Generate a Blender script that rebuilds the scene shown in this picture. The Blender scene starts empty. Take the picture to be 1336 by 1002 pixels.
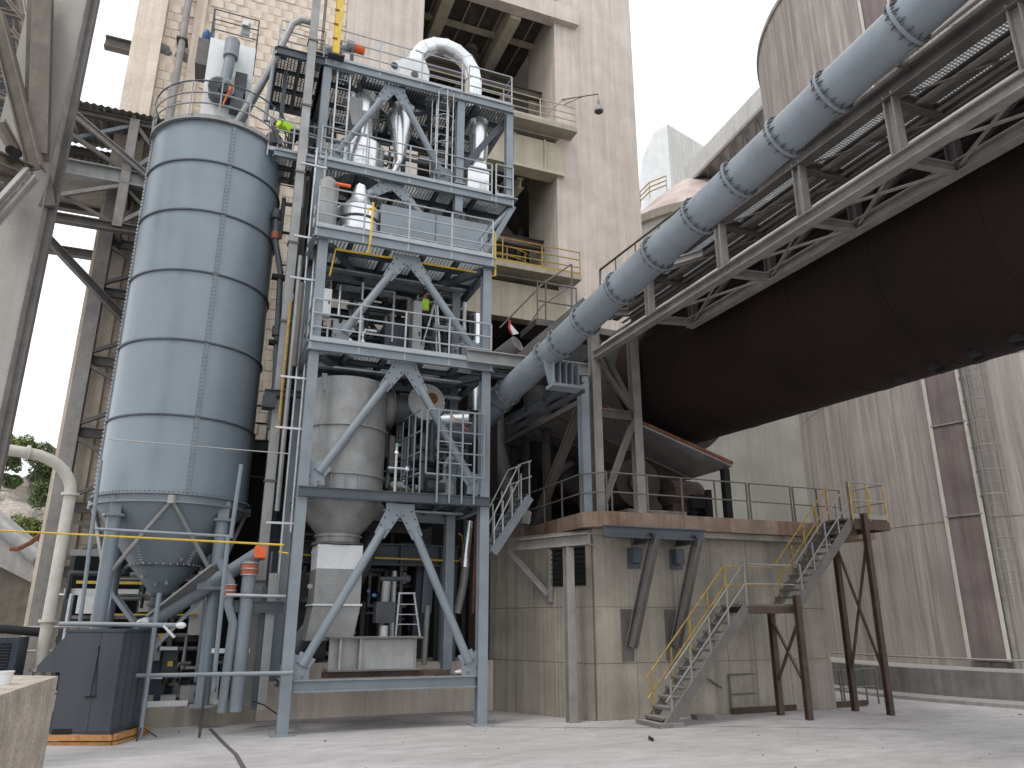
import bpy, math, random
from mathutils import Vector, Matrix
random.seed(7)
R = math.radians
sc = bpy.context.scene
COL = sc.collection

# ------------------------------------------------------------------ camera
F, CX, CY, PITCH, CAMH = 988.0, 672.0, 501.0, R(17.37), 2.4
cam_d = bpy.data.cameras.new('camera')
cam_o = bpy.data.objects.new('camera', cam_d)
COL.objects.link(cam_o)
cam_d.sensor_width = 36.0
cam_d.lens = F / 1336.0 * 36.0
cam_d.shift_x = -4.0 / 1336.0
cam_d.clip_start = 0.05
cam_d.clip_end = 2000
cam_o.location = (0, 0, CAMH)
cam_o.rotation_euler = (R(90) + PITCH, 0, 0)
sc.camera = cam_o

# ------------------------------------------------------------------ world, sun, exposure
w = bpy.data.worlds.new('World'); sc.world = w; w.use_nodes = True
nt = w.node_tree; N = nt.nodes; L = nt.links
for n in list(N): N.remove(n)
wo = N.new('ShaderNodeOutputWorld'); bg = N.new('ShaderNodeBackground')
sky = N.new('ShaderNodeTexSky'); sky.sky_type = 'NISHITA'; sky.sun_disc = False
sky.sun_elevation = R(58); sky.sun_rotation = R(215); sky.dust_density = 4.0; sky.air_density = 1.0
tcw = N.new('ShaderNodeTexCoord'); mpw = N.new('ShaderNodeMapping'); mpw.inputs['Scale'].default_value = (1.2, 1.2, 3.0)
cn = N.new('ShaderNodeTexNoise'); cn.inputs['Scale'].default_value = 1.6; cn.inputs['Detail'].default_value = 7; cn.inputs['Roughness'].default_value = .55
cr = N.new('ShaderNodeValToRGB')
cr.color_ramp.elements[0].position = .35; cr.color_ramp.elements[0].color = (8.0, 8.3, 8.8, 1)
cr.color_ramp.elements[1].position = .62; cr.color_ramp.elements[1].color = (10.6, 10.7, 10.8, 1)
mxw = N.new('ShaderNodeMix'); mxw.data_type = 'RGBA'; mxw.inputs[0].default_value = .94
L.new(tcw.outputs['Generated'], mpw.inputs[0]); L.new(mpw.outputs[0], cn.inputs['Vector']); L.new(cn.outputs['Fac'], cr.inputs[0])
L.new(sky.outputs[0], mxw.inputs[6]); L.new(cr.outputs[0], mxw.inputs[7]); L.new(mxw.outputs[2], bg.inputs[0])
bg.inputs[1].default_value = 0.118
L.new(bg.outputs[0], wo.inputs[0])
sd = bpy.data.lights.new('sun', 'SUN'); sd.energy = 1.1; sd.angle = R(18); sd.color = (1, .96, .9)
so = bpy.data.objects.new('sun', sd); COL.objects.link(so)
_az, _el = R(215), R(58)
_d = Vector((math.sin(_az) * math.cos(_el), math.cos(_az) * math.cos(_el), math.sin(_el)))
so.rotation_euler = _d.to_track_quat('Z', 'Y').to_euler(); so.location = (-20, -20, 60)
sc.view_settings.view_transform = 'Standard'; sc.view_settings.look = 'None'
sc.view_settings.exposure = 0.42; sc.view_settings.gamma = 1
sc.render.engine = 'CYCLES'

# ------------------------------------------------------------------ site frame: u along the steel tower's front, v into depth, z up
ANG = R(22)
cu, su = math.cos(ANG), math.sin(ANG)
O = Vector((-5.115, 18.112, 0))
UU = Vector((cu, su, 0)); VV = Vector((-su, cu, 0))
def P(p): return O + UU * p[0] + VV * p[1] + Vector((0, 0, p[2]))
def TW(x, y, z):                                  # world point -> site frame
    d = Vector((x, y, z)) - O
    return (d.dot(UU), d.dot(VV), z)
cP, sP = math.cos(PITCH), math.sin(PITCH)
CAM = Vector((0, 0, CAMH))
def ray(x, y):
    return Vector((0, cP, sP)) * F + Vector((1, 0, 0)) * (x - CX) + Vector((0, -sP, cP)) * (CY - y)
def _hit(x, y, n, p0):
    d = ray(x, y); t = (p0 - CAM).dot(n) / d.dot(n); return TW(*(CAM + d * t))
def V(x, y, v): return _hit(x, y, VV, O + VV * v)      # survey helpers: photo direction met with a known plane of the site
def U(x, y, u): return _hit(x, y, UU, O + UU * u)
def Z(x, y, z=0.): return _hit(x, y, Vector((0, 0, 1)), Vector((0, 0, z)))
def Y(x, y, yy): return _hit(x, y, Vector((0, 1, 0)), Vector((0, yy, 0)))

# ------------------------------------------------------------------ materials
def mat(name, col, rough=.6, metal=0., var=.18, scale=2.5, streak=0., stcol=None, bump=.0, bscale=30, spec=.4, dust=None, fine=.08, lstreak=0.):
    m = bpy.data.materials.new(name); m.use_nodes = True
    nt = m.node_tree; N = nt.nodes; L = nt.links; b = N['Principled BSDF']
    b.inputs['Metallic'].default_value = metal
    b.inputs['Specular IOR Level'].default_value = spec
    tc = N.new('ShaderNodeTexCoord')
    n1 = N.new('ShaderNodeTexNoise'); n1.inputs['Scale'].default_value = scale; n1.inputs['Detail'].default_value = 8; n1.inputs['Roughness'].default_value = .6
    L.new(tc.outputs['Object'], n1.inputs['Vector'])
    r = N.new('ShaderNodeValToRGB')
    r.color_ramp.elements[0].position = .3; r.color_ramp.elements[1].position = .7
    r.color_ramp.elements[0].color = tuple(max(0, c * (1 - var)) for c in col) + (1,)
    r.color_ramp.elements[1].color = tuple(min(1, c * (1 + var)) for c in col) + (1,)
    L.new(n1.outputs['Fac'], r.inputs[0]); out = r.outputs[0]
    if fine:
        n3 = N.new('ShaderNodeTexNoise'); n3.inputs['Scale'].default_value = bscale; n3.inputs['Detail'].default_value = 4
        L.new(tc.outputs['Object'], n3.inputs['Vector'])
        mr = N.new('ShaderNodeMapRange'); mr.inputs[1].default_value = .3; mr.inputs[2].default_value = .7
        mr.inputs[3].default_value = 1 - fine; mr.inputs[4].default_value = 1 + fine
        L.new(n3.outputs['Fac'], mr.inputs[0])
        mm = N.new('ShaderNodeVectorMath'); mm.operation = 'SCALE'
        L.new(out, mm.inputs[0]); L.new(mr.outputs[0], mm.inputs['Scale']); out = mm.outputs[0]
    if streak:
        mp = N.new('ShaderNodeMapping'); mp.inputs['Scale'].default_value = (1, 1, .035)
        n2 = N.new('ShaderNodeTexNoise'); n2.inputs['Scale'].default_value = 3.2; n2.inputs['Detail'].default_value = 9; n2.inputs['Roughness'].default_value = .65
        L.new(tc.outputs['Object'], mp.inputs[0]); L.new(mp.outputs[0], n2.inputs['Vector'])
        r2 = N.new('ShaderNodeValToRGB'); r2.color_ramp.elements[0].position = .45; r2.color_ramp.elements[1].position = .68
        r2.color_ramp.elements[0].color = (0, 0, 0, 1); r2.color_ramp.elements[1].color = (streak,) * 3 + (1,)
        L.new(n2.outputs['Fac'], r2.inputs[0])
        mx = N.new('ShaderNodeMix'); mx.data_type = 'RGBA'; L.new(r2.outputs[0], mx.inputs[0]); L.new(out, mx.inputs[6])
        mx.inputs[7].default_value = tuple(stcol or [c * .45 for c in col]) + (1,); out = mx.outputs[2]
    if lstreak:                                        # pale run-off streaks, finer than the dark ones
        mp = N.new('ShaderNodeMapping'); mp.inputs['Scale'].default_value = (1, 1, .03); mp.inputs['Location'].default_value = (13.1, 4.2, 0)
        n2 = N.new('ShaderNodeTexNoise'); n2.inputs['Scale'].default_value = 5.5; n2.inputs['Detail'].default_value = 9; n2.inputs['Roughness'].default_value = .7
        L.new(tc.outputs['Object'], mp.inputs[0]); L.new(mp.outputs[0], n2.inputs['Vector'])
        r2 = N.new('ShaderNodeValToRGB'); r2.color_ramp.elements[0].position = .5; r2.color_ramp.elements[1].position = .68
        r2.color_ramp.elements[0].color = (0, 0, 0, 1); r2.color_ramp.elements[1].color = (lstreak,) * 3 + (1,)
        L.new(n2.outputs['Fac'], r2.inputs[0])
        mx = N.new('ShaderNodeMix'); mx.data_type = 'RGBA'; L.new(r2.outputs[0], mx.inputs[0]); L.new(out, mx.inputs[6])
        mx.inputs[7].default_value = tuple(min(.75, c * 1.45) for c in col) + (1,); out = mx.outputs[2]
    if dust:                                           # settled cement dust on upward faces
        g = N.new('ShaderNodeNewGeometry'); sx = N.new('ShaderNodeSeparateXYZ'); L.new(g.outputs['True Normal'], sx.inputs[0])
        m1 = N.new('ShaderNodeMapRange'); m1.inputs[1].default_value = .3; m1.inputs[2].default_value = .95; m1.inputs[4].default_value = dust
        L.new(sx.outputs[2], m1.inputs[0])
        mx = N.new('ShaderNodeMix'); mx.data_type = 'RGBA'; L.new(m1.outputs[0], mx.inputs[0]); L.new(out, mx.inputs[6])
        mx.inputs[7].default_value = (.40, .385, .36, 1); out = mx.outputs[2]
    L.new(out, b.inputs['Base Color'])
    rr = N.new('ShaderNodeMapRange'); rr.inputs[3].default_value = max(.05, rough - .1); rr.inputs[4].default_value = min(1, rough + .1)
    L.new(n1.outputs['Fac'], rr.inputs[0]); L.new(rr.outputs[0], b.inputs['Roughness'])
    if bump:
        nb = N.new('ShaderNodeTexNoise'); nb.inputs['Scale'].default_value = bscale; nb.inputs['Detail'].default_value = 6
        L.new(tc.outputs['Object'], nb.inputs['Vector'])
        bp = N.new('ShaderNodeBump'); bp.inputs['Strength'].default_value = bump; bp.inputs['Distance'].default_value = .03
        L.new(nb.outputs['Fac'], bp.inputs['Height']); L.new(bp.outputs[0], b.inputs['Normal'])
    return m
M = {}
M['silo'] = mat('silo_paint', (.195, .238, .272), .33, 0, .07, 1.2, spec=.5, fine=.03, streak=.18, stcol=(.24, .27, .30))
M['rail'] = mat('rail_paint', (.33, .355, .375), .4, .1, .12, 3)
M['steel'] = mat('tower_paint', (.19, .22, .247), .45, 0, .14, 1.5, dust=.5, fine=.06)
M['steeld'] = mat('dark_shaded_tower_paint', (.062, .075, .088), .5, 0, .2, 1.5, dust=.3)  # tower paint darkened as shade on inner and rear steel; also dark-painted fittings
M['galv'] = mat('galvanised_steel', (.42, .44, .455), .42, .65, .2, 3, spec=.5, fine=.1)
M['galvd'] = mat('weathered_galvanised_steel', (.27, .275, .275), .5, .35, .22, 1.8, streak=.35, stcol=(.17, .16, .15), fine=.1)
M['shiny'] = mat('shiny_cladding', (.66, .68, .69), .25, .9, .1, 2.5, spec=.6, fine=.04)
M['white'] = mat('white_paint', (.66, .68, .69), .5, 0, .08, 1.5, streak=.2, stcol=(.5, .49, .46))
M['grille'] = mat('floor_grating_steel', (.38, .40, .41), .5, .3, .2, 4)
M['masonry'] = mat('masonry_block', (.66, .585, .49), .9, 0, .16, .9, streak=.6, stcol=(.42, .31, .22), bump=.5, fine=.14)
M['mortar'] = mat('mortar', (.50, .42, .33), .95, 0, .3, 2, bump=.4)
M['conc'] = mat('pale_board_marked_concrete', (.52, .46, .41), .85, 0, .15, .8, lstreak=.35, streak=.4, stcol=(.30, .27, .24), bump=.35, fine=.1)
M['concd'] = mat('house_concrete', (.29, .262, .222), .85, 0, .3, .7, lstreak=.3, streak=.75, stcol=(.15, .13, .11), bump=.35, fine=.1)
M['slab'] = mat('rust_stained_slab', (.215, .165, .125), .85, 0, .35, 1.3, streak=.85, stcol=(.16, .065, .03), bump=.4, fine=.12)
M['siloc'] = mat('streaked_silo_concrete', (.33, .298, .275), .85, 0, .2, .35, lstreak=.8, streak=.95, stcol=(.20, .175, .16), bump=.3, fine=.1)
M['palec'] = mat('pale_silo_concrete', (.47, .46, .42), .85, 0, .2, .3, streak=.4, stcol=(.33, .32, .28), bump=.3)
M['kerb'] = mat('weathered_kerb_concrete', (.17, .167, .163), .9, 0, .3, 1.2, streak=.6, bump=.5, dust=.6)
M['dull'] = mat('dusty_grey_steel', (.12, .112, .106), .65, .1, .25, 2.5, streak=.35, stcol=(.10, .08, .065), dust=.6, fine=.12)
M['dulll'] = mat('dusty_light_steel', (.245, .232, .22), .6, .15, .22, 2.5, streak=.3, dust=.6, fine=.12)
M['rust'] = mat('rusty_brown_steel', (.065, .042, .032), .75, 0, .4, 3, dust=.3, fine=.2)
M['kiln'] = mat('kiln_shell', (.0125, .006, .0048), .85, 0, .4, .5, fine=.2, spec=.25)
M['rusto'] = mat('orange_rust', (.15, .06, .028), .8, 0, .5, 4, fine=.2)
M['shell'] = mat('sooty_steel', (.05, .045, .042), .7, .1, .4, 1.5, streak=.4, fine=.15)
M['gen'] = mat('dark_cabinet_paint', (.048, .055, .066), .42, 0, .15, 1.2, fine=.08, streak=.25, stcol=(.08, .085, .09))
M['black'] = mat('black_opening', (.012, .012, .013), .9, 0, .2, 2)
M['dark'] = mat('dark_equipment', (.05, .055, .06), .6, .1, .4, 3)
M['brown'] = mat('beam_soffit_concrete', (.34, .31, .25), .85, 0, .2, .9, streak=.3)
M['intr'] = mat('dark_interior', (.10, .085, .075), .95, 0, .4, 1.2, streak=.4, bump=.5, fine=.2)  # dark streaked colour for walls, beams and pipes inside the open bay
M['ywall'] = mat('cream_girder_paint', (.43, .39, .30), .7, 0, .15, 1.2, streak=.4, stcol=(.25, .21, .16))
M['yellow'] = mat('yellow_paint', (.62, .42, .05), .45, 0, .15, 5)
M['yellowd'] = mat('worn_yellow_paint', (.36, .235, .05), .6, 0, .35, 6, fine=.2, streak=.5, stcol=(.2, .17, .13))
M['orange'] = mat('orange_paint', (.75, .13, .03), .5, 0, .1, 5)
M['wood'] = mat('pallet_wood', (.42, .21, .075), .8, 0, .25, 6, fine=.15)
M['blue'] = mat('blue_paint', (.03, .09, .22), .5, 0, .15, 4)
M['cabblue'] = mat('blue_black_paint', (.03, .042, .06), .4, 0, .15, 2)
M['corr'] = mat('corrugated_sheet', (.27, .25, .22), .7, .1, .25, 2, streak=.4, fine=.1)
M['corrw'] = mat('pale_corrugated_sheet', (.50, .50, .48), .6, .1, .12, .6, streak=.35, stcol=(.36, .34, .31))
M['pink'] = mat('pink_roof_membrane', (.47, .39, .36), .8, 0, .3, .5, fine=.15)
M['fore'] = mat('rough_foreground_concrete', (.44, .385, .32), .9, 0, .3, 6, streak=.6, stcol=(.25, .215, .17), bump=.9, bscale=60, fine=.2)
M['cream'] = mat('cream_pipe_paint', (.50, .48, .43), .5, 0, .12, 4, streak=.3, stcol=(.35, .31, .25))
M['skin'] = mat('skin', (.42, .22, .15), .6, 0, .1, 20)
M['vest'] = mat('hi_vis_fabric', (.50, .85, .05), .7, 0, .1, 15)
M['cloth'] = mat('dark_cloth', (.03, .03, .04), .9, 0, .2, 15)
M['red'] = mat('red_paint', (.5, .04, .03), .6, 0, .3, 6)
M['scrawl'] = mat('faded_red_spray_paint', (.42, .14, .12), .85, 0, .3, 12)
M['crack'] = mat('dark_joint_filler', (.09, .085, .08), .95, 0, .3, 8)
M['cliff'] = mat('quarry_rock', (.46, .42, .38), .95, 0, .3, .25, streak=.4, stcol=(.28, .23, .18), bump=1., bscale=2.2, fine=.3)
M['glass'] = mat('screen_glass', (.35, .37, .33), .15, 0, .1, 3)
def leafmat(name, col):
    m = mat(name, col, .7, 0, .45, .8, fine=.2); return m
M['leaf'] = leafmat('leaf_green', (.11, .15, .06)); M['leafl'] = leafmat('pale_leaf_green', (.2, .24, .09)); M['bark'] = mat('bark', (.08, .06, .045), .9)

# ground material: pale dusty concrete yard
def ground_mat():
    m = bpy.data.materials.new('dusty_concrete_yard'); m.use_nodes = True
    nt = m.node_tree; N = nt.nodes; L = nt.links; b = N['Principled BSDF']; b.inputs['Roughness'].default_value = .85
    tc = N.new('ShaderNodeTexCoord')
    def noise(s, d, sc_=(1, 1, 1)):
        mp = N.new('ShaderNodeMapping'); mp.inputs['Scale'].default_value = sc_; L.new(tc.outputs['Object'], mp.inputs[0])
        n = N.new('ShaderNodeTexNoise'); n.inputs['Scale'].default_value = s; n.inputs['Detail'].default_value = d; n.inputs['Roughness'].default_value = .6
        L.new(mp.outputs[0], n.inputs['Vector']); return n.outputs['Fac']
    a = noise(.22, 6, (1, 1.9, 1)); c = noise(1.6, 8, (1, 2.2, 1)); f = noise(14, 6)
    r = N.new('ShaderNodeValToRGB'); e = r.color_ramp.elements
    e[0].position = .34; e[0].color = (.34, .325, .325, 1); e[1].position = .68; e[1].color = (.47, .457, .462, 1)
    e2 = r.color_ramp.elements.new(.5); e2.color = (.41, .398, .40, 1)
    L.new(a, r.inputs[0])
    r2 = N.new('ShaderNodeValToRGB'); e = r2.color_ramp.elements
    e[0].position = .3; e[0].color = (.84, .83, .83, 1); e[1].position = .66; e[1].color = (1.1, 1.1, 1.1, 1); L.new(c, r2.inputs[0])
    mx = N.new('ShaderNodeMix'); mx.data_type = 'RGBA'; mx.blend_type = 'MULTIPLY'; mx.inputs[0].default_value = 1
    L.new(r.outputs[0], mx.inputs[6]); L.new(r2.outputs[0], mx.inputs[7])
    r3 = N.new('ShaderNodeValToRGB'); e = r3.color_ramp.elements
    e[0].position = .35; e[0].color = (.92, .92, .91, 1); e[1].position = .6; e[1].color = (1.04, 1.04, 1.04, 1); L.new(f, r3.inputs[0])
    m2 = N.new('ShaderNodeMix'); m2.data_type = 'RGBA'; m2.blend_type = 'MULTIPLY'; m2.inputs[0].default_value = 1
    L.new(mx.outputs[2], m2.inputs[6]); L.new(r3.outputs[0], m2.inputs[7]); L.new(m2.outputs[2], b.inputs['Base Color'])
    bp = N.new('ShaderNodeBump'); bp.inputs['Strength'].default_value = .35; bp.inputs['Distance'].default_value = .02
    L.new(f, bp.inputs['Height']); L.new(bp.outputs[0], b.inputs['Normal'])
    return m
M['ground'] = ground_mat()

# ------------------------------------------------------------------ mesh builder
class MB:
    def __init__(s): s.v = []; s.f = []; s.sm = []
    def add(s, vs, fs, smooth=False):
        k = len(s.v); s.v += [tuple(a) for a in vs]
        for f in fs: s.f.append([k + i for i in f]); s.sm.append(smooth)
        return s
    def box(s, a, b):
        x0, x1 = sorted((a[0], b[0])); y0, y1 = sorted((a[1], b[1])); z0, z1 = sorted((a[2], b[2]))
        vs = [(x0,y0,z0),(x1,y0,z0),(x1,y1,z0),(x0,y1,z0),(x0,y0,z1),(x1,y0,z1),(x1,y1,z1),(x0,y1,z1)]
        return s.add(vs, [(3,2,1,0),(4,5,6,7),(0,1,5,4),(1,2,6,5),(2,3,7,6),(3,0,4,7)])
    def prism(s, poly, z0, z1):
        n = len(poly)
        ar = sum(poly[i][0]*poly[(i+1)%n][1]-poly[(i+1)%n][0]*poly[i][1] for i in range(n))
        if ar < 0: poly = poly[::-1]
        vs = [(p[0], p[1], z0) for p in poly] + [(p[0], p[1], z1) for p in poly]
        fs = [tuple(range(n))[::-1], tuple(range(n, 2*n))] + [(i, (i+1)%n, n+(i+1)%n, n+i) for i in range(n)]
        return s.add(vs, fs)
    def ext(s, pts, d):                               # any planar outline pushed along a vector
        n = len(pts); d = Vector(d); pts = [Vector(p) for p in pts]
        nn = Vector((0,0,0))
        for i in range(n): nn += pts[i].cross(pts[(i+1)%n])
        if nn.dot(d) > 0: pass
        else: pts = pts[::-1]
        vs = pts + [p + d for p in pts]
        fs = [tuple(range(n))[::-1], tuple(range(n, 2*n))] + [(i, (i+1)%n, n+(i+1)%n, n+i) for i in range(n)]
        return s.add(vs, fs)
    def _fr(s, p, q, up):
        d = (q - p).normalized(); up = Vector(up)
        if abs(d.dot(up)) > .98: up = Vector((0, 1, 0))
        if abs(d.dot(up)) > .98: up = Vector((1, 0, 0))
        a = d.cross(up).normalized(); b = a.cross(d).normalized(); return d, a, b
    def bar(s, p, q, w=.1, h=None, up=(0, 0, 1), oa=0., ob=0.):
        h = w if h is None else h; p = Vector(p); q = Vector(q); d, a, b = s._fr(p, q, up)
        vs = []
        for c in (p, q):
            for i, j in ((-1,-1),(1,-1),(1,1),(-1,1)): vs.append(c + a*(i*w/2+oa) + b*(j*h/2+ob))
        return s.add(vs, [(0,1,2,3),(7,6,5,4),(0,4,5,1),(1,5,6,2),(2,6,7,3),(3,7,4,0)])
    def ib(s, p, q, w=.2, h=.25, t=.018, up=(0, 0, 1)):
        s.bar(p, q, w, t, up, 0, h/2 - t/2); s.bar(p, q, w, t, up, 0, -h/2 + t/2); s.bar(p, q, t, h - 2*t, up)
        return s
    def tube(s, p, q, r, n=10, r2=None, cap=True, sm=True):
        r2 = r if r2 is None else r2; p = Vector(p); q = Vector(q); d, a, b = s._fr(p, q, (0, 0, 1))
        vs = [p + (a*math.cos(t)+b*math.sin(t))*r for t in [2*math.pi*i/n for i in range(n)]]
        vs += [q + (a*math.cos(t)+b*math.sin(t))*r2 for t in [2*math.pi*i/n for i in range(n)]]
        k = len(s.v); s.add(vs, [(i, n+i, n+(i+1)%n, (i+1)%n) for i in range(n)], sm)
        if cap: s.f += [[k+i for i in range(n)], [k+n+i for i in range(n)][::-1]]; s.sm += [False, False]
        return s
    def path(s, pts, r, n=8, closed=False, sm=True):
        pts = [Vector(p) for p in pts]; m = len(pts); k = len(s.v); rings = []
        ref = None
        for i in range(m):
            if closed: d = (pts[(i+1)%m] - pts[i-1]).normalized()
            else: d = (pts[min(i+1, m-1)] - pts[max(i-1, 0)]).normalized()
            if ref is None:
                up = Vector((0,0,1)) if abs(d.z) < .9 else Vector((0,1,0)); ref = d.cross(up).normalized()
            a = (ref - d*ref.dot(d)).normalized(); ref = a; b = d.cross(a)
            rr = r[i] if isinstance(r, (list, tuple)) else r
            kk = 1.0
            if 0 < i < m-1 and not closed:
                e1 = (pts[i]-pts[i-1]).normalized(); e2 = (pts[i+1]-pts[i]).normalized()
                kk = 1/max(.6, math.sqrt((1+e1.dot(e2))/2))
            rings.append([pts[i] + (a*math.cos(t)+b*math.sin(t))*rr*kk**.5 for t in [2*math.pi*j/n for j in range(n)]])
        vs = [x for r_ in rings for x in r_]; fs = []
        for i in range(m if closed else m-1):
            i2 = (i+1) % m
            for j in range(n): fs.append((i*n+j, i*n+(j+1)%n, i2*n+(j+1)%n, i2*n+j))
        s.add(vs, fs, sm)
        if not closed:
            s.f += [[k+j for j in range(n)][::-1], [k+(m-1)*n+j for j in range(n)]]; s.sm += [False, False]
        return s
    def lathe(s, c, prof, n=48, a0=0, a1=None, sm=True, cap=True):
        full = a1 is None; a1 = a0 + 2*math.pi if full else a1
        cols = n if full else n+1; vs = []
        for r, z in prof:
            for i in range(cols):
                t = a0 + (a1-a0)*i/n; vs.append((c[0]+r*math.cos(t), c[1]+r*math.sin(t), c[2]+z))
        fs = []
        for j in range(len(prof)-1):
            for i in range(n):
                i2 = (i+1) % cols; fs.append((j*cols+i, j*cols+i2, (j+1)*cols+i2, (j+1)*cols+i))
        k = len(s.v); s.add(vs, fs, sm)
        if full and cap:
            if prof[0][0] > .001: s.f.append([k+i for i in range(n)][::-1]); s.sm.append(False)
            if prof[-1][0] > .001: s.f.append([k+(len(prof)-1)*cols+i for i in range(n)]); s.sm.append(False)
        return s
    def ring(s, c, r, t, n=48, m=6, a0=0, a1=None):
        pts = []; full = a1 is None; a1 = a0+2*math.pi if full else a1
        for i in range(n if full else n+1):
            a = a0 + (a1-a0)*i/n; pts.append((c[0]+r*math.cos(a), c[1]+r*math.sin(a), c[2]))
        return s.path(pts, t, m, closed=full)
    def ico(s, c, r, st=(1,1,1)):
        n, m = 10, 6; vs = [(c[0], c[1], c[2]-r*st[2])]
        for j in range(1, m):
            f = -math.pi/2 + math.pi*j/m
            for i in range(n):
                t = 2*math.pi*i/n; vs.append((c[0]+r*st[0]*math.cos(f)*math.cos(t), c[1]+r*st[1]*math.cos(f)*math.sin(t), c[2]+r*st[2]*math.sin(f)))
        vs.append((c[0], c[1], c[2]+r*st[2])); fs = []
        for i in range(n): fs.append((0, 1+(i+1)%n, 1+i)); fs.append((len(vs)-1, 1+(m-2)*n+i, 1+(m-2)*n+(i+1)%n))
        for j in range(m-2):
            for i in range(n): fs.append((1+j*n+i, 1+j*n+(i+1)%n, 1+(j+1)*n+(i+1)%n, 1+(j+1)*n+i))
        return s.add(vs, fs, True)

BASE = {}
def _link(o, parent, base):
    COL.objects.link(o)
    if parent is not None: o.parent = parent; BASE[o.name] = BASE[parent.name]
    else:
        o.location = P(base); o.rotation_euler = (0, 0, ANG); BASE[o.name] = base
def part(name, mb, m, parent, kind=None, label=None):
    b = BASE[parent.name]
    me = bpy.data.meshes.new(name)
    me.from_pydata([(x-b[0], y-b[1], z-b[2]) for x, y, z in mb.v], [], mb.f)
    me.polygons.foreach_set('use_smooth', mb.sm); me.materials.append(M[m] if isinstance(m, str) else m)
    if any(mb.sm): me.set_sharp_from_angle(angle=R(32))
    o = bpy.data.objects.new(name, me); _link(o, parent, None)
    if kind: o['kind'] = kind
    if label: o['label'] = label
    return o
def thing(name, label, cat, base, group=None):
    o = bpy.data.objects.new(name, None); o.empty_display_size = .2
    o['label'] = label; o['category'] = cat
    if group: o['group'] = group
    _link(o, None, base); return o
def solo(name, mb, m, label=None, cat=None, group=None, kind=None):
    xs = [p[0] for p in mb.v]; ys = [p[1] for p in mb.v]; zs = [p[2] for p in mb.v]
    b = ((min(xs)+max(xs))/2, (min(ys)+max(ys))/2, min(zs))
    me = bpy.data.meshes.new(name)
    me.from_pydata([(x-b[0], y-b[1], z-b[2]) for x, y, z in mb.v], [], mb.f)
    me.polygons.foreach_set('use_smooth', mb.sm); me.materials.append(M[m] if isinstance(m, str) else m)
    if any(mb.sm): me.set_sharp_from_angle(angle=R(32))
    o = bpy.data.objects.new(name, me); _link(o, None, b)
    if label: o['label'] = label
    if cat: o['category'] = cat
    if group: o['group'] = group
    if kind: o['kind'] = kind
    return o
def again(o, off, parent=None):                       # same mesh, moved inside its parent
    c = o.copy(); COL.objects.link(c); c.location = Vector(o.location) + Vector(off); BASE[c.name] = BASE[o.name]; return c
def lerp(a, b, t): return tuple(a[i] + (b[i]-a[i])*t for i in range(3))
def tov(p): return Vector(p)

def rail(parent, pts, h=1.1, n=3, sp=1.15, m='rail', pm=None, r=.022, toe=True, name='railing', drop=.15, closed=False):
    """guard rail along a polyline at deck level: one part with its posts below it"""
    mb = MB()
    P_ = [tov(p) for p in pts]
    for k in range(n):
        z = h - k * (h/(n if n > 2 else 2))
        for a, b in zip(P_[:-1], P_[1:]):
            mb.tube(a+Vector((0,0,z)), b+Vector((0,0,z)), r, 6)
    if toe:
        for a, b in zip(P_[:-1], P_[1:]): mb.bar(a+Vector((0,0,.07)), b+Vector((0,0,.07)), .008, .13)
    rl = part(name, mb, m, parent); first = None
    done = []
    for a, b in zip(P_[:-1], P_[1:]):
        k = max(1, round((b-a).length/sp))
        for i in range(k+1):
            q = a.lerp(b, i/k)
            if any((q-d).length < .05 for d in done): continue
            done.append(q)
            if first is None:
                first = part('post', MB().bar(q+Vector((0,0,-drop)), q+Vector((0,0,h)), .045, .03), pm or m, rl); q0 = q
            else: again(first, q-q0)
    return rl

def deck(parent, u0, u1, v0, v1, z, fh=.24, jn=4, gm='grille', fm='steel', bars=True, sp=.075):
    f = MB(); f.ib((u0, v0, z-fh/2), (u1, v0, z-fh/2), .12, fh, .02); f.ib((u0, v1, z-fh/2), (u1, v1, z-fh/2), .12, fh, .02)
    f.ib((u0, v0, z-fh/2), (u0, v1, z-fh/2), .12, fh, .02); f.ib((u1, v0, z-fh/2), (u1, v1, z-fh/2), .12, fh, .02)
    dk = part('deck_frame', f, fm, parent)
    for i in range(1, jn):
        uu = u0+(u1-u0)*i/jn
        part('joist', MB().ib((uu, v0+.08, z-.16), (uu, v1-.08, z-.16), .1, .2, .014), 'steeld', dk)
    kk = max(2, int((v1-v0)/.8))
    for i in range(1, kk):
        vv = v0+(v1-v0)*i/kk
        part('joist', MB().ib((u0+.08, vv, z-.13), (u1-.08, vv, z-.13), .09, .14, .012), 'steeld', dk)
    if bars:
        g = MB(); n = int((v1-v0)/sp)
        for i in range(n): g.box((u0+.05, v0+.06+i*sp, z-.035), (u1-.05, v0+.06+i*sp+.012, z-.004))
        n = int((u1-u0)/.1)
        for i in range(n): g.box((u0+.06+i*.1, v0+.06, z-.016), (u0+.06+i*.1+.03, v1-.06, z-.007))
        part('floor_grating', g, gm, dk, kind='stuff')
    return dk

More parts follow.
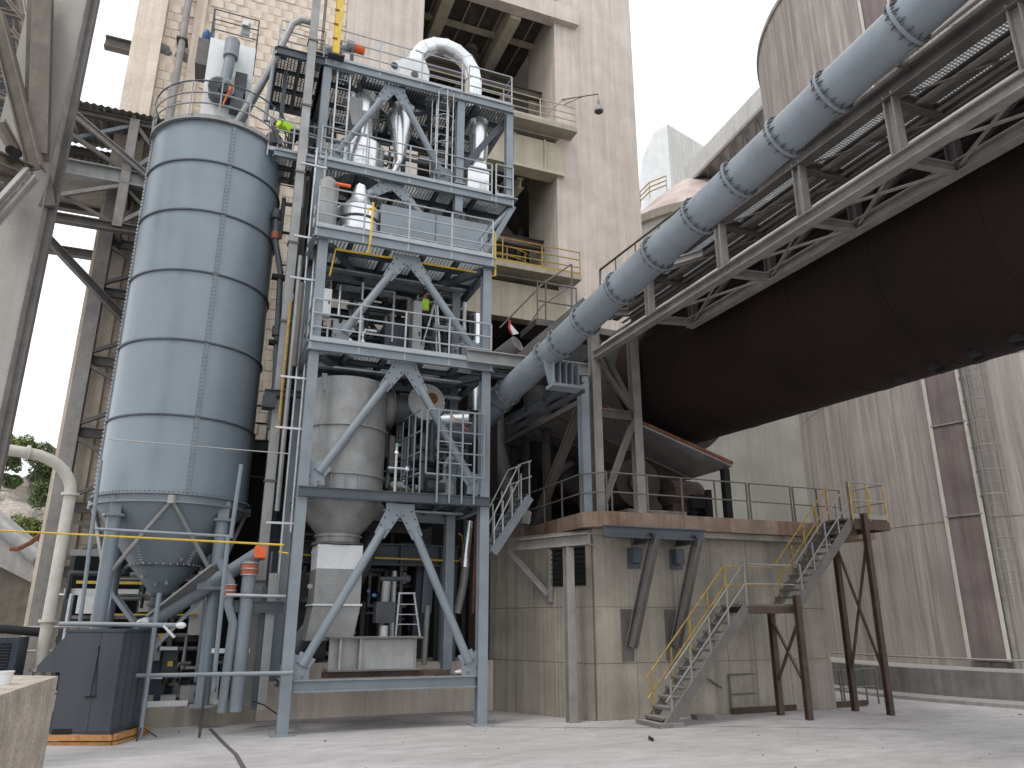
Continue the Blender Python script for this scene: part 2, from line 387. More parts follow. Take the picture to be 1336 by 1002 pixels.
def ladder(parent, a, b, width=.42, axis=(1, 0, 0), cage=True, m='galv', nm='ladder', out=(0, -1, 0), rsp=.3, cr=.36):
    a = tov(a); b = tov(b); ax = Vector(axis)*width/2
    s = MB(); s.bar(a-ax, b-ax, .05, .03); s.bar(a+ax, b+ax, .05, .03)
    lt = part(nm, s, m, parent) if parent is not None else None
    L_ = (b-a).length; n = int(L_/rsp); d = (b-a)/n
    r0 = part('rung', MB().tube(a-ax+d*.5, a+ax+d*.5, .014, 6), m, lt)
    for i in range(1, n): again(r0, d*i)
    if cage:
        o_ = Vector(out); g = MB(); k = max(2, int(L_/.9)); aa = [i*math.pi/8-math.pi/2 for i in range(9)]
        def cp(c, t): return c + ax.normalized()*math.sin(t)*cr + o_*(math.cos(t)*cr*1.5+.02)
        for i in range(k+1): g.path([cp(a.lerp(b, .12+.88*i/k), t) for t in aa], .016, 5)
        for t in aa[::2]: g.bar(cp(a.lerp(b, .12), t), cp(b, t), .025, .008)
        part('safety_cage', g, m, lt)
    return lt

def bolts_ring(mb, c, r, z, n, s=.02, h=.03):
    for i in range(n):
        t = 2*math.pi*i/n; x, y = c[0]+r*math.cos(t), c[1]+r*math.sin(t); mb.box((x-s, y-s, z), (x+s, y+s, z+h))

# ================================================================== SETTING
g = MB(); NX = 60
g.add([(-500, -500, 0), (500, -500, 0), (500, 500, 0), (-500, 500, 0)], [(0, 1, 2, 3)])
go = solo('ground', g, 'ground', kind='structure')
def strip(pts, wd, z=.004):
    mb = MB()
    for a, b in zip(pts[:-1], pts[1:]):
        d = Vector((b[0]-a[0], b[1]-a[1], 0)); n = Vector((-d.y, d.x, 0)).normalized()*wd/2
        mb.add([(a[0]-n.x, a[1]-n.y, z), (b[0]-n.x, b[1]-n.y, z), (b[0]+n.x, b[1]+n.y, z), (a[0]+n.x, a[1]+n.y, z)], [(0, 1, 2, 3)])
    return mb
solo('ground_crack', strip([Z(274, 951), Z(290, 968), Z(308, 985), Z(322, 1010)], .09), 'crack', kind='structure')
solo('ground_crack', strip([Z(640, 948), Z(800, 950), Z(960, 948), Z(1200, 952)], .035), 'crack', kind='structure')

# ---- steel tower foundation and the low kerb under the silo
mb = MB(); mb.prism([(-.6, 2.9), (1.2, 3.0), (7.55, 3.0), (7.55, 8), (-.6, 8)], 0, 1.32)
solo('concrete_foundation', mb, 'conc', 'tall beige concrete plinth carrying the rear columns of the steel tower', 'foundation')
mb = MB(); mb.prism([(-9, 2.3), (-1.9, 2.35), (-.35, 2.9), (-.62, 3.2), (-.62, 8.4), (-9, 8.4)], 0, .45)
solo('concrete_foundation', mb, 'concd', 'low concrete plinth under the blue-grey silo and its pump cabinets', 'foundation')

# ---- preheater building: masonry shaft, smooth pillars, open bay
BV = 9.0
pre = thing('preheater_building', 'tall beige concrete preheater building with open bay behind the steel tower', 'building', (2, BV, 0))
part('mortar_wall', MB().box((-6.35, BV-.04, 0), (1.2, BV+9, 44)), 'mortar', pre)
part('pillar', MB().box((1.2, BV-.35, 0), (4.55, BV+2.5, 44)), 'conc', pre)
part('pillar', MB().box((11.2, BV-.1, 0), (15.62, BV+3.2, 44)), 'conc', pre)
part('corner_pier', MB().box((-6.75, BV-.25, 0), (-5.75, BV+9, 44)), 'masonry', pre)
part('pier', MB().box((-4.75, BV-.12, 0), (-4.35, BV+.1, 44)), 'masonry', pre)
for zz in (21.1, 24.4):
    part('recess', MB().box((-.2, BV-.055, zz), (1.15, BV+.02, zz+1.0)), 'black', pre)
    part('lintel', MB().box((-.3, BV-.12, zz+1.0), (1.15, BV+.0, zz+1.3)), 'brown', pre)
    part('lintel', MB().box((-.3, BV-.12, zz-.35), (1.15, BV+.0, zz-.0)), 'brown', pre)
# blocks
bw, bh = .50, .40
cells = []
nrow = int(40/bh); us = -5.72
for j in range(nrow):
    z0 = 1.5 + j*bh; off = (j % 2)*.25
    k = 0; uu = us
    while uu < 1.15:
        wd = bw if uu > us or not off else bw*.5
        u1 = min(uu+wd, 1.17)
        skip = (-4.78 < u1 and uu < -4.3 and not (uu < -4.78 and u1 < -4.6)) or any(uu < 1.15 and u1 > -.3 and z0+bh > a-.35 and z0 < a+1.3 for a in (21.1, 24.4))
        if not skip and u1-uu > .1: cells.append((uu, u1, z0))
        uu = u1
vis = [c for c in cells if abs(c[1]-c[0]-bw) < .01 and ((c[2] > 20.5 and c[0] < .9))]
vis = set(vis[:300])
proto = None; st = MB()
for c in cells:
    pr_ = random.uniform(-.015, .02)
    if c in vis:
        if proto is None:
            proto = part('block', MB().box((c[0]+.012, BV-.06, c[2]+.012), (c[1]-.012, BV+.06, c[2]+bh-.014)), 'masonry', pre); c0 = c; 
        else: again(proto, (c[0]-c0[0], pr_, c[2]-c0[2]))
    else: st.box((c[0]+.012, BV-.06+pr_, c[2]+.012), (c[1]-.012, BV+.06, c[2]+bh-.014))
part('blockwork', st, 'masonry', pre, kind='stuff')
# open bay between the pillars: floors, girders, inside walls
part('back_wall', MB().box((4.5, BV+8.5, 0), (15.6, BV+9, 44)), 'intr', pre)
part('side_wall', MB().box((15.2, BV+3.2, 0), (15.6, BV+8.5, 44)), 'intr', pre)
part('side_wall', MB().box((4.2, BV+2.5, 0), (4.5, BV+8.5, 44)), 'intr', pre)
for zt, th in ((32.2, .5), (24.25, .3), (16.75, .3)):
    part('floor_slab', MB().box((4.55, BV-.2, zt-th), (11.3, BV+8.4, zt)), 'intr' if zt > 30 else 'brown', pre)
for i in range(8):
    part('ceiling_rib', MB().box((4.6+i*.85, BV+.3, 31.55), (4.68+i*.85, BV+8.3, 31.7)), 'brown', pre)
for uu in (5.6, 9.0):
    part('ceiling_beam', MB().box((uu, BV+.2, 30.6), (uu+.55, BV+8.3, 31.69)), 'ywall', pre)
for vv in (2.4, 5.2): part('cross_beam', MB().box((4.6, BV+vv, 31.3), (11.2, BV+vv+.22, 31.54)), 'ywall', pre)
part('edge_beam', MB().box((4.4, BV-.45, 30.75), (12.4, BV+.15, 31.8)), 'conc', pre)
g1 = part('girder', MB().box((4.6, BV-.2, 22.1), (11.5, BV+.35, 23.7)), 'ywall', pre)
part('girder_flange', MB().box((4.6, BV-.32, 21.98), (11.5, BV+.45, 22.1)), 'ywall', pre)
for uu in (6, 7.5, 9, 10.5): part('stiffener', MB().box((uu, BV-.3, 22.1), (uu+.06, BV-.2, 23.7)), 'ywall', pre)
part('girder', MB().box((4.6, BV-.2, 14.6), (11.5, BV+.35, 16.2)), 'ywall', pre)
for zt in (24.25, 16.75):
    part('edge_ledge', MB().box((4.5, BV-.95, zt-.22), (11.9, BV-.2, zt)), 'brown', pre)
    rail(pre, [(4.6, BV-.9, zt), (11.85, BV-.9, zt)], 1.1, 3, 1.9, 'ywall' if zt > 20 else 'yellowd', r=.025)
for uu, v0, z0 in ((8.9, 12.5, 16.8), (10.0, 11.5, 24.3)):
    pass
for zb in (19.2, 27.5):
    for vv in (1.5, 5): part('inner_beam', MB().ib((4.6, BV+vv, zb), (15.1, BV+vv, zb), .25, .45), 'intr', pre)
for uu in (6.5, 9.6):
    part('inner_beam', MB().ib((uu, BV+.4, 21.6), (uu, BV+8.3, 21.6), .3, .5), 'ywall', pre)
    part('inner_brace', MB().bar((uu, BV+1, 16.8), (uu+1.5, BV+4, 21.3), .2), 'intr', pre)

def vessel_in_bay():
    t = thing('cyclone_vessel', 'soot-covered round vessel ringed by a curved rusty rail inside the open bay', 'vessel', (9.3, 12.4, 16.8))
    part('shell', MB().lathe((9.3, 12.4, 16.8), [(1.7, 0), (1.75, 1.2), (1.2, 2.1), (1.15, 3.4), (.6, 4.2), (.55, 5)], 32), 'shell', t)
    part('ledge_ring', MB().lathe((9.3, 12.4, 16.8), [(1.75, .9), (2.15, .9), (2.15, 1.05), (1.75, 1.05)], 32, cap=False), 'brown', t)
    for h in (1.5, 1.95): part('curved_rail', MB().ring((9.3, 12.4, 16.8+h), 2.05, .03, 40), 'yellowd', t)
    p0 = part('post', MB().bar((9.3+2.05, 12.4, 17.75), (9.3+2.05, 12.4, 18.75), .04), 'yellowd', t)
    for i in range(1, 12):
        a = i*math.pi/6; again(p0, (2.05*(math.cos(a)-1), 2.05*math.sin(a), 0))
vessel_in_bay()
t = thing('process_duct', 'grey bent duct inside the upper open bay near the right pillar', 'duct', (9.9, 12, 24.3))
part('duct_elbow', MB().path([(8.3, 14, 27.3), (9.2, 13, 27.5), (10, 12.2, 27.2), (10.3, 12, 26.3), (10.3, 12, 24.4)], .62, 16), 'galvd', t)
part('duct_flange', MB().lathe((10.3, 12, 25.6), [(.62, 0), (.8, 0), (.8, .12), (.62, .12)], 24, cap=False), 'galvd', t)
t = thing('process_duct', 'slanting grey duct rising through the ceiling of the open bay', 'duct', (7.6, 11.2, 24.3))
part('duct_tube', MB().tube((7.4, 11.4, 24.5), (8.1, 12.6, 31.2), .36, 16), 'galvd', t)
part('duct_collar', MB().tube((7.95, 12.36, 30.2), (8.0, 12.45, 30.6), .5, 16), 'dark', t)

for k in range(7):
    u_ = 5.2+k*.85; part('hanging_pipe', MB().path([(u_, BV+3+.3*(k % 3), 24.3), (u_, BV+3+.3*(k % 3), 26+k % 2), (u_+.6, BV+3.5, 27+k % 3)], .09+.04*(k % 3), 8), 'galvd' if k % 2 else 'intr', pre)
    part('hanging_pipe', MB().path([(u_, BV+2.5, 16.8), (u_, BV+2.5, 18.5+k % 3), (u_+.7, BV+3.1, 19.6)], .08+.05*(k % 2), 8), 'shell' if k % 2 else 'intr', pre)
# beam poking out of the building into the sky, upper left
a, b = V(137, 55, BV+2), V(182, 66, BV+2)
t = solo('steel_beam', MB().ib(a, (b[0]+.3, b[1], b[2]), .35, .5, .04), 'dull', 'weathered steel stub beam jutting left from the building against the sky', 'beam')
# drain pipe on the masonry
x0 = V(243, 20, BV-.4)
t = thing('drain_pipe', 'long grey vertical pipe clamped to the masonry face above the silo', 'pipe', (x0[0], BV-.4, 14))
part('pipe_run', MB().tube((x0[0], BV-.4, 14), (x0[0], BV-.4, 40), .13, 12), 'dulll', t)
for zz in (19.3, 24, 29, 34): part('pipe_clamp', MB().box((x0[0]-.2, BV-.55, zz), (x0[0]+.2, BV-.0, zz+.08)), 'rust', t)
for px, py in ((212, 62), (238, 72)):
    q = V(px, py, BV-.1); mb = MB(); mb.ico((q[0], BV-.02, q[2]), .3, (1, .5, .8))
    mb.ico((q[0]+.18, BV-.02, q[2]-.12), .2, (1, .5, .8))
    solo('mortar_patch', mb, 'kerb', 'lumpy grey mortar patch on the masonry, %s' % ('left of the drain pipe' if px < 220 else 'right of the drain pipe'), 'patch')
# lamp on the right pillar
q = V(733, 130, BV-.1)
t = thing('wall_lamp', 'old bell-shaped lamp hanging from a bracket on the smooth right pillar', 'lamp', q)
e = (q[0]+1.55, BV-.9, q[2]+.2)
part('bracket_arm', MB().tube((q[0], BV-.1, q[2]), e, .03, 6).tube((q[0]+.05, BV-.1, q[2]-.3), lerp(q, e, .6), .02, 6).tube(e, (e[0], e[1], e[2]-.35), .02, 6).tube((q[0], BV-.1, q[2]-.05), (q[0]-.8, BV-.1, q[2]-1.1), .015, 5), 'dull', t)
part('lamp_shade', MB().lathe((e[0], e[1], e[2]-1.0), [(.22, 0), (.22, .08), (.12, .3), (.08, .35), (.08, .6), (.05, .65)], 20), 'dulll', t)
part('lamp_lens', MB().ico((e[0], e[1], e[2]-1.0), .19, (1, 1, .6)), 'dark', t)

# ---- big streaked silo on the right
CS = TW(22.9, 31.5, 0); RS = 10.0
big = thing('concrete_silo', 'huge round vertically streaked concrete silo on the right, cropped by the frame', 'silo', CS)
zc = [0.9, 5.6, 10.9, 17.2, 24.2, 31.4]
for i in range(5):
    part('wall_course', MB().lathe((CS[0], CS[1], 0), [(RS-.03, zc[i]+.012), (RS, zc[i]+.012), (RS, zc[i+1]-.012), (RS-.03, zc[i+1]-.012)], 128, cap=False), 'siloc', big)
part('inner_wall', MB().lathe((CS[0], CS[1], 0), [(RS-.025, .9), (RS-.025, 31.4)], 128, cap=False), 'siloc', big)
part('top_rim', MB().lathe((CS[0], CS[1], 31.4), [(RS, 0), (RS+.08, .02), (RS+.08, .25), (0.01, .6)], 128, cap=False), 'siloc', big)
def son(px, py, rr=RS):                                # point of the silo wall seen at a photo position
    d = ray(px, py); o = CAM; c = P(CS)
    ax, ay = o.x-c.x, o.y-c.y; A_ = d.x**2+d.y**2; B_ = 2*(ax*d.x+ay*d.y); C_ = ax*ax+ay*ay-rr*rr
    tt = (-B_-math.sqrt(max(0, B_*B_-4*A_*C_)))/(2*A_); return TW(*(o+d*tt))
def sang(p): return math.atan2(p[1]-CS[1], p[0]-CS[0])
a1 = sang(son(1268, 700)); hw = .055
part('downpipe_casing', MB().lathe((CS[0], CS[1], 0), [(RS+.0, 1.15), (RS+.32, 1.2), (RS+.32, 30), (RS, 30.1)], 6, a1-hw, a1+hw), mat('mauve_grey_casing', (.165, .138, .135), .7, 0, .25, .8, streak=.7, stcol=(.09, .062, .054), lstreak=.3), big)
for s_ in (-1, 1):
    part('casing_edge', MB().lathe((CS[0], CS[1], 0), [(RS+.0, 1.15), (RS+.36, 1.2), (RS+.36, 30), (RS, 30.1)], 1, a1+s_*hw-.006, a1+s_*hw+.006), 'cream', big)
for zz in (5.7, 8.8, 12.0, 15.5): part('casing_joint', MB().lathe((CS[0], CS[1], zz), [(RS+.32, 0), (RS+.37, 0), (RS+.37, .05), (RS+.32, .05)], 6, a1-hw, a1+hw), 'dulll', big)
# plinth kerb round the silo
kb = MB(); kb.lathe((CS[0], CS[1], 0), [(RS+1.35, 0), (RS+1.35, .95), (RS+.5, 1.0), (RS, 1.0)], 96, cap=False)
solo('silo_plinth', kb, 'kerb', 'low curved concrete wall around the foot of the big streaked silo', 'wall')
kp = MB()
for h in (1.28,): kp.ring((CS[0], CS[1], h), RS+1.2, .035, 120)
kr = solo('pipe_run', kp, 'dulll', 'thin pale pipe running along the top of the silo plinth wall', 'pipe')
mb = MB().lathe((CS[0], CS[1], 0), [(RS+1.36, 0), (RS+1.75, 0), (RS+1.7, .1), (RS+1.36, .18)], 96, cap=False)
solo('dust_bank', mb, 'kerb', kind='stuff')
# red scrawl on the silo wall (illegible in the photograph)
sc_ = MB()
for i, (dx, dz) in enumerate([(0, 0), (.1, .22), (.2, 0), (.32, .2), (.36, .02), (.5, .04), (.52, .22), (.62, .2), (.66, 0), (.8, .02), (.82, .2), (.95, .12), (1.0, 0), (1.15, .2), (1.2, 0), (1.35, .1), (1.4, .22)]):
    if i == 0: prev = (dx, dz); continue
    if i % 5:
        pp = []
        for (x_, z_) in (prev, (dx, dz)):
            q = son(1252+x_*19, 806-z_*28); a_ = sang(q); pp.append((CS[0]+(RS+.01)*math.cos(a_), CS[1]+(RS+.01)*math.sin(a_), q[2]))
        sc_.bar(pp[0], pp[1], .035, .02)
    prev = (dx, dz)
part('spray_mark', sc_, 'scrawl', big)
a2 = sang(son(1313, 700))
rp = CS[0]+(RS+.35)*math.cos(a2), CS[1]+(RS+.35)*math.sin(a2)
t = thing('cage_ladder', 'tall caged access ladder on the big streaked silo at the right edge', 'ladder', (rp[0], rp[1], 3))
tang = (-math.sin(a2), math.cos(a2), 0); outv = (math.cos(a2), math.sin(a2), 0)
ladder(t, (rp[0], rp[1], 3), (rp[0], rp[1], 30), .55, tang, True, 'dulll', 'ladder_rails', outv, .35, .4)
a3 = sang(son(1298, 700)); c3 = (CS[0]+(RS+.2)*math.cos(a3), CS[1]+(RS+.2)*math.sin(a3))
solo('drain_pipe', MB().tube((c3[0], c3[1], 1), (c3[0], c3[1], 30), .09, 10), 'dulll', 'pale thin drain pipe between mauve casing and caged ladder on the silo', 'pipe')

# ---- pale silo behind, with cone roof, head house and inclined gallery
CP = TW(14.3, 52, 0); RP = 7.5; zt = Y(905, 263, 44.6)[2]; zap = Y(900, 238, 52)[2]
ps = thing('concrete_silo', 'pale smooth concrete silo with a pinkish cone roof behind the kiln', 'silo', CP)
part('silo_wall', MB().lathe((CP[0], CP[1], 0), [(RP, 0), (RP, zt)], 80, cap=False), 'palec', ps)
part('rim', MB().lathe((CP[0], CP[1], zt), [(RP, -.5), (RP+.25, -.4), (RP+.25, .2), (RP-.2, .25)], 80, cap=False), 'brown', ps)
part('cone_roof', MB().lathe((CP[0], CP[1], zt+.2), [(RP-.1, 0), (RP*.5, (zap-zt)*.62), (1.2, zap-zt-.2), (.01, zap-zt)], 16, sm=False, cap=False), 'pink', ps)
for aa in (0, 1): pass
q = Y(967, 640, 45.5)
part('wall_stain', MB().tube((q[0], q[1], 0), (q[0], q[1], 20), .3, 8), 'dull', ps)
hh = thing('head_house', 'white corrugated gabled box house on top of the pale silo', 'building', TW(13.5, 58, zt+.3))
def corr(mb, a, b, z0, z1, n, amp=.08):                # corrugated wall between two ground points
    a = Vector((a[0], a[1], 0)); b = Vector((b[0], b[1], 0)); d = (b-a); nn = Vector((d.y, -d.x, 0)).normalized(); vs = []; fs = []
    for i in range(n*2+1):
        p = a + d*i/(2*n) + nn*(amp if i % 2 else 0)
        zz0 = z0(i/(2*n)) if callable(z0) else z0; zz1 = z1(i/(2*n)) if callable(z1) else z1
        vs += [(p.x, p.y, zz0), (p.x, p.y, zz1)]
    for i in range(n*2): fs.append((2*i, 2*i+2, 2*i+3, 2*i+1))
    return mb.add(vs, fs)
YY = 57
A1, A2, A3 = Y(838, 206, YY), Y(870, 162, YY), Y(872, 275, YY)
zl = A3[2]-.5; zr = A2[2]
B1 = Y(940, 186, YY+6)
pl = (A1[0], A1[1]); pc = (A2[0], A2[1]); pr2 = (B1[0], B1[1])
part('corrugated_side', corr(MB(), pc, (pr2[0]+2, pr2[1]), zl, lambda f: zr-(zr-B1[2]-.6)*f*0 , 22), 'corrw', hh)
part('plain_end', MB().ext([(pl[0], pl[1], zl), (pc[0], pc[1]-.02, zl), (pc[0], pc[1]-.02, zr), (lerp((*pl, 0), (*pc, 0), .5)[0], lerp((*pl, 0), (*pc, 0), .5)[1], (zr+Y(838, 206, YY)[2])/2+.9), (pl[0], pl[1], Y(838, 206, YY)[2])], (3, 6, 0)), 'white', hh)
part('ledge', MB().bar((pl[0], pl[1], zl+.1), (pc[0], pc[1]-.3, zl+.1), .5, .12), 'dull', hh)
ra_, rb_, rc_ = Y(836, 268, 52.5), Y(848, 256, 52), Y(870, 247, 52)
rail(hh, [ra_, rb_, rc_], 1.2, 3, 1.4, 'yellowd', r=.05, toe=False)
gg = thing('conveyor_gallery', 'inclined corrugated conveyor gallery climbing from white head house to the big silo', 'gallery', Y(890, 250, 51))
g0t, g1t, g0b, g1b = Y(892, 221, 51), Y(1005, 101, 38), Y(896, 243, 51), Y(1005, 131, 38)
def corr4(mb, a, b, c, d, n, amp):                    # corrugated sheet: a-b bottom edge, d-c top edge
    a, b, c, d = map(Vector, (a, b, c, d)); nn = (b-a).cross(d-a).normalized(); vs = []; fs = []
    for i in range(2*n+1):
        f = i/(2*n); o_ = nn*(amp if i % 2 else 0); vs += [a.lerp(b, f)+o_, d.lerp(c, f)+o_]
    for i in range(2*n): fs.append((2*i, 2*i+2, 2*i+3, 2*i+1))
    return mb.add(vs, fs)
part('corrugated_side', corr4(MB(), g0b, g1b, g1t, g0t, 34, .09), 'corrw', gg)
bo = Vector((3.6, 4.2, 0))
def plus(p, d): return (p[0]+d[0], p[1]+d[1], p[2]+d[2])
part('roof_sheet', MB().ext([g0t, g1t, plus(g1t, bo), plus(g0t, bo)], (0, 0, .12)), 'corrw', gg)
part('far_side', MB().ext([plus(g0b, bo), plus(g1b, bo), plus(g1t, bo), plus(g0t, bo)], (.05, 0, 0)), 'corrw', gg)
part('floor_sheet', MB().ext([plus(g0b, (0,0,.35)), plus(g1b, (0,0,.35)), plus(g1b, (bo[0], bo[1], .35)), plus(g0b, (bo[0], bo[1], .35))], (0, 0, .1)), 'corrw', gg)
part('bottom_chord', MB().bar(g0b, g1b, .22), 'dulll', gg); part('bottom_chord', MB().bar(plus(g0b, bo), plus(g1b, bo), .22), 'dulll', gg)
for i in range(7):
    a = lerp(g0b, g1b, i/7); b = lerp(g0b, g1b, (i+1)/7)
    part('floor_brace', MB().bar(a, plus(a, bo), .14), 'dulll', gg); part('floor_brace', MB().bar(a, plus(b, bo), .1), 'dulll', gg)

# ---- kiln
KU, KZ, KR, KS = 11.5, 9.75, 2.1, .04
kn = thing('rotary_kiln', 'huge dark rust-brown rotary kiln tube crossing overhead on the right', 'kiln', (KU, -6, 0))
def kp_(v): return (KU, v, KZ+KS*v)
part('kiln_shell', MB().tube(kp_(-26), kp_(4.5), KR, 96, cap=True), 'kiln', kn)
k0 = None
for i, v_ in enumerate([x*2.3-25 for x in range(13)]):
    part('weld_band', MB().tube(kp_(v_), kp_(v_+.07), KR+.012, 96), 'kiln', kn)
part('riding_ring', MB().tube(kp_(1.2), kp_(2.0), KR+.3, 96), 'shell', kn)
for px, py in ((1172, 493), (1219, 478), (1229, 484), (1271, 460), (1280, 468), (1328, 441), (1333, 451)):
    d = ray(px, py).normalized(); best = (1e9, 0, 0)
    for i in range(160):
        v_ = -14+i*.07
        for j in range(30):
            aa = R(-150+j*3); q = (KU+(KR+.04)*math.cos(aa), v_, KZ+KS*v_+(KR+.04)*math.sin(aa))
            w_ = P(q)-CAM; e_ = w_.cross(d).length+w_.length*.004
            if e_ < best[0]: best = (e_, q, aa)
    q = best[1]; part('bolt_lug', MB().box((q[0]-.07, q[1]-.1, q[2]-.05), (q[0]+.07, q[1]+.1, q[2]+.05)), 'black', kn)

# ---- machine house carrying the kiln end
HZ = 4.75
h = thing('machine_house', 'beige concrete machine house with overhanging rust-stained slab under the kiln', 'building', (11, 2, 0))
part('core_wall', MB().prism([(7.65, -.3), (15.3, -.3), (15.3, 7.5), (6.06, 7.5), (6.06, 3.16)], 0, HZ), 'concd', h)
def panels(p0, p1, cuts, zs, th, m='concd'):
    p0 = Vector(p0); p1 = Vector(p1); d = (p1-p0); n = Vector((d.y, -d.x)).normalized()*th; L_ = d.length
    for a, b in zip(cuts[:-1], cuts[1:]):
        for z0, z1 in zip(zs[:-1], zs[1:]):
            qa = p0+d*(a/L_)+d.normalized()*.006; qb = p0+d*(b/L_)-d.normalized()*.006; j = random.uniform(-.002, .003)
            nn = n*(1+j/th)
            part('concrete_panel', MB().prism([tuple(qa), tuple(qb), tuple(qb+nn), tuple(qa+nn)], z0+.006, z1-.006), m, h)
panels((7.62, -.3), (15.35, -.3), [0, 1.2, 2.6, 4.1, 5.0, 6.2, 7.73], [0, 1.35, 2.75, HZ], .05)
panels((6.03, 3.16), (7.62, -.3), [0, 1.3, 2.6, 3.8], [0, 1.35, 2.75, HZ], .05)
SF = -.95
sl = part('floor_slab', MB().prism([(7.25, SF+.45), (7.75, SF), (17.1, SF), (17.1, .2), (15.6, .2), (15.6, 7.5), (5.9, 7.5), (7.25, 3.5)], 4.78, 5.18), 'slab', h)
part('slab_haunch', MB().prism([(8.6, SF+.2), (15.5, SF+.2), (15.5, 7.4), (6.2, 7.4), (7.6, 3.4), (7.6, SF+.6)], 4.62, 4.775), 'concd', h)
rail(h, [(5.95, 6.5, 5.18), (7.3, 3.3, 5.18), (7.3, SF+.55, 5.18), (7.8, SF+.05, 5.18)], 1.05, 2, 1.3, 'dull', r=.022, toe=False)
rail(h, [(7.95, SF+.05, 5.18), (12.4, SF+.05, 5.18)], 1.05, 2, 1.25, 'dull', r=.022, toe=False)
rail(h, [(12.5, SF+.05, 5.18), (14.0, SF+.05, 5.18)], 1.05, 2, 1.1, 'dull', r=.022, toe=False)
rail(h, [(14.1, SF+.05, 5.18), (15.9, SF+.05, 5.18)], 1.05, 2, 1.0, 'dull', r=.022, toe=False)
# louvre vent in the left wall
dl = Vector((7.62-6.03, -.3-3.16)).normalized(); nl = Vector((dl.y, -dl.x))
c = Vector((6.03, 3.16))+dl*3.0+nl*.06
a, b = c-dl*.62, c+dl*.62
vt = part('louvre_vent', MB().prism([tuple(a), tuple(b), tuple(b+nl*.03), tuple(a+nl*.03)], 3.3, 4.5), 'black', h)
for i in range(9): part('louvre_slat', MB().bar((*(a+nl*.045), 3.37+i*.13), (*(b+nl*.045), 3.37+i*.13), .05, .02), 'black', vt)
# brackets: horizontal I beams, slanted struts and wall plates on the house front
for i, u_ in enumerate((9.0, 10.35)):
    part('support_bracket', MB().ib((u_-.1, -1.35, 4.5), (u_-.1, -.35, 4.5), .16, .22), 'dark', h)
    part('wall_plate', MB().box((u_-.35, -.38, 3.75), (u_+.05, -.35, 4.3)), 'steeld', h)
    part('bracket_box', MB().box((u_-.28, -.6, 3.9), (u_-.02, -.38, 4.3)), 'steeld', h)
    part('strut', MB().ib((u_-.0, -1.25, 4.55), (u_-.42, -.5, 1.75), .24, .24, .03), 'dull', h)
    part('wall_plate', MB().box((u_-.62, -.39, 1.4), (u_-.28, -.35, 2.7)), 'dull', h)
part('edge_beam', MB().ib((7.5, SF-.25, 4.62), (10.6, SF-.25, 4.62), .2, .3, .03), 'steeld', h)
t = thing('bracket_frame', 'grey steel goalpost bracket standing at the left corner of the machine house', 'frame', Z(746, 943))
cz = Z(746, 943); part('post', MB().ib((cz[0], cz[1], 0), (cz[0], cz[1], 4.25), .22, .22, .025, (0, 1, 0)), 'dulll', t)
q0, q1 = U(698, 722, cz[0]-.05), U(771, 705, cz[0]-.05)
wp_ = lambda t_, o_, z_: (*(Vector((6.03, 3.16))+dl*t_+nl*o_), z_)
part('top_beam', MB().ib(wp_(4.3, .72, 4.42), wp_(1.7, .72, 4.42), .26, .3, .03), 'dulll', t)
part('wall_strut', MB().ib(wp_(1.4, .7, 4.3), wp_(2.35, .14, 3.1), .14, .14, .02), 'dulll', t)
part('wall_leg', MB().ib(wp_(2.4, .12, 2.9), wp_(2.4, .12, 4.3), .12, .12, .02), 'dulll', t)
# ---- yard staircase to the house slab
st_ = thing('steel_staircase', 'two-flight steel staircase with worn yellow handrails up to the machine house slab', 'staircase', (12.5, -1.5, 0))
VN, VF = -2.05, -1.2
def flight(p0, p1, n):
    (u0, z0), (u1, z1) = p0, p1
    for v_ in (VN, VF):
        part('stringer', MB().bar((u0, v_, z0-.08), (u1, v_, z1-.08), .05, .24), 'dull', st_)
    t0 = part('tread', MB().box((u0-.02, VF-.04, z0+.17), (u0+.26, VN+.04, z0+.205)).box((u0-.02, VF-.04, z0+.14), (u0-.0, VN+.04, z0+.17)), 'dull', st_)
    for i in range(1, n): again(t0, ((u1-u0)*i/n, 0, (z1-z0)*i/n))
f0 = (V(866, 942, VN)[0], 0.); f1 = (V(975, 793, VN)[0], V(985, 785, VN)[2]-.05)
g0_ = (V(1037, 768, VN)[0], f1[1]); g1_ = (V(1112, 686, VN)[0], 5.2)
flight(f0, f1, 13); flight(g0_, g1_, 12)
part('landing', MB().box((f1[0], VF, f1[1]-.06), (g0_[0]+.05, VN, f1[1])), 'dull', st_)
part('landing_frame', MB().box((f1[0], VN-.03, f1[1]-.24), (g0_[0]+.1, VN+.03, f1[1]-.061)).box((f1[0], VF-.03, f1[1]-.24), (g0_[0]+.1, VF+.03, f1[1]-.061)), 'rust', st_)
tp0, tp1 = g1_[0], g1_[0]+1.35
part('top_landing', MB().box((tp0-.02, -.95, 5.14), (tp1, VN-.05, 5.2)), 'rust', st_)
part('landing_frame', MB().box((tp0, VN-.08, 4.9), (tp1, VN-.0, 5.139)).box((tp1-.08, VN+.01, 4.9), (tp1, -.96, 5.139)), 'rust', st_)
def srail(v_, col, hs=(1.0, .5)):
    for (a, b) in ((f0, f1), (g0_, g1_)):
        mb = MB()
        for hh_ in hs: mb.tube((a[0]+.1, v_, a[1]+hh_+.05), (b[0], v_, b[1]+hh_), .022, 6)
        rl = part('handrail', mb, col, st_); n = 4
        for i in range(n+1):
            q = (a[0]+.25+(b[0]-a[0]-.25)*i/n, v_, a[1]+.1+(b[1]-a[1])*i/n); part('post', MB().bar((q[0], v_, q[2]-.15), (q[0], v_, q[2]+.95), .04), col, rl)
    mb = MB()
    for hh_ in hs: mb.tube((f1[0], v_, f1[1]+hh_), (g0_[0], v_, g0_[1]+hh_), .022, 6)
    part('handrail', mb, col, st_)
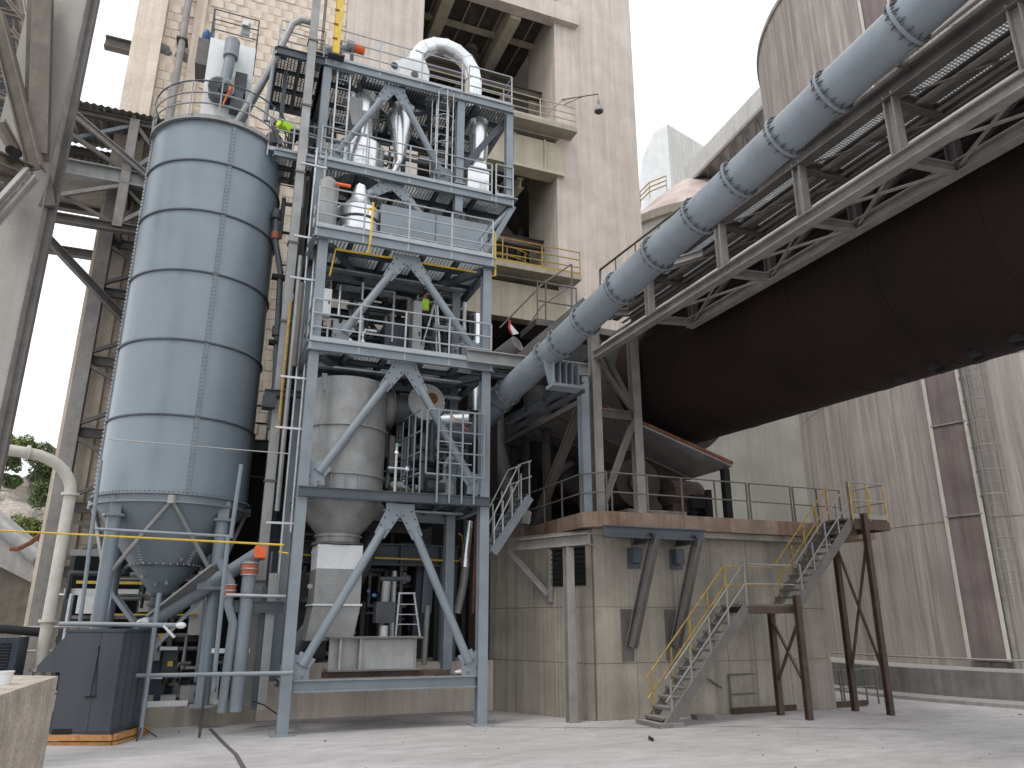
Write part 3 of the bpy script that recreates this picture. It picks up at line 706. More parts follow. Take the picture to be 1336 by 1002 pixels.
srail(VN+.01, 'dulll'); srail(VF-.01, 'yellowd')
rail(st_, [(tp0, VN-.05, 5.2), (tp1-.03, VN-.05, 5.2), (tp1-.03, -1.0, 5.2)], 1.05, 2, .65, 'dulll', 'yellowd', r=.025, toe=True)
for u_ in (g0_[0]-.1,): pass
for nm_, (u_, ztop, lab) in {'a': (12.55, f1[1]-.2, 0), 'b': (15.15, 5.1, 0)}.items():
    da = Z(1037, 936) if u_ < 13 else Z(1156, 932); db = Z(1003, 931) if u_ < 13 else Z(1116, 928)
    pa_ = (da[0]-.05, VN-.12); pb_ = (db[0]+.05, -1.05)
    ztop2 = 2.95 if u_ < 13 else 5.15
    part('post', MB().ib((pa_[0], pa_[1], 0), (pa_[0], pa_[1], ztop2+(.2 if u_ > 13 else .1)), .15, .15, .025), 'rust', st_)
    part('post', MB().ib((pb_[0], pb_[1], 0), (pb_[0], pb_[1], ztop2-.25), .15, .15, .025), 'rust', st_)
    part('cross_brace', MB().bar((pa_[0], pa_[1], .9 if u_ > 13 else .8), (pb_[0], pb_[1], ztop2-.5), .07, .05), 'rust', st_)
    part('cross_brace', MB().bar((pb_[0], pb_[1], .9 if u_ > 13 else .8), (pa_[0], pa_[1], ztop2-.5), .07, .05), 'rust', st_)
mb = MB().box((f0[0]-.2, VN-.1, 0), (f0[0]+.5, VF+.1, .1)); solo('stair_footing', mb, 'kerb', 'small concrete footing pad under the bottom of the staircase', 'footing')
q = Z(910, 940); solo('concrete_lump', MB().prism([(q[0], q[1]), (q[0]+.5, q[1]-.05), (q[0]+.45, q[1]+.4), (q[0]+.05, q[1]+.35)], 0, .12), 'kerb', 'flat concrete lump on the ground beside the stair foot', 'rubble')
# ground level barrier behind the stair posts
t = thing('pipe_barrier', 'low rusty pipe barrier on a kerb along the machine house foot', 'barrier', Z(960, 930))
ba, bb = Z(955, 932), Z(1100, 922); bc = Z(1147, 918)
rail(t, [ba, bb], 1.0, 2, 1.1, 'dull', r=.025, toe=False)
rail(t, [(bb[0]+.1, bb[1], 0), bc], 1.0, 2, .6, 'dull', r=.025, toe=False)
part('kerb_beam', MB().bar((ba[0], ba[1], .08), (bb[0]+.8, bb[1]-.05, .08), .16, .16), 'rust', t)
part('fallen_brace', MB().tube(Z(985, 927), V(923, 885, -.5), .03, 6), 'dull', t)
# grey kerb before the house right side & pale dusty strip
# ---- kiln end shed roof on the slab
sh = thing('shed_roof', 'sloping dark steel canopy with rusty edge under the kiln on the house slab', 'canopy', (10, 2, 5.18))
RA, RB, RC, RD = U(658, 578, 7.9), U(752, 528, 7.9), V(950, 608, -.35), V(900, 640, 2.5)
RA = (7.9, RA[1], RA[2])
q1, q2 = (7.72, 6.5, 8.57), (7.72, .1, 8.5); q3, q4 = (12.1, -.75, 6.72), (12.2, 5.9, 6.72)
part('roof_plate', MB().ext([q1, q2, q3, q4], (0, 0, .07)), 'galvd', sh)
part('roof_edge', MB().bar(plus(q2, (0, -.03, .1)), plus(q3, (0, -.03, .1)), .06, .08), 'rusto', sh)
part('roof_edge', MB().bar(plus(q1, (-.04, 0, 0)), plus(q2, (-.04, 0, 0)), .08, .16), 'dull', sh)
for k in range(3): part('rafter', MB().bar(plus(lerp(q2, q1, k/4+.3), (.1, 0, -.04)), plus(lerp(q3, q4, k/4+.3), (-.1, 0, -.04)), .1, .08), 'dull', sh)
for (u_, v_, zt_) in ((7.95, 3.3, 8.4), (7.95, 6.2, 8.45), (7.95, 5.0, 8.45), (12.0, -.5, 6.7), (12.0, 5.4, 6.7), (10.5, 6.0, 7.3)):
    part('column', MB().ib((u_, v_, 5.18), (u_, v_, zt_), .2, .2, .02, (0, 1, 0)), 'shell' if v_ > -.4 else 'black', sh)
part('back_sheet', MB().box((7.9, 6.95, 5.2), (15.3, 7.0, 9.6)), 'shell', sh)
# motor, gearbox and pier seen under the canopy
t = thing('drive_unit', 'dusty round gear case with motor on the slab beneath the canopy', 'machine', (10.3, 1.2, 5.18))
part('bed_block', MB().box((9.2, .4, 5.18), (11.2, 2.2, 5.5)), 'concd', t)
part('gear_case', MB().tube((9.7, .6, 6.3), (9.7, 1.4, 6.3), .75, 28).tube((9.7, .5, 6.3), (9.7, .6, 6.3), .35, 20), 'shell', t)
part('motor', MB().tube((10.7, .7, 6.1), (11.9, .9, 6.1), .42, 20).box((10.8, .5, 5.5), (11.8, 1.1, 5.8)), 'rust', t)
part('pipe', MB().path([(8.4, 1, 5.3), (8.4, 1, 6.2), (8.8, 1, 6.6), (9.2, 1, 6.6)], .1, 8), 'dull', t)
t = thing('support_roller', 'dark roller block on the slab edge right of the gear case', 'machine', (11.4, .3, 5.18))
part('block', MB().box((11.3, .2, 5.6), (12.0, .9, 6.0)), 'black', t); part('leg', MB().box((11.35, .3, 5.18), (11.5, .8, 5.6)), 'black', t); part('leg', MB().box((11.8, .3, 5.18), (11.95, .8, 5.6)), 'black', t)
part('upright', MB().box((11.55, -.2, 5.18), (11.7, -.05, 6.1)), 'black', t)
# dark ducts left of the canopy
t = thing('exhaust_duct', 'fat sooty duct leaning down behind the small blue stair at the kiln end', 'duct', (8.4, 4.5, 5.18))
part('duct_tube', MB().path([(8.6, 5.6, 10.4), (8.6, 5.2, 8.6), (8.9, 4.4, 7.2), (10.2, 3.6, 5.9)], .5, 20), 'shell', t)
part('duct_flange', MB().tube((8.94, 4.38, 7.15), (9.05, 4.3, 7.02), .62, 20), 'dull', t)
t = thing('exhaust_duct', 'second curved sooty duct rising past the canopy corner', 'duct', (7.4, 6.6, 5.2))
part('duct_tube', MB().path([(7.4, 6.8, 10), (7.3, 6.4, 8.4), (7.6, 5.8, 6.6), (8.0, 5.2, 5.2)], .38, 18), 'dull', t)
# dark hood closing kiln head
t = thing('kiln_hood', 'black steel hood closing the lower end of the rotary kiln', 'hood', (11.5, 5.5, 5.18))
part('hood_shell', MB().box((9.2, 4.6, 6.2), (13.8, 7.2, 12.1)), 'shell', t)
part('hood_rib', MB().box((9.1, 4.5, 8.9), (13.9, 4.6, 9.1)), 'rust', t)

# ---- A-frame and walkway bridge along the kiln
AF = thing('trestle_frame', 'dusty grey braced steel trestle standing on the slab and carrying the walkway', 'trestle', (8.5, -.3, 5.18))
UL, UR = 7.87, 9.18
for u_ in (UL, UR): part('column', MB().ib((u_, -.3, 5.18), (u_, -.3, 10.6), .26, .26, .03), 'dulll', AF)
part('cross_beam', MB().ib((UL, -.3, 8.05), (UR, -.3, 8.05), .2, .26, .03), 'dull', AF)
part('brace', MB().bar((UL+.1, -.32, 10.3), (UR-.05, -.32, 8.2), .14), 'dull', AF); part('brace', MB().bar((UL+.05, -.4, 9.6), (UR-.15, -.4, 8.2), .12), 'dull', AF)
part('brace', MB().bar((UR-.1, -.32, 7.9), (UL+.1, -.32, 5.4), .16), 'dull', AF)
part('long_brace', MB().ib((UL-.2, -.1, 8.6), (7.45, 3.2, 5.2), .24, .2, .03), 'dull', AF)
WB = thing('walkway_bridge', 'long dusty steel walkway bridge running beside the kiln and the blue pipe', 'bridge', (8.5, -6, 9.7))
S_ = .02
def wl(u_, v_, z_): return (u_, v_, z_ + S_*(v_+10)*.6)
V0, V1 = -17.5, -.3
for u_, z_ in ((UL, 9.62), (UR, 9.78)):
    part('bottom_chord', MB().ib(wl(u_, V0, z_), wl(u_, V1 if u_ == UL else -3.2, z_), .22, .24, .03), 'dulll', WB)
for u_ in (UL, UR): part('top_chord', MB().ib(wl(u_, V0, 10.95), wl(u_, V1, 10.95), .24, .3, .03), 'dull', WB)
for u_, z_ in ((UL-.12, 11.12), (UL-.2, 11.2), (UL-.28, 11.12)):
    part('conduit', MB().tube(wl(u_, V0, z_), wl(u_, V1-3, z_), .035, 8), 'dulll', WB)
for k in range(8): part('pipe_clip', MB().box(wl(UL-.33, -3.6-k*1.6, 11.04), wl(UL-.05, -3.54-k*1.6, 11.26)), 'dull', WB)
part('pipe', MB().tube(wl(UL+.22, V0, 9.9), wl(UL+.22, V1-.2, 9.9), .1, 12), 'cream', WB)
for u_ in (UL+.75, UR+.45, UR+.9, UR+1.35, UR+1.8): part('runner_beam', MB().ib(wl(u_, V0, 10.98), wl(u_, V1, 10.98), .18, .24, .03), 'dull', WB)
for u_, z_ in ((UL+.55, 10.85), (UL+1.0, 10.82), (UR+.6, 10.8)): part('cable_tray', MB().bar(wl(u_, V0, z_), wl(u_, V1, z_), .09, .02), 'dulll', WB)
nodes_ = [-3.4, -6.4, -8.9, -11.1, -13.3, -15.5]
for i, v_ in enumerate(nodes_):
    for u_ in (UL, UR): part('post', MB().ib(wl(u_, v_, 9.7), wl(u_, v_, 10.9), .18, .2, .025), 'dulll' if u_ == UL else 'dull', WB)
    part('cross_beam', MB().ib(wl(UL, v_, 10.85), wl(UR+1.8, v_, 10.95), .16, .22, .025), 'dull', WB)
    part('cross_beam', MB().ib(wl(UL, v_, 9.66), wl(UR, v_, 9.76), .14, .18, .025), 'dulll', WB)
    if i < 5:
        v2 = nodes_[i+1]
        part('brace', MB().tube(wl(UL, v_, 9.7), wl(UR, v2, 9.78), .03, 6), 'dulll', WB)
        part('brace', MB().tube(wl(UR, v_, 9.78), wl(UL, v2, 9.7), .03, 6), 'dulll', WB)
        part('brace', MB().bar(wl(UR, v_, 9.78), wl(UR, v2, 10.9), .09), 'dull', WB)
        part('brace_rod', MB().tube(wl(UL, v_, 10.8), wl(UR, v2, 10.8), .02, 5), 'dull', WB)
part('brace', MB().ib(wl(UL-1.0, -3.2, 10.6), wl(UL+.1, -5.6, 10.5), .16, .18, .025), 'dulll', WB)
part('brace', MB().ib(wl(UL-1.2, -1.6, 10.3), wl(UL+.1, -2.2, 10.3), .16, .18, .025), 'dull', WB)
gr = MB()
for i in range(int(17/.06)): gr.box((UL+.14, V0+i*.06, 11.14+S_*(V0+i*.06+10)*.6), (UR+1.7, V0+i*.06+.022, 11.165+S_*(V0+i*.06+10)*.6))
for i in range(36): gr.bar(wl(UL+.18+i*.083, V0, 11.16), wl(UL+.18+i*.083, V1, 11.16), .018, .02)
part('floor_grating', gr, 'grille', WB, kind='stuff')
mb = MB(); h0 = Y(765, 345, 27)
# upper walkway with hand rails beyond the pipe, reaching the preheater building
wk = thing('walkway', 'upper grating walkway with tall handrails between the open bay and the kiln', 'walkway', (9.8, 4.5, 13.8))
wz = V(760, 430, 5)[2]
part('walkway_deck', MB().box((8.2, 4.6, wz-.25), (11.6, 6.1, wz)), 'dull', wk)
rail(wk, [(8.3, 4.7, wz), (9.9, 4.7, wz)], 1.5, 2, 1.4, 'dull', r=.03, toe=False)
a, b = V(783, 352, 4), V(925, 243, -5.5)
hr = part('sloping_handrail', MB().path([(a[0]-.05, a[1], a[2]-1.6), a, (lerp(a, b, .5)), b], .035, 8), 'dull', wk)
for k in (.2, .42, .64): q = lerp(a, b, k); part('post', MB().tube(q, (q[0], q[1], q[2]-1.5), .03, 6), 'dull', hr)
a, b = V(706, 372, 6.5), V(646, 435, 6.5)
part('sloping_handrail', MB().path([V(745, 345, 6.5), a, V(652, 428, 6.5)], .035, 8), 'dull', wk)
part('sloping_handrail', MB().path([V(745, 372, 6.5), V(706, 400, 6.5), V(690, 425, 6.5)], .03, 8), 'dull', wk)
for px, y0, y1 in ((712, 365, 430), (746, 345, 420)): part('post', MB().tube(V(px, y0, 6.5), V(px, y1, 6.5), .035, 6), 'dull', wk)
part('stair_stringer', MB().bar(V(760, 395, 4.2), V(660, 480, 4.2), .5, .28), 'dull', wk)
part('stair_stringer', MB().bar(V(770, 405, 3.4), V(690, 482, 3.4), .1, .3), 'shell', wk)

# ---- the long blue-grey process pipe
PA, PB = (5.35, .75, 8.45), (6.95, -13.6, 11.13)
PRr = .355
pp = thing('process_pipe', 'long blue-grey flanged pipe climbing from the steel tower past the kiln', 'pipe', PA)
part('pipe_shell', MB().tube(PA, PB, PRr, 48), 'steel', pp)
dP = (Vector(PB)-Vector(PA)); LP = dP.length; dPn = dP/LP
def near_t(px, py):
    d = ray(px, py).normalized(); best = (1e9, 0)
    for i in range(600):
        t_ = i/600; q = P(lerp(PA, PB, t_)); s_ = (q-CAM).cross(d).length
        if s_ < best[0]: best = (s_, t_)
    return best[1]
fl = [(640, 532), (664, 512), (716, 465), (735, 450), (764, 418), (812, 380), (862, 336), (914, 285), (963, 232), (1023, 180), (1085, 118), (1183, 30)]
for (px, py) in fl:
    c = Vector(PA)+dPn*LP*near_t(px, py)
    f = part('flange', MB().tube(c-dPn*.028, c+dPn*.028, PRr+.06, 40), 'steel', pp)
    gu = MB(); bo_ = MB(); _, a_, b_ = MB()._fr(c, c+dPn, (0, 0, 1))
    for i in range(12):
        t_ = 2*math.pi*i/12; n_ = a_*math.cos(t_)+b_*math.sin(t_); s_ = n_.cross(dPn)*.007
        for sg in (-1, 1): gu.ext([c+n_*(PRr-.01)+dPn*sg*.029-s_, c+n_*(PRr+.055)+dPn*sg*.029-s_, c+n_*(PRr-.01)+dPn*sg*.15-s_], s_*2)
    part('gusset_set', gu, 'steeld', f, kind='stuff')
    for i in range(24):
        t_ = 2*math.pi*(i+.5)/24; n_ = a_*math.cos(t_)+b_*math.sin(t_); q = c+n_*(PRr+.045)
        bo_.tube(q-dPn*.075, q+dPn*.075, .014, 6)
    part('bolt_set', bo_, 'dull', f, kind='stuff')
t0 = near_t(722, 458); c = Vector(PA)+dPn*LP*t0
part('saddle', MB().ext([tuple(c+Vector((-.25, .1, -.3))), tuple(c+Vector((-.12, .1, .1))), tuple(c+Vector((.1, .1, -.9))), tuple(c+Vector((-.1, .1, -.9)))], (0, -.08, 0)).box(tuple(c+Vector((-.1, -.2, -1.0))), tuple(c+Vector((.75, .25, -.92)))), 'steel', pp)
for k in range(5): part('saddle_rib', MB().box(tuple(c+Vector((-.05+k*.17, -.15, -.95))), tuple(c+Vector((-.03+k*.17, .2, -.3)))), 'steel', pp)
# pipe-side truss below
t = thing('pipe_support', 'dark sloping support truss right under the lower end of the blue-grey pipe', 'support', (6.5, 0, 7))
sa, sb = tuple(Vector(PA)+Vector((.35, .3, -.55))), tuple(c+Vector((.9, .2, -.6)))
part('rail_beam', MB().ib(sa, sb, .16, .2, .02), 'steeld', t); part('rail_beam', MB().bar(plus(sa, (.2, .3, -.2)), plus(sb, (.2, .3, -.2)), .1, .12), 'dark', t)
for k in range(4):
    a = lerp(sa, sb, k/4+.05); part('cross_piece', MB().bar(plus(a, (-.2, -.1, 0)), plus(a, (.2, .3, -.1)), .05), 'dark', t)
# perforated silencer end and its barrel
q = U(675, 448, 6.6)
t = thing('air_silencer', 'rusty grey cylinder with a perforated round end above the blue-grey pipe', 'silencer', q)
ax = (Vector(V(640, 475, q[1]+1.2))-Vector(q)); ax = Vector((-.55, .9, -.45)).normalized()
part('barrel', MB().tube(tuple(Vector(q)+ax*1.5), q, .27, 28), 'dulll', t)
mb = MB(); _, a_, b_ = MB()._fr(Vector(q), Vector(q)+ax, (0, 0, 1))
for i in range(-4, 5):
    for j in range(-4, 5):
        x_, y_ = (i+(j % 2)*.5)*.056, j*.05
        if x_*x_+y_*y_ < .235**2: cc = Vector(q)+a_*x_+b_*y_; mb.tube(cc-ax*.004, cc+ax*.02, .019, 6)
part('perforation', mb, 'black', t, kind='stuff')
# ================================================================== STEEL TOWER
T = thing('steel_tower', 'tall blue-grey steel frame tower with five grating decks and guard rails', 'steel tower', (2.3, 0, 0))
ZB, Z5, Z4, Z3, Z2, Z1 = 1.0, 5.45, 9.15, 12.32, 15.67, 19.3
W_ = 4.62; VU = 1.9; VB = 4.8
def column(u_, v_, z0, z1, w_=.25, m='steel', up=(0, 1, 0)):
    c = part('column', MB().ib((u_, v_, z0), (u_, v_, z1), w_, w_, .03, up), m, T)
    part('base_plate', MB().box((u_-.25, v_-.22, z0), (u_+.25, v_+.22, z0+.04)), m, c)
    return c
for u_ in (0, W_): column(u_, 0, 0, Z3-.24)
for u_ in (-.1, 4.3): column(u_, VU, 1.32 if VU > 2.9 else 1.0, Z1-.3)
for u_ in (-.1, 4.3):
    part('column', MB().ib((u_, VB, 1.32), (u_, VB, Z1-.3), .28, .28, .03, (0, 1, 0)), 'steeld', T)
column(6.05, VU, Z2, Z1-.26, .24)
part('column', MB().ib((6.05, VB, Z2-.3), (6.05, VB, Z1-.3), .24, .24, .03, (0, 1, 0)), 'steel', T)
# splice plates on the upper front columns
for u_ in (-.1, 4.3):
    for z_ in (12.6, 15.9): part('splice_plate', MB().box((u_-.17, VU-.17, z_-.06), (u_+.17, VU+.17, z_)), 'steel', T)
# portal frame
part('portal_column', MB().box((-.55, 2.95, 1.32), (.32, 3.35, 3.9)), 'steeld', T)
part('portal_column', MB().ib((4.62, 3.15, 1.32), (4.62, 3.15, 3.9), .5, .5, .04, (0, 1, 0)), 'steeld', T)
part('portal_beam', MB().ib((-.7, 3.15, 4.2), (4.95, 3.15, 4.2), .4, .6, .04), 'steeld', T)
for u_ in (.6, 1.9, 3.2, 4.4): part('stiffener', MB().box((u_, 2.96, 3.94), (u_+.03, 3.13, 4.46)), 'steeld', T)
# side framing (left face) : beams and diagonals going back
for u_ in (-.1, 4.3):
    for z_ in (Z5-.2, Z4-.2, Z3-.2, Z2-.2, Z1-.2, 7.3, 10.7, 14, 17.5):
        part('side_beam', MB().ib((u_, VU, z_), (u_, VB, z_), .16, .2, .02), 'steeld', T)
    for a, b in ((Z5, Z4), (Z4, Z3), (Z3, Z2), (Z2, Z1)):
        part('side_brace', MB().tube((u_, VU, a+.2), (u_, VB, b-.3), .06, 8), 'steeld', T)
for u_ in (0, W_):
    for z_ in (ZB, Z5-.2, Z4-.2): part('side_beam', MB().ib((u_, .1, z_), (u_, VU, z_), .16, .2, .02), 'steel', T)
# inner levels beams across at mid depth
for z_ in (Z5-.3, Z4-.3, Z3-.3, Z2-.3, Z1-.3):
    part('cross_beam', MB().ib((-.1, VB, z_), (4.3, VB, z_), .2, .3, .02), 'steeld', T)
    if z_ < Z3: part('cross_beam', MB().ib((-.1, VU, z_), (4.4, VU, z_), .2, .3, .02), 'steel', T)
for z0, z1 in ((Z5, Z4), (Z4, Z3), (Z3, Z2)):
    for sg in (0, 1):
        ua, ub = (.0, 2.1) if not sg else (4.3, 2.2)
        part('rear_brace', MB().tube((ua, VB, z0+.2), (ub, VB, z1-.4), .09, 8), 'steeld', T)
# front beams
part('front_beam', MB().ib((.15, 0, ZB), (W_-.15, 0, ZB), .22, .26, .025), 'steel', T)
part('front_beam', MB().ib((-.1, -.17, Z5-.1), (W_+.12, -.17, Z5-.1), .1, .24, .02), 'steeld', T)

def braces(v_, z0, z1, ul, uc, ur, r=.105, low=.3):
    """inverted V of round braces meeting at gusset plates"""
    for s_, ue in ((-1, ul), (1, ur)):
        top = Vector((uc+s_*.14, v_, z1-.05)); bot = Vector((ue, v_, z0+.05)); d = (bot-top).normalized()
        b_ = part('brace', MB().tube(top+d*.55, bot-d*low, r, 16), 'steel', T)
        pn = Vector((d.z, 0, -d.x))*.2
        for (p_, q_) in ((top+d*.0, top+d*.75), (bot-d*.55, bot+d*.05)):
            gp = part('gusset_plate', MB().ext([p_-pn, p_+pn, q_+pn*.7, q_-pn*.7], (0, -.03, 0)).ext([p_-pn, p_+pn, q_+pn*.7, q_-pn*.7], (0, .001, 0)), 'steel', b_)
    g_ = MB()
    for s_, ue in ((-1, ul), (1, ur)):
        top = Vector((uc+s_*.14, v_, z1-.05)); bot = Vector((ue, v_, z0+.05)); d = (bot-top).normalized(); pn = Vector((d.z, 0, -d.x))*.12
        for k in (.1, .3, .5):
            for e_ in (-1, 1): q = top+d*k+pn*e_; g_.tube(q+Vector((0, -.055, 0)), q+Vector((0, -.03, 0)), .022, 6)
        for k in (.1, .3):
            for e_ in (-1, 1): q = bot-d*k+pn*e_; g_.tube(q+Vector((0, -.055, 0)), q+Vector((0, -.03, 0)), .022, 6)
    part('bolt_set', g_, 'steeld', T, kind='stuff')
    part('apex_plate', MB().box((uc-.36, v_-.02, z1-.16), (uc+.36, v_+.02, z1+.1)), 'steel', T)
    for ue, s_ in ((ul, 1), (ur, -1)):
        part('corner_plate', MB().ext([(ue-s_*.12, v_, z0-.0), (ue+s_*.32, v_, z0-.0), (ue+s_*.28, v_, z0+.4), (ue-s_*.12, v_, z0+.62)], (0, -.025, 0)), 'steel', T)
braces(0, ZB+.12, Z5-.35, .18, 2.42, W_-.2)
braces(0, Z5+.1, Z4-.32, .2, 2.36, W_-.15)
braces(0, Z4+.1, Z3-.35, .55, 2.3, W_-.15)
braces(VU, Z3+1.4, Z2-.3, .1, 2.15, 3.9)
braces(VU, Z2+.1, Z1-.4, .25, 2.05, 3.95)

# decks
d5 = deck(T, 2.3, W_+.1, -.1, 2.9, Z5, .22)
part('deck_frame', MB().ib((-.1, .1, Z5-.1), (2.3, .1, Z5-.1), .12, .2, .02).ib((-.1, 2.6, Z5-.1), (2.3, 2.6, Z5-.1), .12, .2, .02), 'steel', T)
d4 = deck(T, -.15, W_+.15, -.2, 3.6, Z4, .24, 5)
d3 = deck(T, -.25, W_+.15, -.25, 3.6, Z3, .28, 5)
d2 = deck(T, -.15, 5.95+.2, VU-.15, 4.9, Z2, .26, 5)
d1 = deck(T, -.2, 6.15, VU-.15, 4.9, Z1, .28, 5, gm='steeld')
dx = deck(T, -1.65, -.2, VU-.1, 4.6, Z1, .28, 2, gm='steeld', fm='steeld')
dk = deck(T, -1.4, -.2, VU-.1, 3.2, Z2, .2, 2, fm='steel')
# diagonals under cantilevers
part('knee_brace', MB().tube((6.1, VU, Z2-.3), (4.35, VU, Z2-2.6), .09, 10), 'steel', T)
part('knee_brace', MB().bar((6.2, VU, Z2-.2), (4.75, VU-.2, Z3+.3), .2, .16), 'steel', T)
part('knee_brace', MB().bar((6.05, VU+.3, Z1-.3), (4.4, VU+.3, Z2+.9), .16, .2), 'steeld', T)
for u_ in (.9, 1.9, 3.2): part('soffit_brace', MB().bar((u_, VU+.1, Z1-.35), (u_+.9, VB, Z1-.5), .12, .16), 'steeld', T)
part('soffit_brace', MB().bar((.3, VU+.1, Z1-.4), (4.2, VB, Z1-.5), .08, .1), 'steeld', T)
part('soffit_brace', MB().bar((4.2, VU+.1, Z1-.4), (.3, VB, Z1-.5), .08, .1), 'steeld', T)
for z_ in (Z4, Z3):
    part('soffit_brace', MB().bar((.2, 0, z_-.34), (2.4, 3.5, z_-.34), .14, .12), 'steeld', T); part('soffit_brace', MB().bar((4.5, 0, z_-.34), (2.4, 3.5, z_-.34), .16, .2), 'steeld', T)
# guard rails
rail(T, [(-.1, 1.7, Z4), (-.12, -.2, Z4), (W_+.1, -.2, Z4)], 1.15, 3, 1.25, drop=.22)
rail(T, [(-.2, 1.7, Z3), (-.22, -.26, Z3), (W_+.1, -.26, Z3), (W_+.1, 1.7, Z3)], 1.2, 3, 1.15, drop=.26)
rail(T, [(.55, .35, Z3), (4.5, .35, Z3)], .5, 1, 1.2, 'galv', r=.02, toe=False, drop=0)
rail(T, [(-.1, VU-.15, Z2), (5.4, VU-.15, Z2)], 1.15, 3, 1.3, drop=.2)
rail(T, [(5.55, VU-.15, Z2), (6.15, VU-.15, Z2), (6.15, 3.2, Z2)], 1.2, 3, 1.2, drop=.3)
rail(T, [(.12, VU-.15, Z1), (4.3, VU-.15, Z1)], 1.2, 3, 1.35, drop=.15)
rail(T, [(4.55, VU-.15, Z1), (6.1, VU-.15, Z1), (6.15, 4.9, Z1), (.5, 4.9, Z1)], 1.2, 3, 1.35, drop=.15)
rail(T, [(-1.6, VU-.05, Z2), (-.2, VU-.05, Z2)], 1.1, 3, .7, drop=.2)
rail(T, [(.1, 3.5, Z4), (4.5, 3.5, Z4)], 1.1, 3, 1.2, drop=.1)
rail(T, [(.1, 3.5, Z3), (4.5, 3.5, Z3)], 1.1, 3, 1.2, drop=.1)
rail(T, [(2.4, 2.85, Z5), (4.5, 2.85, Z5)], 1.1, 3, .9, drop=.1)
rail(T, [(0, 4.8, Z2), (6.1, 4.8, Z2)], 1.1, 3, 1.2, drop=.1)
rail(T, [(-1.6, 4.5, Z1), (-1.6, VU, Z1), (-.25, VU, Z1)], 1.1, 3, 1.2, drop=.1)
for u_ in (1.4, 2.9):
    part('hanger_post', MB().ib((u_, 3.4, Z4), (u_, 3.4, Z3-.3), .14, .14, .015, (0, 1, 0)), 'steeld', T)
    part('hanger_post', MB().ib((u_, 3.9, Z2), (u_, 3.9, Z1-.3), .14, .14, .015, (0, 1, 0)), 'steeld', T)
for z_ in (Z4+1.6, Z3+1.8, Z2+1.9): part('mid_girt', MB().ib((-.1, VB-.05, z_), (4.3, VB-.05, z_), .14, .18, .015), 'steeld', T)
for z_, v_ in ((Z4-.42, .5), (Z3-.45, 1.2), (Z5-.3, 1.0)): part('cable_tray', MB().box((.2, v_, z_), (4.4, v_+.22, z_+.05)), 'galv', T)
# tall cage rail on deck five
cg = MB(); A5 = V(541, 532, -.22); zt_, zb_ = 7.72, 5.55
ul_, ur_ = 2.98, 4.55
for z_ in (7.68,): cg.path([(ul_, -.22, 5.98), (ul_, -.22, z_-.06), (ul_+.06, -.22, z_), (ur_-.06, -.22, z_), (ur_, -.22, z_-.06), (ur_, -.22, 5.95), (ul_, -.22, 5.98)], .026, 6)
for k in range(1, 6): cg.tube((ul_+.3, -.22, 7.68-.28*k), (ur_-.35 if k % 2 else ur_, -.22, 7.68-.28*k), .018, 6)
cgp = part('cage_railing', cg, 'steel', T)
p0 = part('post', MB().bar((ul_+.3, -.24, 5.25), (ul_+.3, -.24, 7.68), .045, .03), 'steel', cgp)
for k in range(1, 4): again(p0, (k*.33, 0, 0))
cg = MB()
for z_ in (7.68, 7.1, 6.55, 6.0): cg.tube((2.85, -.15, z_), (2.62, 1.6, z_), .02, 6)
cgp = part('cage_railing', cg, 'steel', T)
for k in range(5): part('post', MB().tube(lerp((2.85, -.15, 5.45), (2.62, 1.6, 5.45), k/4), plus(lerp((2.85, -.15, 5.45), (2.62, 1.6, 5.45), k/4), (0, 0, 2.25)), .02, 6), 'steel', cgp)
# outrigger beam to the pipe trestle at deck four and its post
part('outrigger_beam', MB().ib((W_-.6, -.25, Z4+.1), (7.65, -.28, Z4+.12), .3, .36, .03).box((7.62, -.44, Z4-.1), (7.65, -.1, Z4+.32)), 'galvd', T)
part('outrigger_beam', MB().ib((W_-.4, .0, Z4-.22), (5.6, 0, Z4-.22), .2, .2, .03), 'steeld', T)
part('outrigger_post', MB().ib((7.48, -.3, 5.18), (7.48, -.3, Z4-.1), .24, .28, .03, (0, 1, 0)), 'steel', T)
# left cantilever arm at deck top and stays
part('stay', MB().tube((-1.55, VU, Z1-.1), (-2.6, 3.0, Z2+.9), .09, 10), 'steel', T)
part('stay', MB().bar((-1.3, VU+.6, Z1-.3), (-1.3, VU+.6, Z1-2.3), .12), 'steeld', T)
part('stay', MB().tube((-1.7, VU+.1, Z1+.05), (-1.75, VU+.1, Z1-2.6), .06, 8), 'steel', T)
part('cross_arm', MB().bar((-1.7, VU+.5, Z1-2.3), (-.2, VU+.5, Z1-2.45), .06), 'steel', T)
# small cable brackets along the left column
for z_ in (4.6, 6.9, 8.2, 10.9, 12.1, 14.3): part('pipe_bracket', MB().bar((-.75, .05, z_), (-.05, .05, z_), .05, .05), 'galv', T)
# side sheet hanging left of the tower (dark grating panels)
for z0, z1 in ((Z5+.2, Z4-.4), (Z4, Z3-.4), (Z3, Z2-.4)):
    part('side_mesh_panel', MB().box((-.32, 2.2, z0), (-.28, 4.4, z1)), 'dark', T)

# ladders (things fixed to the tower are parts)
ladder(T, (.42, VU-.05, Z2), (.42, VU-.05, Z1-.1), .4, (1, 0, 0), False, 'galv', 'ladder')
ladder(T, (3.72, VU+.1, Z2), (3.72, VU+.1, Z1-.2), .4, (1, 0, 0), True, 'galv', 'ladder', (0, -1, 0))
ladder(T, (.35, VU+.1, Z4), (.35, VU+.1, Z3), .4, (1, 0, 0), False, 'galv', 'ladder')

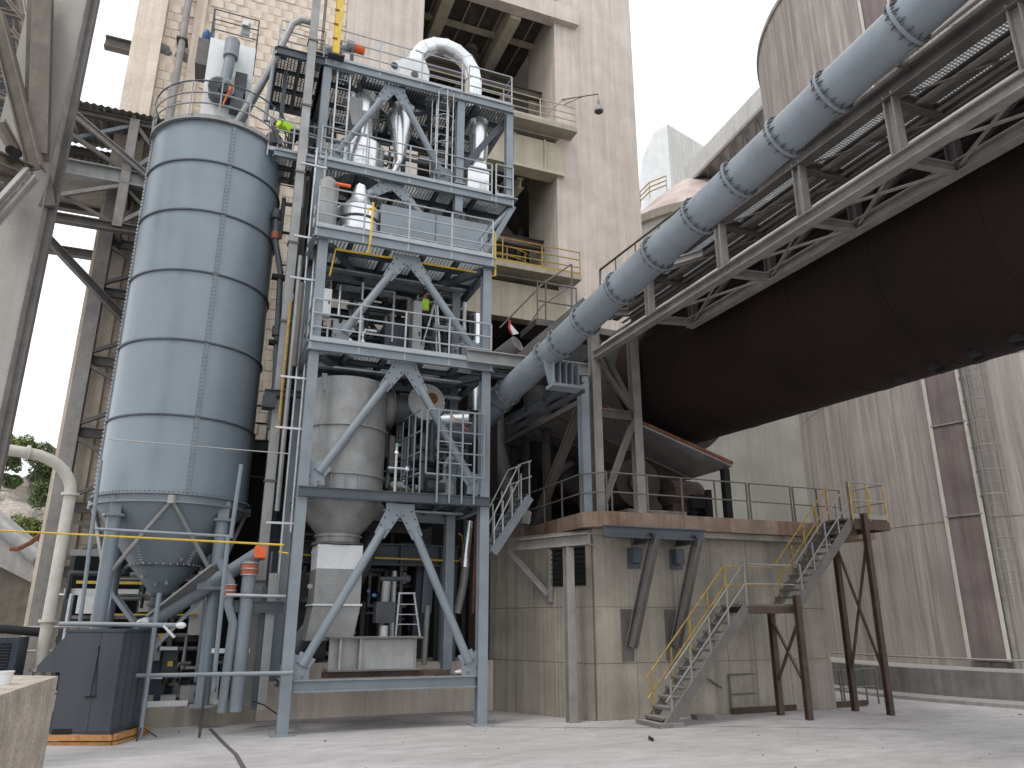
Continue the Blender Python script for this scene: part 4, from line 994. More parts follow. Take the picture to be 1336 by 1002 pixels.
# ------------------------------------------------------------------ tower equipment
def flanged(mb, c, r, z, t=.05, o=.07, n=48): return mb.lathe((c[0], c[1], z), [(r, 0), (r+o, 0), (r+o, t), (r, t)], n, cap=False)
HC = (1.12, 1.2)
t = thing('hopper_vessel', 'large dull galvanised round hopper vessel with cone bottom, lower left bay of the tower', 'hopper', (HC[0], HC[1], Z5))
zt0 = V(460, 482, .2)[2]
part('drum', MB().lathe((HC[0], HC[1], 0), [(1.06, Z5-.15), (1.06, 8.45)], 72, cap=False), 'galvd', t)
part('drum_lid', MB().lathe((HC[0], HC[1], 8.45), [(1.06, 0), (.4, .12), (.01, .14)], 72, cap=False), 'galvd', t)
for z_ in (7.15, 5.9): part('band', flanged(MB(), HC, 1.06, z_, .04, .06, 72), 'galvd', t)
part('cone', MB().lathe((HC[0], HC[1], 0), [(1.12, Z5-.18), (1.12, Z5-.26), (.55, 4.5)], 72, cap=False), 'galvd', t)
part('collar', flanged(MB().lathe((HC[0], HC[1], 0), [(.55, 4.25), (.55, 4.5)], 48, cap=False), HC, .55, 4.42, .05, .05), 'galvd', t)
part('collar', flanged(MB(), HC, .55, 4.22, .06, .1), 'dull', t)
for k in (-55, -75, -95, -115): a = R(k-20); part('bracket_rib', MB().box((HC[0]+1.0*math.cos(a)-.02, HC[1]+1.0*math.sin(a)-.1, Z5+.05), (HC[0]+1.0*math.cos(a)+.02, HC[1]+1.0*math.sin(a)+.02, 5.9)), 'steel', t)
part('foot_plate', MB().box((HC[0]-.1, .1, Z5), (HC[0]+.9, .35, Z5+.06)), 'steel', t)
for px, py in ((420, 487), (417, 550)):
    q = V(px, py, .45); part('lifting_lug', MB().ext([q, plus(q, (.14, 0, 0)), plus(q, (.12, 0, -.4)), plus(q, (.05, 0, -.5))], (0, -.04, 0)), 'galvd', t)
t = thing('square_chute', 'rectangular chute with white-topped front under the hopper vessel cone', 'chute', (HC[0], HC[1], 1.3))
def frust(mb, c0, w0, d0, z0, c1, w1, d1, z1):
    vs = [(c0[0]+i*w0/2, c0[1]+j*d0/2, z0) for i, j in ((-1,-1),(1,-1),(1,1),(-1,1))]+[(c1[0]+i*w1/2, c1[1]+j*d1/2, z1) for i, j in ((-1,-1),(1,-1),(1,1),(-1,1))]
    return mb.add(vs, [(3,2,1,0),(4,5,6,7),(0,1,5,4),(1,2,6,5),(2,3,7,6),(3,0,4,7)])
part('upper_box', frust(MB(), HC, 1.1, 1.1, 3.62, HC, 1.1, 1.1, 4.2), 'white', t)
part('middle_box', frust(MB(), HC, 1.12, 1.1, 2.78, HC, 1.12, 1.1, 3.615), 'galvd', t)
part('seam_flange', MB().box((HC[0]-.6, HC[1]-.6, 2.75), (HC[0]+.6, HC[1]+.6, 2.79)), 'white', t)
part('lower_box', frust(MB(), (HC[0]-.12, HC[1]), 1.12, 1.0, 1.95, HC, 1.14, 1.1, 2.745), 'galvd', t)
for z_, u_ in ((4.0, -.64), (3.2, -.66)):
    part('lifting_lug', MB().tube((HC[0]+u_, HC[1]-.45, z_), (HC[0]+u_, HC[1]-.43, z_), .06, 14), 'galvd', t)
t = thing('base_channel', 'long grey steel box channel lying on the rusty beams under the chute', 'channel', (2.3, .6, 1.2))
part('web_plate', MB().box((.95, .3, 1.32), (3.05, .36, 2.0)).box((1.65, .2, 1.32), (2.95, .26, 1.98)), 'galvd', t)
part('top_flange', MB().box((.9, .05, 2.0), (3.15, .8, 2.04)), 'dull', t); part('bottom_flange', MB().box((.9, .05, 1.28), (3.15, .8, 1.32)), 'dull', t)
part('rib', MB().box((1.15, .1, 1.32), (1.2, .3, 2.0)), 'galvd', t); part('rib', MB().box((1.62, .1, 1.32), (1.68, .3, 2.0)), 'galvd', t)
t = thing('rusty_beam', 'rust-brown timber-like beam lying across under the grey channel', 'beam', (2.4, .4, 1.12))
part('beam_body', MB().box((.85, .25, 1.14), (3.9, .55, 1.27)), 'rust', t)
for px in (523, 546):
    q = Z(px, 925, .05); solo('prop_post', MB().ib((q[0], q[1], .06), (q[0], q[1], 1.1), .16, .16, .02).box((q[0]-.3, q[1]-.2, 0), (q[0]+.3, q[1]+.2, .06)), 'rust', 'rusty short prop post on a base block under the tower, %s one' % ('left' if px < 530 else 'right'), 'post')
for px in (398, 418):
    q = Z(px, 915, .05); solo('prop_post', MB().ib((q[0], q[1], 0), (q[0], q[1], 1.2), .14, .14, .02), 'galvd' if px < 400 else 'dull', 'grey short post in front of the plinth by the left tower column, %s one' % ('pale' if px < 400 else 'darker'), 'post')

# fan housing with flanged disc
q = V(556, 525, .9)
t = thing('fan_housing', 'round bolted end plate with an open port beside the hopper vessel', 'fan', q)
part('end_plate', MB().tube((q[0], .9, q[2]), (q[0], .84, q[2]), .52, 40), 'galvd', t)
part('drum', MB().tube((q[0]-.05, 1.9, q[2]), (q[0], .9, q[2]), .46, 40), 'galvd', t)
bm = MB()
for i in range(24): a = i*math.pi/12; bm.tube((q[0]+.48*math.cos(a), .8, q[2]+.48*math.sin(a)), (q[0]+.48*math.cos(a), .84, q[2]+.48*math.sin(a)), .02, 6)
part('bolt_set', bm, 'galv', t, kind='stuff')
part('port_ring', MB().tube((q[0]+.12, .82, q[2]+.08), (q[0]+.12, .84, q[2]+.08), .25, 28), mat('yellowed_primer', (.33, .28, .16), .7), t)
part('port_hole', MB().tube((q[0]+.14, .81, q[2]+.1), (q[0]+.14, .83, q[2]+.1), .17, 24), mat('port_brown', (.09, .05, .02), .8), t)
t = thing('bellows_joint', 'dark fabric bellows joint between the hopper vessel and the fan', 'bellows', (2.25, 1.2, q[2]-.4))
part('bellows', MB().tube((2.1, 1.3, q[2]-.2), (2.32, 1.3, q[2]-.2), .5, 32), mat('bellows_cloth', (.16, .14, .13), .6), t)
part('clamp_ring', MB().tube((2.1, 1.3, q[2]-.2), (2.13, 1.3, q[2]-.2), .54, 32).tube((2.32, 1.3, q[2]-.2), (2.36, 1.3, q[2]-.2), .54, 32), 'dull', t)
part('sleeve', MB().tube((2.36, 1.3, q[2]-.2), (2.8, 1.3, q[2]-.15), .42, 32), 'dark', t)
t = thing('insulated_pipe', 'shiny clad pipe with orange cable running from the fan towards the big blue pipe', 'pipe', (3.9, 1.0, 7.8))
part('pipe_run', MB().path([(3.35, 1.2, 7.75), (4.1, 1.1, 7.85), (4.5, .9, 7.85)], .22, 16), 'shiny', t)
part('pipe_run', MB().path([(3.4, 1.4, 7.4), (4.6, 1.2, 7.5), (5.3, .8, 8.2)], .3, 16), 'steeld', t)
part('cable', MB().path([(3.9, .8, 8.0), (3.95, .72, 7.8), (4.2, .72, 7.6), (4.4, .75, 7.45)], .015, 6), 'orange', t)

# second level: flat duct panel behind the rail
t = thing('flat_duct', 'wide flat grey sheet-metal duct behind the rails of the third deck', 'duct', (3.3, .9, 13.0))
a, b = V(499, 252, .9), V(636, 318, .9)
part('front_sheet', MB().box((a[0], .9, 12.92), (b[0], 1.35, 14.05)), 'steel', t)
part('seam', MB().box(((a[0]+b[0])/2-.01, .885, 12.92), ((a[0]+b[0])/2+.01, .9, 14.05)), 'steeld', t)
part('lower_lip', MB().box((a[0], .86, 12.88), (b[0], 1.35, 12.919)), 'steeld', t)
for k in (.12, .4, .8): part('leg', MB().bar((a[0]+(b[0]-a[0])*k, 1.1, 12.88), (a[0]+(b[0]-a[0])*k+.2, 1.1, Z3), .08), 'steel', t)
t = thing('steel_drum_filter', 'shiny round filter drum on the third deck left of the flat duct', 'filter', (1.1, 1.4, Z3))
part('drum', MB().lathe((1.1, 1.3, Z3), [(.45, .1), (.45, .7), (.62, .72), (.62, 1.5), (.3, 1.9), (.15, 2.4)], 40), 'shiny', t)
part('band', flanged(MB(), (1.1, 1.3), .62, Z3+1.1, .05, .04), 'dark', t)
t = thing('grey_cylinder', 'pale grey upright cylinder in the third deck left corner', 'tank', (.0, .9, Z3))
part('shell', MB().lathe((.12, .9, Z3), [(.3, .0), (.3, 2.0), (.12, 2.2)], 28), 'galvd', t); part('nozzle', MB().tube((.3, .6, Z3+1.9), (.7, .6, Z3+1.9), .05, 8), 'orange', t)

# second deck machines
t = thing('silver_vessel', 'big shiny silver insulated vessel with stepped cone top on the second deck', 'vessel', (1.25, 3.0, Z2))
part('shell', MB().lathe((1.25, 2.9, Z2), [(.78, .0), (.78, 1.35), (.4, 1.75), (.38, 2.4), (.55, 2.5), (.55, 3.3)], 56), 'shiny', t)
for k in range(8): a = k*math.pi/4+.2; part('cladding_seam', MB().bar((1.25+.79*math.cos(a), 2.9+.79*math.sin(a), Z2), (1.25+.79*math.cos(a), 2.9+.79*math.sin(a), Z2+1.35), .02, .02), 'galvd', t)
part('side_vessel', MB().lathe((.45, 2.9, Z2), [(.3, 0), (.3, 1.1), (.1, 1.3)], 28), 'shiny', t)
t = thing('cyclone', 'shiny cyclone cone with slanting drop pipe under the top deck', 'cyclone', (2.6, 2.9, Z2))
part('cone', MB().lathe((2.55, 2.9, Z2), [(.12, 1.2), (.3, 2.1), (.46, 2.7), (.46, 3.3)], 36), 'shiny', t)
part('drop_pipe', MB().tube((2.55, 2.9, Z2+1.25), (2.2, 2.8, Z2+.35), .12, 16), 'shiny', t)
part('rotary_valve', MB().box((2.0, 2.65, Z2+.05), (2.35, 2.95, Z2+.4)), 'galv', t)
t = thing('grey_hood', 'dull grey folded sheet hood hanging below the top deck on the left', 'hood', (.95, 2.5, 17.6))
part('hood_sheet', frust(MB(), (1.0, 2.5), .3, .4, 17.5, (.85, 2.5), .55, .5, 18.5), 'galvd', t)
t = thing('silver_duct', 'shiny galvanised duct dropping to a square box at the right of the second deck', 'duct', (5.15, 2.6, Z2))
part('duct_tube', MB().lathe((5.2, 2.6, Z2), [(.3, 1.7), (.34, 2.3), (.34, 3.3)], 28), 'shiny', t)
part('transition', frust(MB(), (5.2, 2.6), .5, .5, Z2+1.3, (5.2, 2.6), .4, .4, Z2+1.75), 'shiny', t)
part('square_box', MB().box((4.75, 2.3, Z2+.1), (5.5, 2.9, Z2+1.25)), 'shiny', t)
part('box_flange', MB().box((4.7, 2.25, Z2+1.25), (5.55, 2.95, Z2+1.29)), 'galv', t)

# roof: arching duct
t = thing('arched_duct', 'shiny segmented duct arching over the top deck and back down', 'duct', (3.6, 2.6, Z1))
pL, pR, pT = V(540, 85, 2.6), V(618, 105, 2.6), V(577, 60, 2.6)
pts = [(pL[0], 2.6, Z1+.4), (pL[0], 2.6, Z1+1.25)]
cx_ = (pL[0]+pR[0])/2; rr_ = (pR[0]-pL[0])/2
for k in range(0, 9): a = math.pi-k*math.pi/8; pts.append((cx_+rr_*math.cos(a), 2.6, Z1+1.3+rr_*1.05*math.sin(a)))
pts += [(pR[0], 2.6, Z1+.1)]
part('duct_shell', MB().path(pts, .29, 28, sm=False), 'shiny', t)
for q, q2 in zip(pts[1:-1], pts[2:]):
    d = (Vector(q2)-Vector(q)).normalized(); part('joint_band', MB().tube(Vector(q)-d*.012, Vector(q)+d*.012, .31, 28), 'shiny', t)
t = thing('filter_box', 'white filter box joining the left foot of the arched duct on the top deck', 'filter', (2.9, 2.6, Z1))
part('box', MB().box((pL[0]-.75, 2.2, Z1+.02), (pL[0]+.45, 3.1, Z1+.95)), 'white', t)
part('sloped_top', MB().ext([(pL[0]-.75, 2.2, Z1+.951), (pL[0]+.42, 2.2, Z1+.951), (pL[0]+.3, 2.2, Z1+1.3), (pL[0]-.25, 2.2, Z1+1.3)], (0, .85, 0)), 'white', t)
part('side_wing', frust(MB(), (pL[0]-1.4, 2.6), .7, .4, Z1+.05, (pL[0]-1.0, 2.6), .5, .4, Z1+.6), 'white', t)
part('inspection_hatch', MB().tube((pL[0]-.05, 2.15, Z1+.62), (pL[0]-.05, 2.2, Z1+.62), .12, 16), 'dull', t)
part('handwheel', MB().tube((pL[0]-.75, 2.15, Z1+.75), (pL[0]-.75, 2.2, Z1+.75), .12, 12), 'dark', t)
t = thing('geared_motor', 'grey conveyor drive with an orange motor cap on the top deck', 'motor', (1.3, 2.6, Z1))
q0_, q1_ = V(425, 66, 2.6), V(462, 62, 2.6)
part('screw_tube', MB().tube(q0_, q1_, .12, 16), 'steel', t); part('motor_cap', MB().tube(q1_, plus(q1_, (.35, 0, -.02)), .16, 20), 'orange', t)
part('gear_body', MB().tube(plus(q1_, (-.25, 0, 0)), plus(q1_, (-.02, 0, 0)), .2, 20), 'steel', t)
part('cover_sheet', MB().ico((q1_[0]-.3, 2.5, Z1+.45), .45, (1, .5, .6)), 'white', t)
part('stand', MB().box((q1_[0]-.5, 2.5, Z1), (q1_[0]-.4, 2.7, q1_[2])).box((q1_[0]-.1, 2.5, Z1), (q1_[0], 2.7, q1_[2])), 'steeld', t)
# yellow mast
t = thing('yellow_mast', 'bright yellow lifting mast standing at the tower roof corner', 'hoist', (.0, VU-.3, Z1))
part('mast', MB().ib((.08, VU-.25, Z1), (.08, VU-.25, 26), .2, .24, .03), 'yellow', t)
part('mast_foot', MB().box((-.15, VU-.45, Z1-.02), (.35, VU-.05, Z1+.04)), 'dark', t)
for k in range(9): part('mast_rack', MB().box((-.06, VU-.39, Z1+.6+k*.55), (.08, VU-.36, Z1+.66+k*.55)), 'rusto', t)
ch = MB()
for k in range(30): ch.ring((-.35, VU-.2, 19.5+k*.1), .04, .014, 8, 5)
solo('hoist_chain', ch, 'dull', 'dark hanging chain left of the yellow mast', 'chain')
part_s = solo('blue_sheet', MB().box(tuple(plus(V(366, 58, 2.4), (0, 0, 0))), plus(V(376, 66, 2.4), (.0, .5, 0))), 'blue', 'small blue crate on the roof left extension deck', 'crate')

# tall riser pipes left of the tower
t = thing('riser_duct', 'tall pale grey square riser duct running the full height left of the tower', 'duct', (-.75, 1.6, .5))
ru = V(389, 250, 1.6)[0]
part('riser', MB().box((ru-.12, 1.5, .5), (ru+.12, 1.75, 23.2)), 'galvd', t)
for z_ in [3.3, 5.8, 8, 10.2, 12.6, 14.9, 17.2, 19.6, 21.5]: part('riser_joint', MB().box((ru-.15, 1.47, z_), (ru+.15, 1.78, z_+.06)), 'dull', t)
part('riser_head', MB().box((ru-.16, 1.46, 21.9), (ru+.16, 1.79, 23.3)), 'galvd', t)
part('head_motor', MB().tube((ru+.3, 1.6, 21.6), (ru+.3, 1.6, 22.1), .17, 16).box((ru+.15, 1.5, 21.7), (ru+.3, 1.7, 22)), 'dark', t)
t = thing('bent_pipe', 'grey pipe curving from the riser duct head down to the left', 'pipe', (-1.6, 1.7, 19))
q = V(408, 30, 1.8); part('pipe_run', MB().path([q, plus(q, (-.35, 0, .0)), plus(q, (-.6, 0, -.25)), plus(q, (-1.0, .2, -1.6)), plus(q, (-2.4, .9, -5.2))], .1, 12), 'galvd', t)
t = thing('dust_pipe', 'dark flanged dust pipe with rubber couplings between silo and riser duct', 'pipe', (-1.3, 2.2, 2))
P0 = [V(361, 278, 2.2), V(359, 312, 2.2), V(366, 355, 2.2), V(362, 430, 2.2), V(359, 500, 2.2), V(352, 560, 2.2)]
part('pipe_run', MB().path(P0, .085, 12), 'steeld', t)
for k in (0, 3): part('flange', MB().tube(plus(P0[k], (0, 0, .08)), plus(P0[k], (0, 0, -.2)), .14, 16), 'dark', t)
part('red_coupling', MB().tube(P0[1], plus(P0[1], (0, 0, .22)), .12, 16), mat('coupling_red', (.3, .09, .05), .6), t)
q = V(364, 362, 2.2); part('clamp', MB().box(plus(q, (-.2, -.1, -.06)), plus(q, (.2, .1, .06))), 'black', t); part('clamp', MB().box(plus(P0[3], (-.2, -.1, -.46)), plus(P0[3], (.2, .1, -.34))), 'black', t)
for i, (px, r_, m_, z0, z1) in enumerate(((396, .035, 'galv', 4.5, 12.2), (377, .06, 'galvd', 5, 12.0), (386, .03, 'galv', 3, 15.5), (400, .04, 'galvd', 9.3, 15.4), (369, .035, 'yellowd', 7.0, 10.6), (382, .08, 'dull', 8.8, 11.2))):
    q = V(px, 500, 1.0)
    solo('riser_pipe', MB().tube((q[0], 1.0, z0), (q[0], 1.0, z1), r_, 8), m_, ['slim shiny pipe beside the left front tower column', 'medium grey pipe left of the front column with dull finish', 'very slim long pipe running up past three decks', 'slim dull pipe between third and fourth deck', 'thin worn yellow pipe left of the tower at mid height', 'short fat rusty-grey pipe beside the fourth deck'][i], 'pipe')
# yellow lines
t = solo('yellow_gas_pipe', MB().path([V(-40, 690, -.3), V(370, 711, -.3), V(364, 720, -.3), V(376, 722, -.28)], .02, 6), 'yellow', 'long yellow gas pipe crossing in front of the silo legs', 'pipe')
a = V(372, 723, 2.9); b = V(598, 732, 2.9)
solo('yellow_gas_pipe', MB().path([plus(a, (-.1, 0, .25)), a, b, plus(b, (.12, 0, .1)), plus(b, (.12, 0, .7)), plus(b, (0, 0, .8))], .026, 6), 'yellow', 'yellow gas pipe along the portal beam behind the round braces', 'pipe')
mb = MB().path([V(430, 360, .1), V(438, 325, .1), V(520, 338, .1), V(632, 357, .1)], .03, 6)
solo('yellow_gas_pipe', mb, 'yellow', 'yellow pipe hung under the third deck front edge', 'pipe')
mb = MB().path([V(480, 330, -.3), V(483, 318, -.45), V(487, 264, -.45)], .03, 6).path([V(480, 278, -.45), V(481, 272, -.45), V(491, 272, -.45)], .025, 6)
solo('yellow_valve_pipe', mb, 'yellow', 'upright yellow pipe with a hook standing before the third deck rail', 'pipe')
a = V(643, 306, -.1)
solo('yellow_rail_loop', MB().path([V(640, 360, -.1), V(646, 360, -.1), V(646, 307, -.1), V(643, 300, -.1)], .03, 6), 'yellow', 'narrow yellow pipe loop at the right end of the third deck', 'pipe')
# ================================================================== BLUE-GREY SILO
SC = TW(-9.02, 20.0, 0); SR = 1.83
camT = TW(*CAM); sa0 = math.atan2(camT[1]-SC[1], camT[0]-SC[0])
S = thing('storage_silo', 'tall blue-grey bolted steel silo with cone bottom on four round legs', 'silo', (SC[0], SC[1], .45))
bands = [5.35, 7.3, 9.3, 11.25, 13.05, 14.6, 15.9]
for i in range(6):
    for k in range(4):
        aa = sa0+R(9)+k*math.pi/2
        part('wall_sheet', MB().lathe((SC[0], SC[1], 0), [(SR, bands[i]+.01), (SR+(.004 if k % 2 else 0), bands[i+1]-.01)], 24, aa+.006, aa+math.pi/2-.006), 'silo', S)
part('inner_liner', MB().lathe((SC[0], SC[1], 0), [(SR-.03, 5.35), (SR-.03, 15.9)], 72, cap=False), 'silo', S)
for i, z_ in enumerate(bands[1:-1]):
    part('ring_flange', MB().lathe((SC[0], SC[1], z_), [(SR, -.02), (SR+.05, -.02), (SR+.05, .02), (SR, .02)], 96, cap=False), 'steeld', S)
bm = MB(); bolts_ring(bm, SC, SR+.03, bands[2]+.02, 120, .012, .03); part('bolt_set', bm, 'steel', S, kind='stuff')
for k in range(4):
    aa = sa0+R(9)+k*math.pi/2; ca, sn = math.cos(aa), math.sin(aa)
    def sp_(r_, t_, z_): return (SC[0]+r_*ca-t_*sn, SC[1]+r_*sn+t_*ca, z_)
    mb = MB()
    for i in range(6):
        mb.ext([sp_(SR-.01, -.05, bands[i]+.03), sp_(SR+.035, -.05, bands[i]+.03), sp_(SR+.035, .05, bands[i]+.03), sp_(SR-.01, .05, bands[i]+.03)], (0, 0, bands[i+1]-bands[i]-.06))
    sf = part('seam_flange', mb, 'steel', S, kind='stuff'); mb = MB()
    for i in range(int((15.9-5.35)/.11)):
        z_ = 5.4+i*.11
        for s_ in (-.035, .035):
            q = sp_(SR+.035, s_, z_); mb.add([(q[0]-.02, q[1]-.02, q[2]-.018), (q[0]+.02, q[1]-.02, q[2]-.018), (q[0]+.02, q[1]+.02, q[2]-.018), (q[0]-.02, q[1]+.02, q[2]-.018), (q[0]+.04*ca, q[1]+.04*sn, q[2]+.02)], [(0, 1, 4), (1, 2, 4), (2, 3, 4), (3, 0, 4)])
    part('bolt_set', mb, 'galv', sf, kind='stuff')
# top ring, roof cone
part('top_ring', MB().lathe((SC[0], SC[1], 15.9), [(SR, 0), (SR+.12, 0), (SR+.12, .05), (SR+.02, .06), (SR+.02, .2), (SR-.1, .22), (.9, .6), (.01, .75)], 96, cap=False), 'galvd', S)
bm = MB(); bolts_ring(bm, SC, SR+.08, 15.85, 90, .014, .03); part('bolt_set', bm, 'steeld', S, kind='stuff')
# bottom ring + cone
part('skirt_ring', MB().lathe((SC[0], SC[1], 5.23), [(SR-.02, -.1), (SR+.1, -.1), (SR+.1, -.06), (SR+.02, -.05), (SR+.02, .1), (SR+.1, .1), (SR+.1, .13), (SR, .13)], 96, cap=False), 'steel', S)
bm = MB(); bolts_ring(bm, SC, SR+.06, 5.37, 110, .012, .03); part('bolt_set', bm, 'steeld', S, kind='stuff')
z1c, z2c = 3.72, 3.05
part('hopper_cone', MB().lathe((SC[0], SC[1], 0), [(SR-.02, 5.15), (.80, z1c)], 72, cap=False), 'silo', S)
cr = part('cone_flange', MB().lathe((SC[0], SC[1], z1c), [(.78, -.02), (.86, -.02), (.86, .02), (.78, .02)], 60, cap=False), 'steeld', S)
bm = MB(); bolts_ring(bm, SC, .83, z1c+.02, 32, .014, .03)
part('bolt_set', bm, 'galv', S, kind='stuff')
part('lower_cone', MB().lathe((SC[0], SC[1], 0), [(.79, z1c-.02), (.24, z2c)], 60, cap=False), 'silo', S)
part('outlet_neck', MB().lathe((SC[0], SC[1], 0), [(.24, 2.5), (.24, 2.75), (.3, 2.76), (.3, 2.82), (.24, 2.83), (.24, z2c-.06), (.3, z2c-.05), (.3, z2c), (.24, z2c)], 32), 'steeld', S)
for az, hh_ in ((20, 3.9), (-15, 3.3), (8, 3.35), (-40, 3.5)):
    a = sa0+R(az); rr = .24+(hh_-z2c)*.82 if hh_ < z1c else .8+(hh_-z1c)*.77
    part('aeration_nozzle', MB().tube((SC[0]+rr*math.cos(a), SC[1]+rr*math.sin(a), hh_), (SC[0]+(rr+.14)*math.cos(a), SC[1]+(rr+.14)*math.sin(a), hh_-.05), .045, 10), 'galv', S)
for k in (-1, 1, 3, 5):
    aa = sa0+R(0)+k*R(38) if abs(k) < 2 else sa0+k*R(38)
    mb = MB(); ca, sn = math.cos(aa), math.sin(aa)
    for i in range(26):
        t_ = i/25; rr = SR-.02-(SR-.82)*t_+.012; z_ = 5.25-(5.25-z1c)*t_
        for s_ in (-.03, .03): mb.box((SC[0]+rr*ca-s_*sn-.012, SC[1]+rr*sn+s_*ca-.012, z_-.012), (SC[0]+rr*ca-s_*sn+.012, SC[1]+rr*sn+s_*ca+.012, z_+.012))
    part('cone_bolt_set', mb, 'galv', S, kind='stuff')
# legs and bracing
legs = []
for k in range(4):
    a = sa0+R(-46)+k*math.pi/2; x, y = SC[0]+(SR-.1)*math.cos(a), SC[1]+(SR-.1)*math.sin(a); legs.append((x, y, a))
    lg = part('leg', MB().tube((x, y, .45), (x, y, 4.82), .165, 24), 'silo', S)
    part('leg_cap', MB().box((x-.13, y-.13, 4.87), (x+.13, y+.13, 5.3)), 'silo', lg)
    part('leg_flange', MB().tube((x, y, 4.8), (x, y, 4.86), .28, 8), 'steel', lg)
    part('foot_plate', MB().box((x-.26, y-.26, .45), (x+.26, y+.26, .5)), 'steel', lg)
for k in range(4):
    a, b = legs[k], legs[(k+1) % 4]; m_ = ((a[0]+b[0])/2, (a[1]+b[1])/2); mr = math.hypot(m_[0]-SC[0], m_[1]-SC[1])
    md = ((m_[0]-SC[0])/mr, (m_[1]-SC[1])/mr); ap = (SC[0]+md[0]*(SR+.02), SC[1]+md[1]*(SR+.02), 5.2)
    for c in (a, b):
        part('brace', MB().tube(ap, (c[0]*.97+m_[0]*.03, c[1]*.97+m_[1]*.03, 3.4), .055, 12), 'galvd', S)
    lo = (m_[0], m_[1], 1.55) if k != 3 else (m_[0], m_[1], 1.55)
    for c in (a, b): part('brace', MB().bar((c[0]*.97+m_[0]*.03, c[1]*.97+m_[1]*.03, 3.2), (m_[0], m_[1], 1.75), .1, .08), 'steel', S)
    part('apex_bracket', MB().tube((ap[0], ap[1], 5.1), (ap[0], ap[1], 5.3), .12, 10), 'galvd', S)
# guard rings on top
TG = thing('silo_guard_rail', 'curved three-bar guard rail around the silo top', 'railing', (SC[0], SC[1], 16.7)) if False else S
for k, z_ in enumerate((17.15, 16.75, 16.4)):
    part('guard_ring', MB().ring((SC[0], SC[1], z_), SR+.1, .024, 72, 6, sa0-R(125), sa0+R(140)), 'steeld' if k == 0 else 'galvd', S)
p0 = None
for k in range(12):
    a = sa0-R(125)+k*R(24); q = (SC[0]+(SR+.1)*math.cos(a), SC[1]+(SR+.1)*math.sin(a))
    if p0 is None: p0 = part('post', MB().bar((q[0], q[1], 15.95), (q[0], q[1], 17.15), .04), 'galvd', S); pq = q
    else: again(p0, (q[0]-pq[0], q[1]-pq[1], 0))
# long conduit and vertical pipes on the silo flank
c = Y(255, 578, 17.9)
solo('conduit_bar', MB().tube(Y(142, 573, 17.7), Y(376, 592, 17.7), .014, 6), 'galvd', 'thin pale conduit bar stretched across the silo just above its cone', 'conduit')
a, b = Y(124, 690, 17.9), Y(302, 700, 17.9)
t = thing('pipe_stand', 'light grey pipe frame standing in front of the silo cone', 'frame', (a[0], a[1], .45))
part('cross_pipe', MB().tube(a, b, .035, 8), 'steel', t)
part('upright_pipe', MB().tube(Y(132, 600, 17.9), Y(104, 815, 17.9), .045, 8), 'steel', t)
part('upright_pipe', MB().tube(Y(315, 606, 17.9), Y(301, 702, 17.9), .05, 8).tube(Y(298, 700, 17.9), Y(278, 900, 17.9), .05, 8), 'steel', t)

# filter housing on silo top
fbC = Y(290, 90, 20.2)
FZ = 16.1
t = thing('silo_filter', 'white rectangular filter housing with grey fan and elbow on the silo roof', 'filter', (fbC[0], fbC[1], FZ))
fx0, fx1 = Y(268, 100, 19.7)[0], Y(330, 100, 19.7)[0]
fv = 3.0
x0_, x1_ = V(266, 110, fv)[0], V(327, 120, fv)[0]; zt_ = V(300, 55, fv)[2]
part('housing', MB().box((x0_, fv, FZ-.05), (x1_, fv+1.2, zt_)), 'white', t)
part('skirt', MB().lathe(((x0_+x1_)/2, fv+.6, FZ-.3), [(.95, 0), (.95, .25)], 40), 'white', t)
part('door_seam', MB().box((x0_+.02, fv-.012, (FZ+zt_)/2+.3), (x1_-.02, fv-.001, (FZ+zt_)/2+.32)), 'galvd', t)
part('side_ledge', MB().box((x0_-.35, fv+.1, zt_-1.0), (x0_-.005, fv+1.0, zt_-.02)), 'dull', t)
q = V(303, 60, fv-.3)
part('elbow_pipe', MB().path([(q[0], fv-.15, q[2]+.1), (q[0], fv-.32, q[2]), (q[0], fv-.35, q[2]-.4), (q[0]-.08, fv-.35, q[2]-1.6)], .16, 16), 'steel', t)
part('elbow_hood', MB().tube((q[0], fv-.33, q[2]+.15), (q[0], fv-.36, q[2]-.5), .22, 20), 'steel', t)
part('fan_casing', MB().tube((q[0]-.15, fv-.5, q[2]-1.75), (q[0]-.15, fv-.1, q[2]-1.75), .36, 28), 'steeld', t)
part('fan_rim', MB().tube((q[0]-.15, fv-.5, q[2]-1.72), (q[0]-.15, fv-.46, q[2]-1.72), .38, 28), 'galvd', t)
part('fan_motor', MB().tube((q[0]-.05, fv-.75, q[2]-1.9), (q[0]-.1, fv-.5, q[2]-1.8), .13, 14).box((q[0]+.2, fv-.25, q[2]-1.6), (q[0]+.55, fv-.0, q[2]-.85)), 'dark', t)
part('control_box', MB().box((q[0]+.15, fv-.35, q[2]-2.3), (q[0]+.5, fv-.05, q[2]-1.6)), 'steeld', t)
part('orange_lever', MB().tube((q[0]+.12, fv-.6, q[2]-1.75), (q[0]-.02, fv-.62, q[2]-2.4), .05, 8, .02), 'orange', t)
rail(t, [(x0_, fv+.05, zt_), (x1_, fv+.05, zt_), (x1_, fv+1.15, zt_)], 1.15, 3, 1.3, 'steeld', r=.02, toe=False)
rail(t, [(x0_, fv+1.15, zt_), (x0_, fv+.05, zt_)], 1.15, 3, .6, 'steel', r=.02, toe=False)
part('control_panel', MB().box((x1_-.5, fv+.1, zt_+.55), (x1_-.25, fv+.2, zt_+1.0)), 'galvd', t)
part('paper_sheet', MB().box((x0_+.85, fv+.04, zt_+.85), (x0_+1.05, fv+.05, zt_+1.05)), 'white', t)
part('blue_bag', MB().ico((x0_-.15, fv+.3, zt_+.25), .2, (.7, .7, 1.2)), 'blue', t)
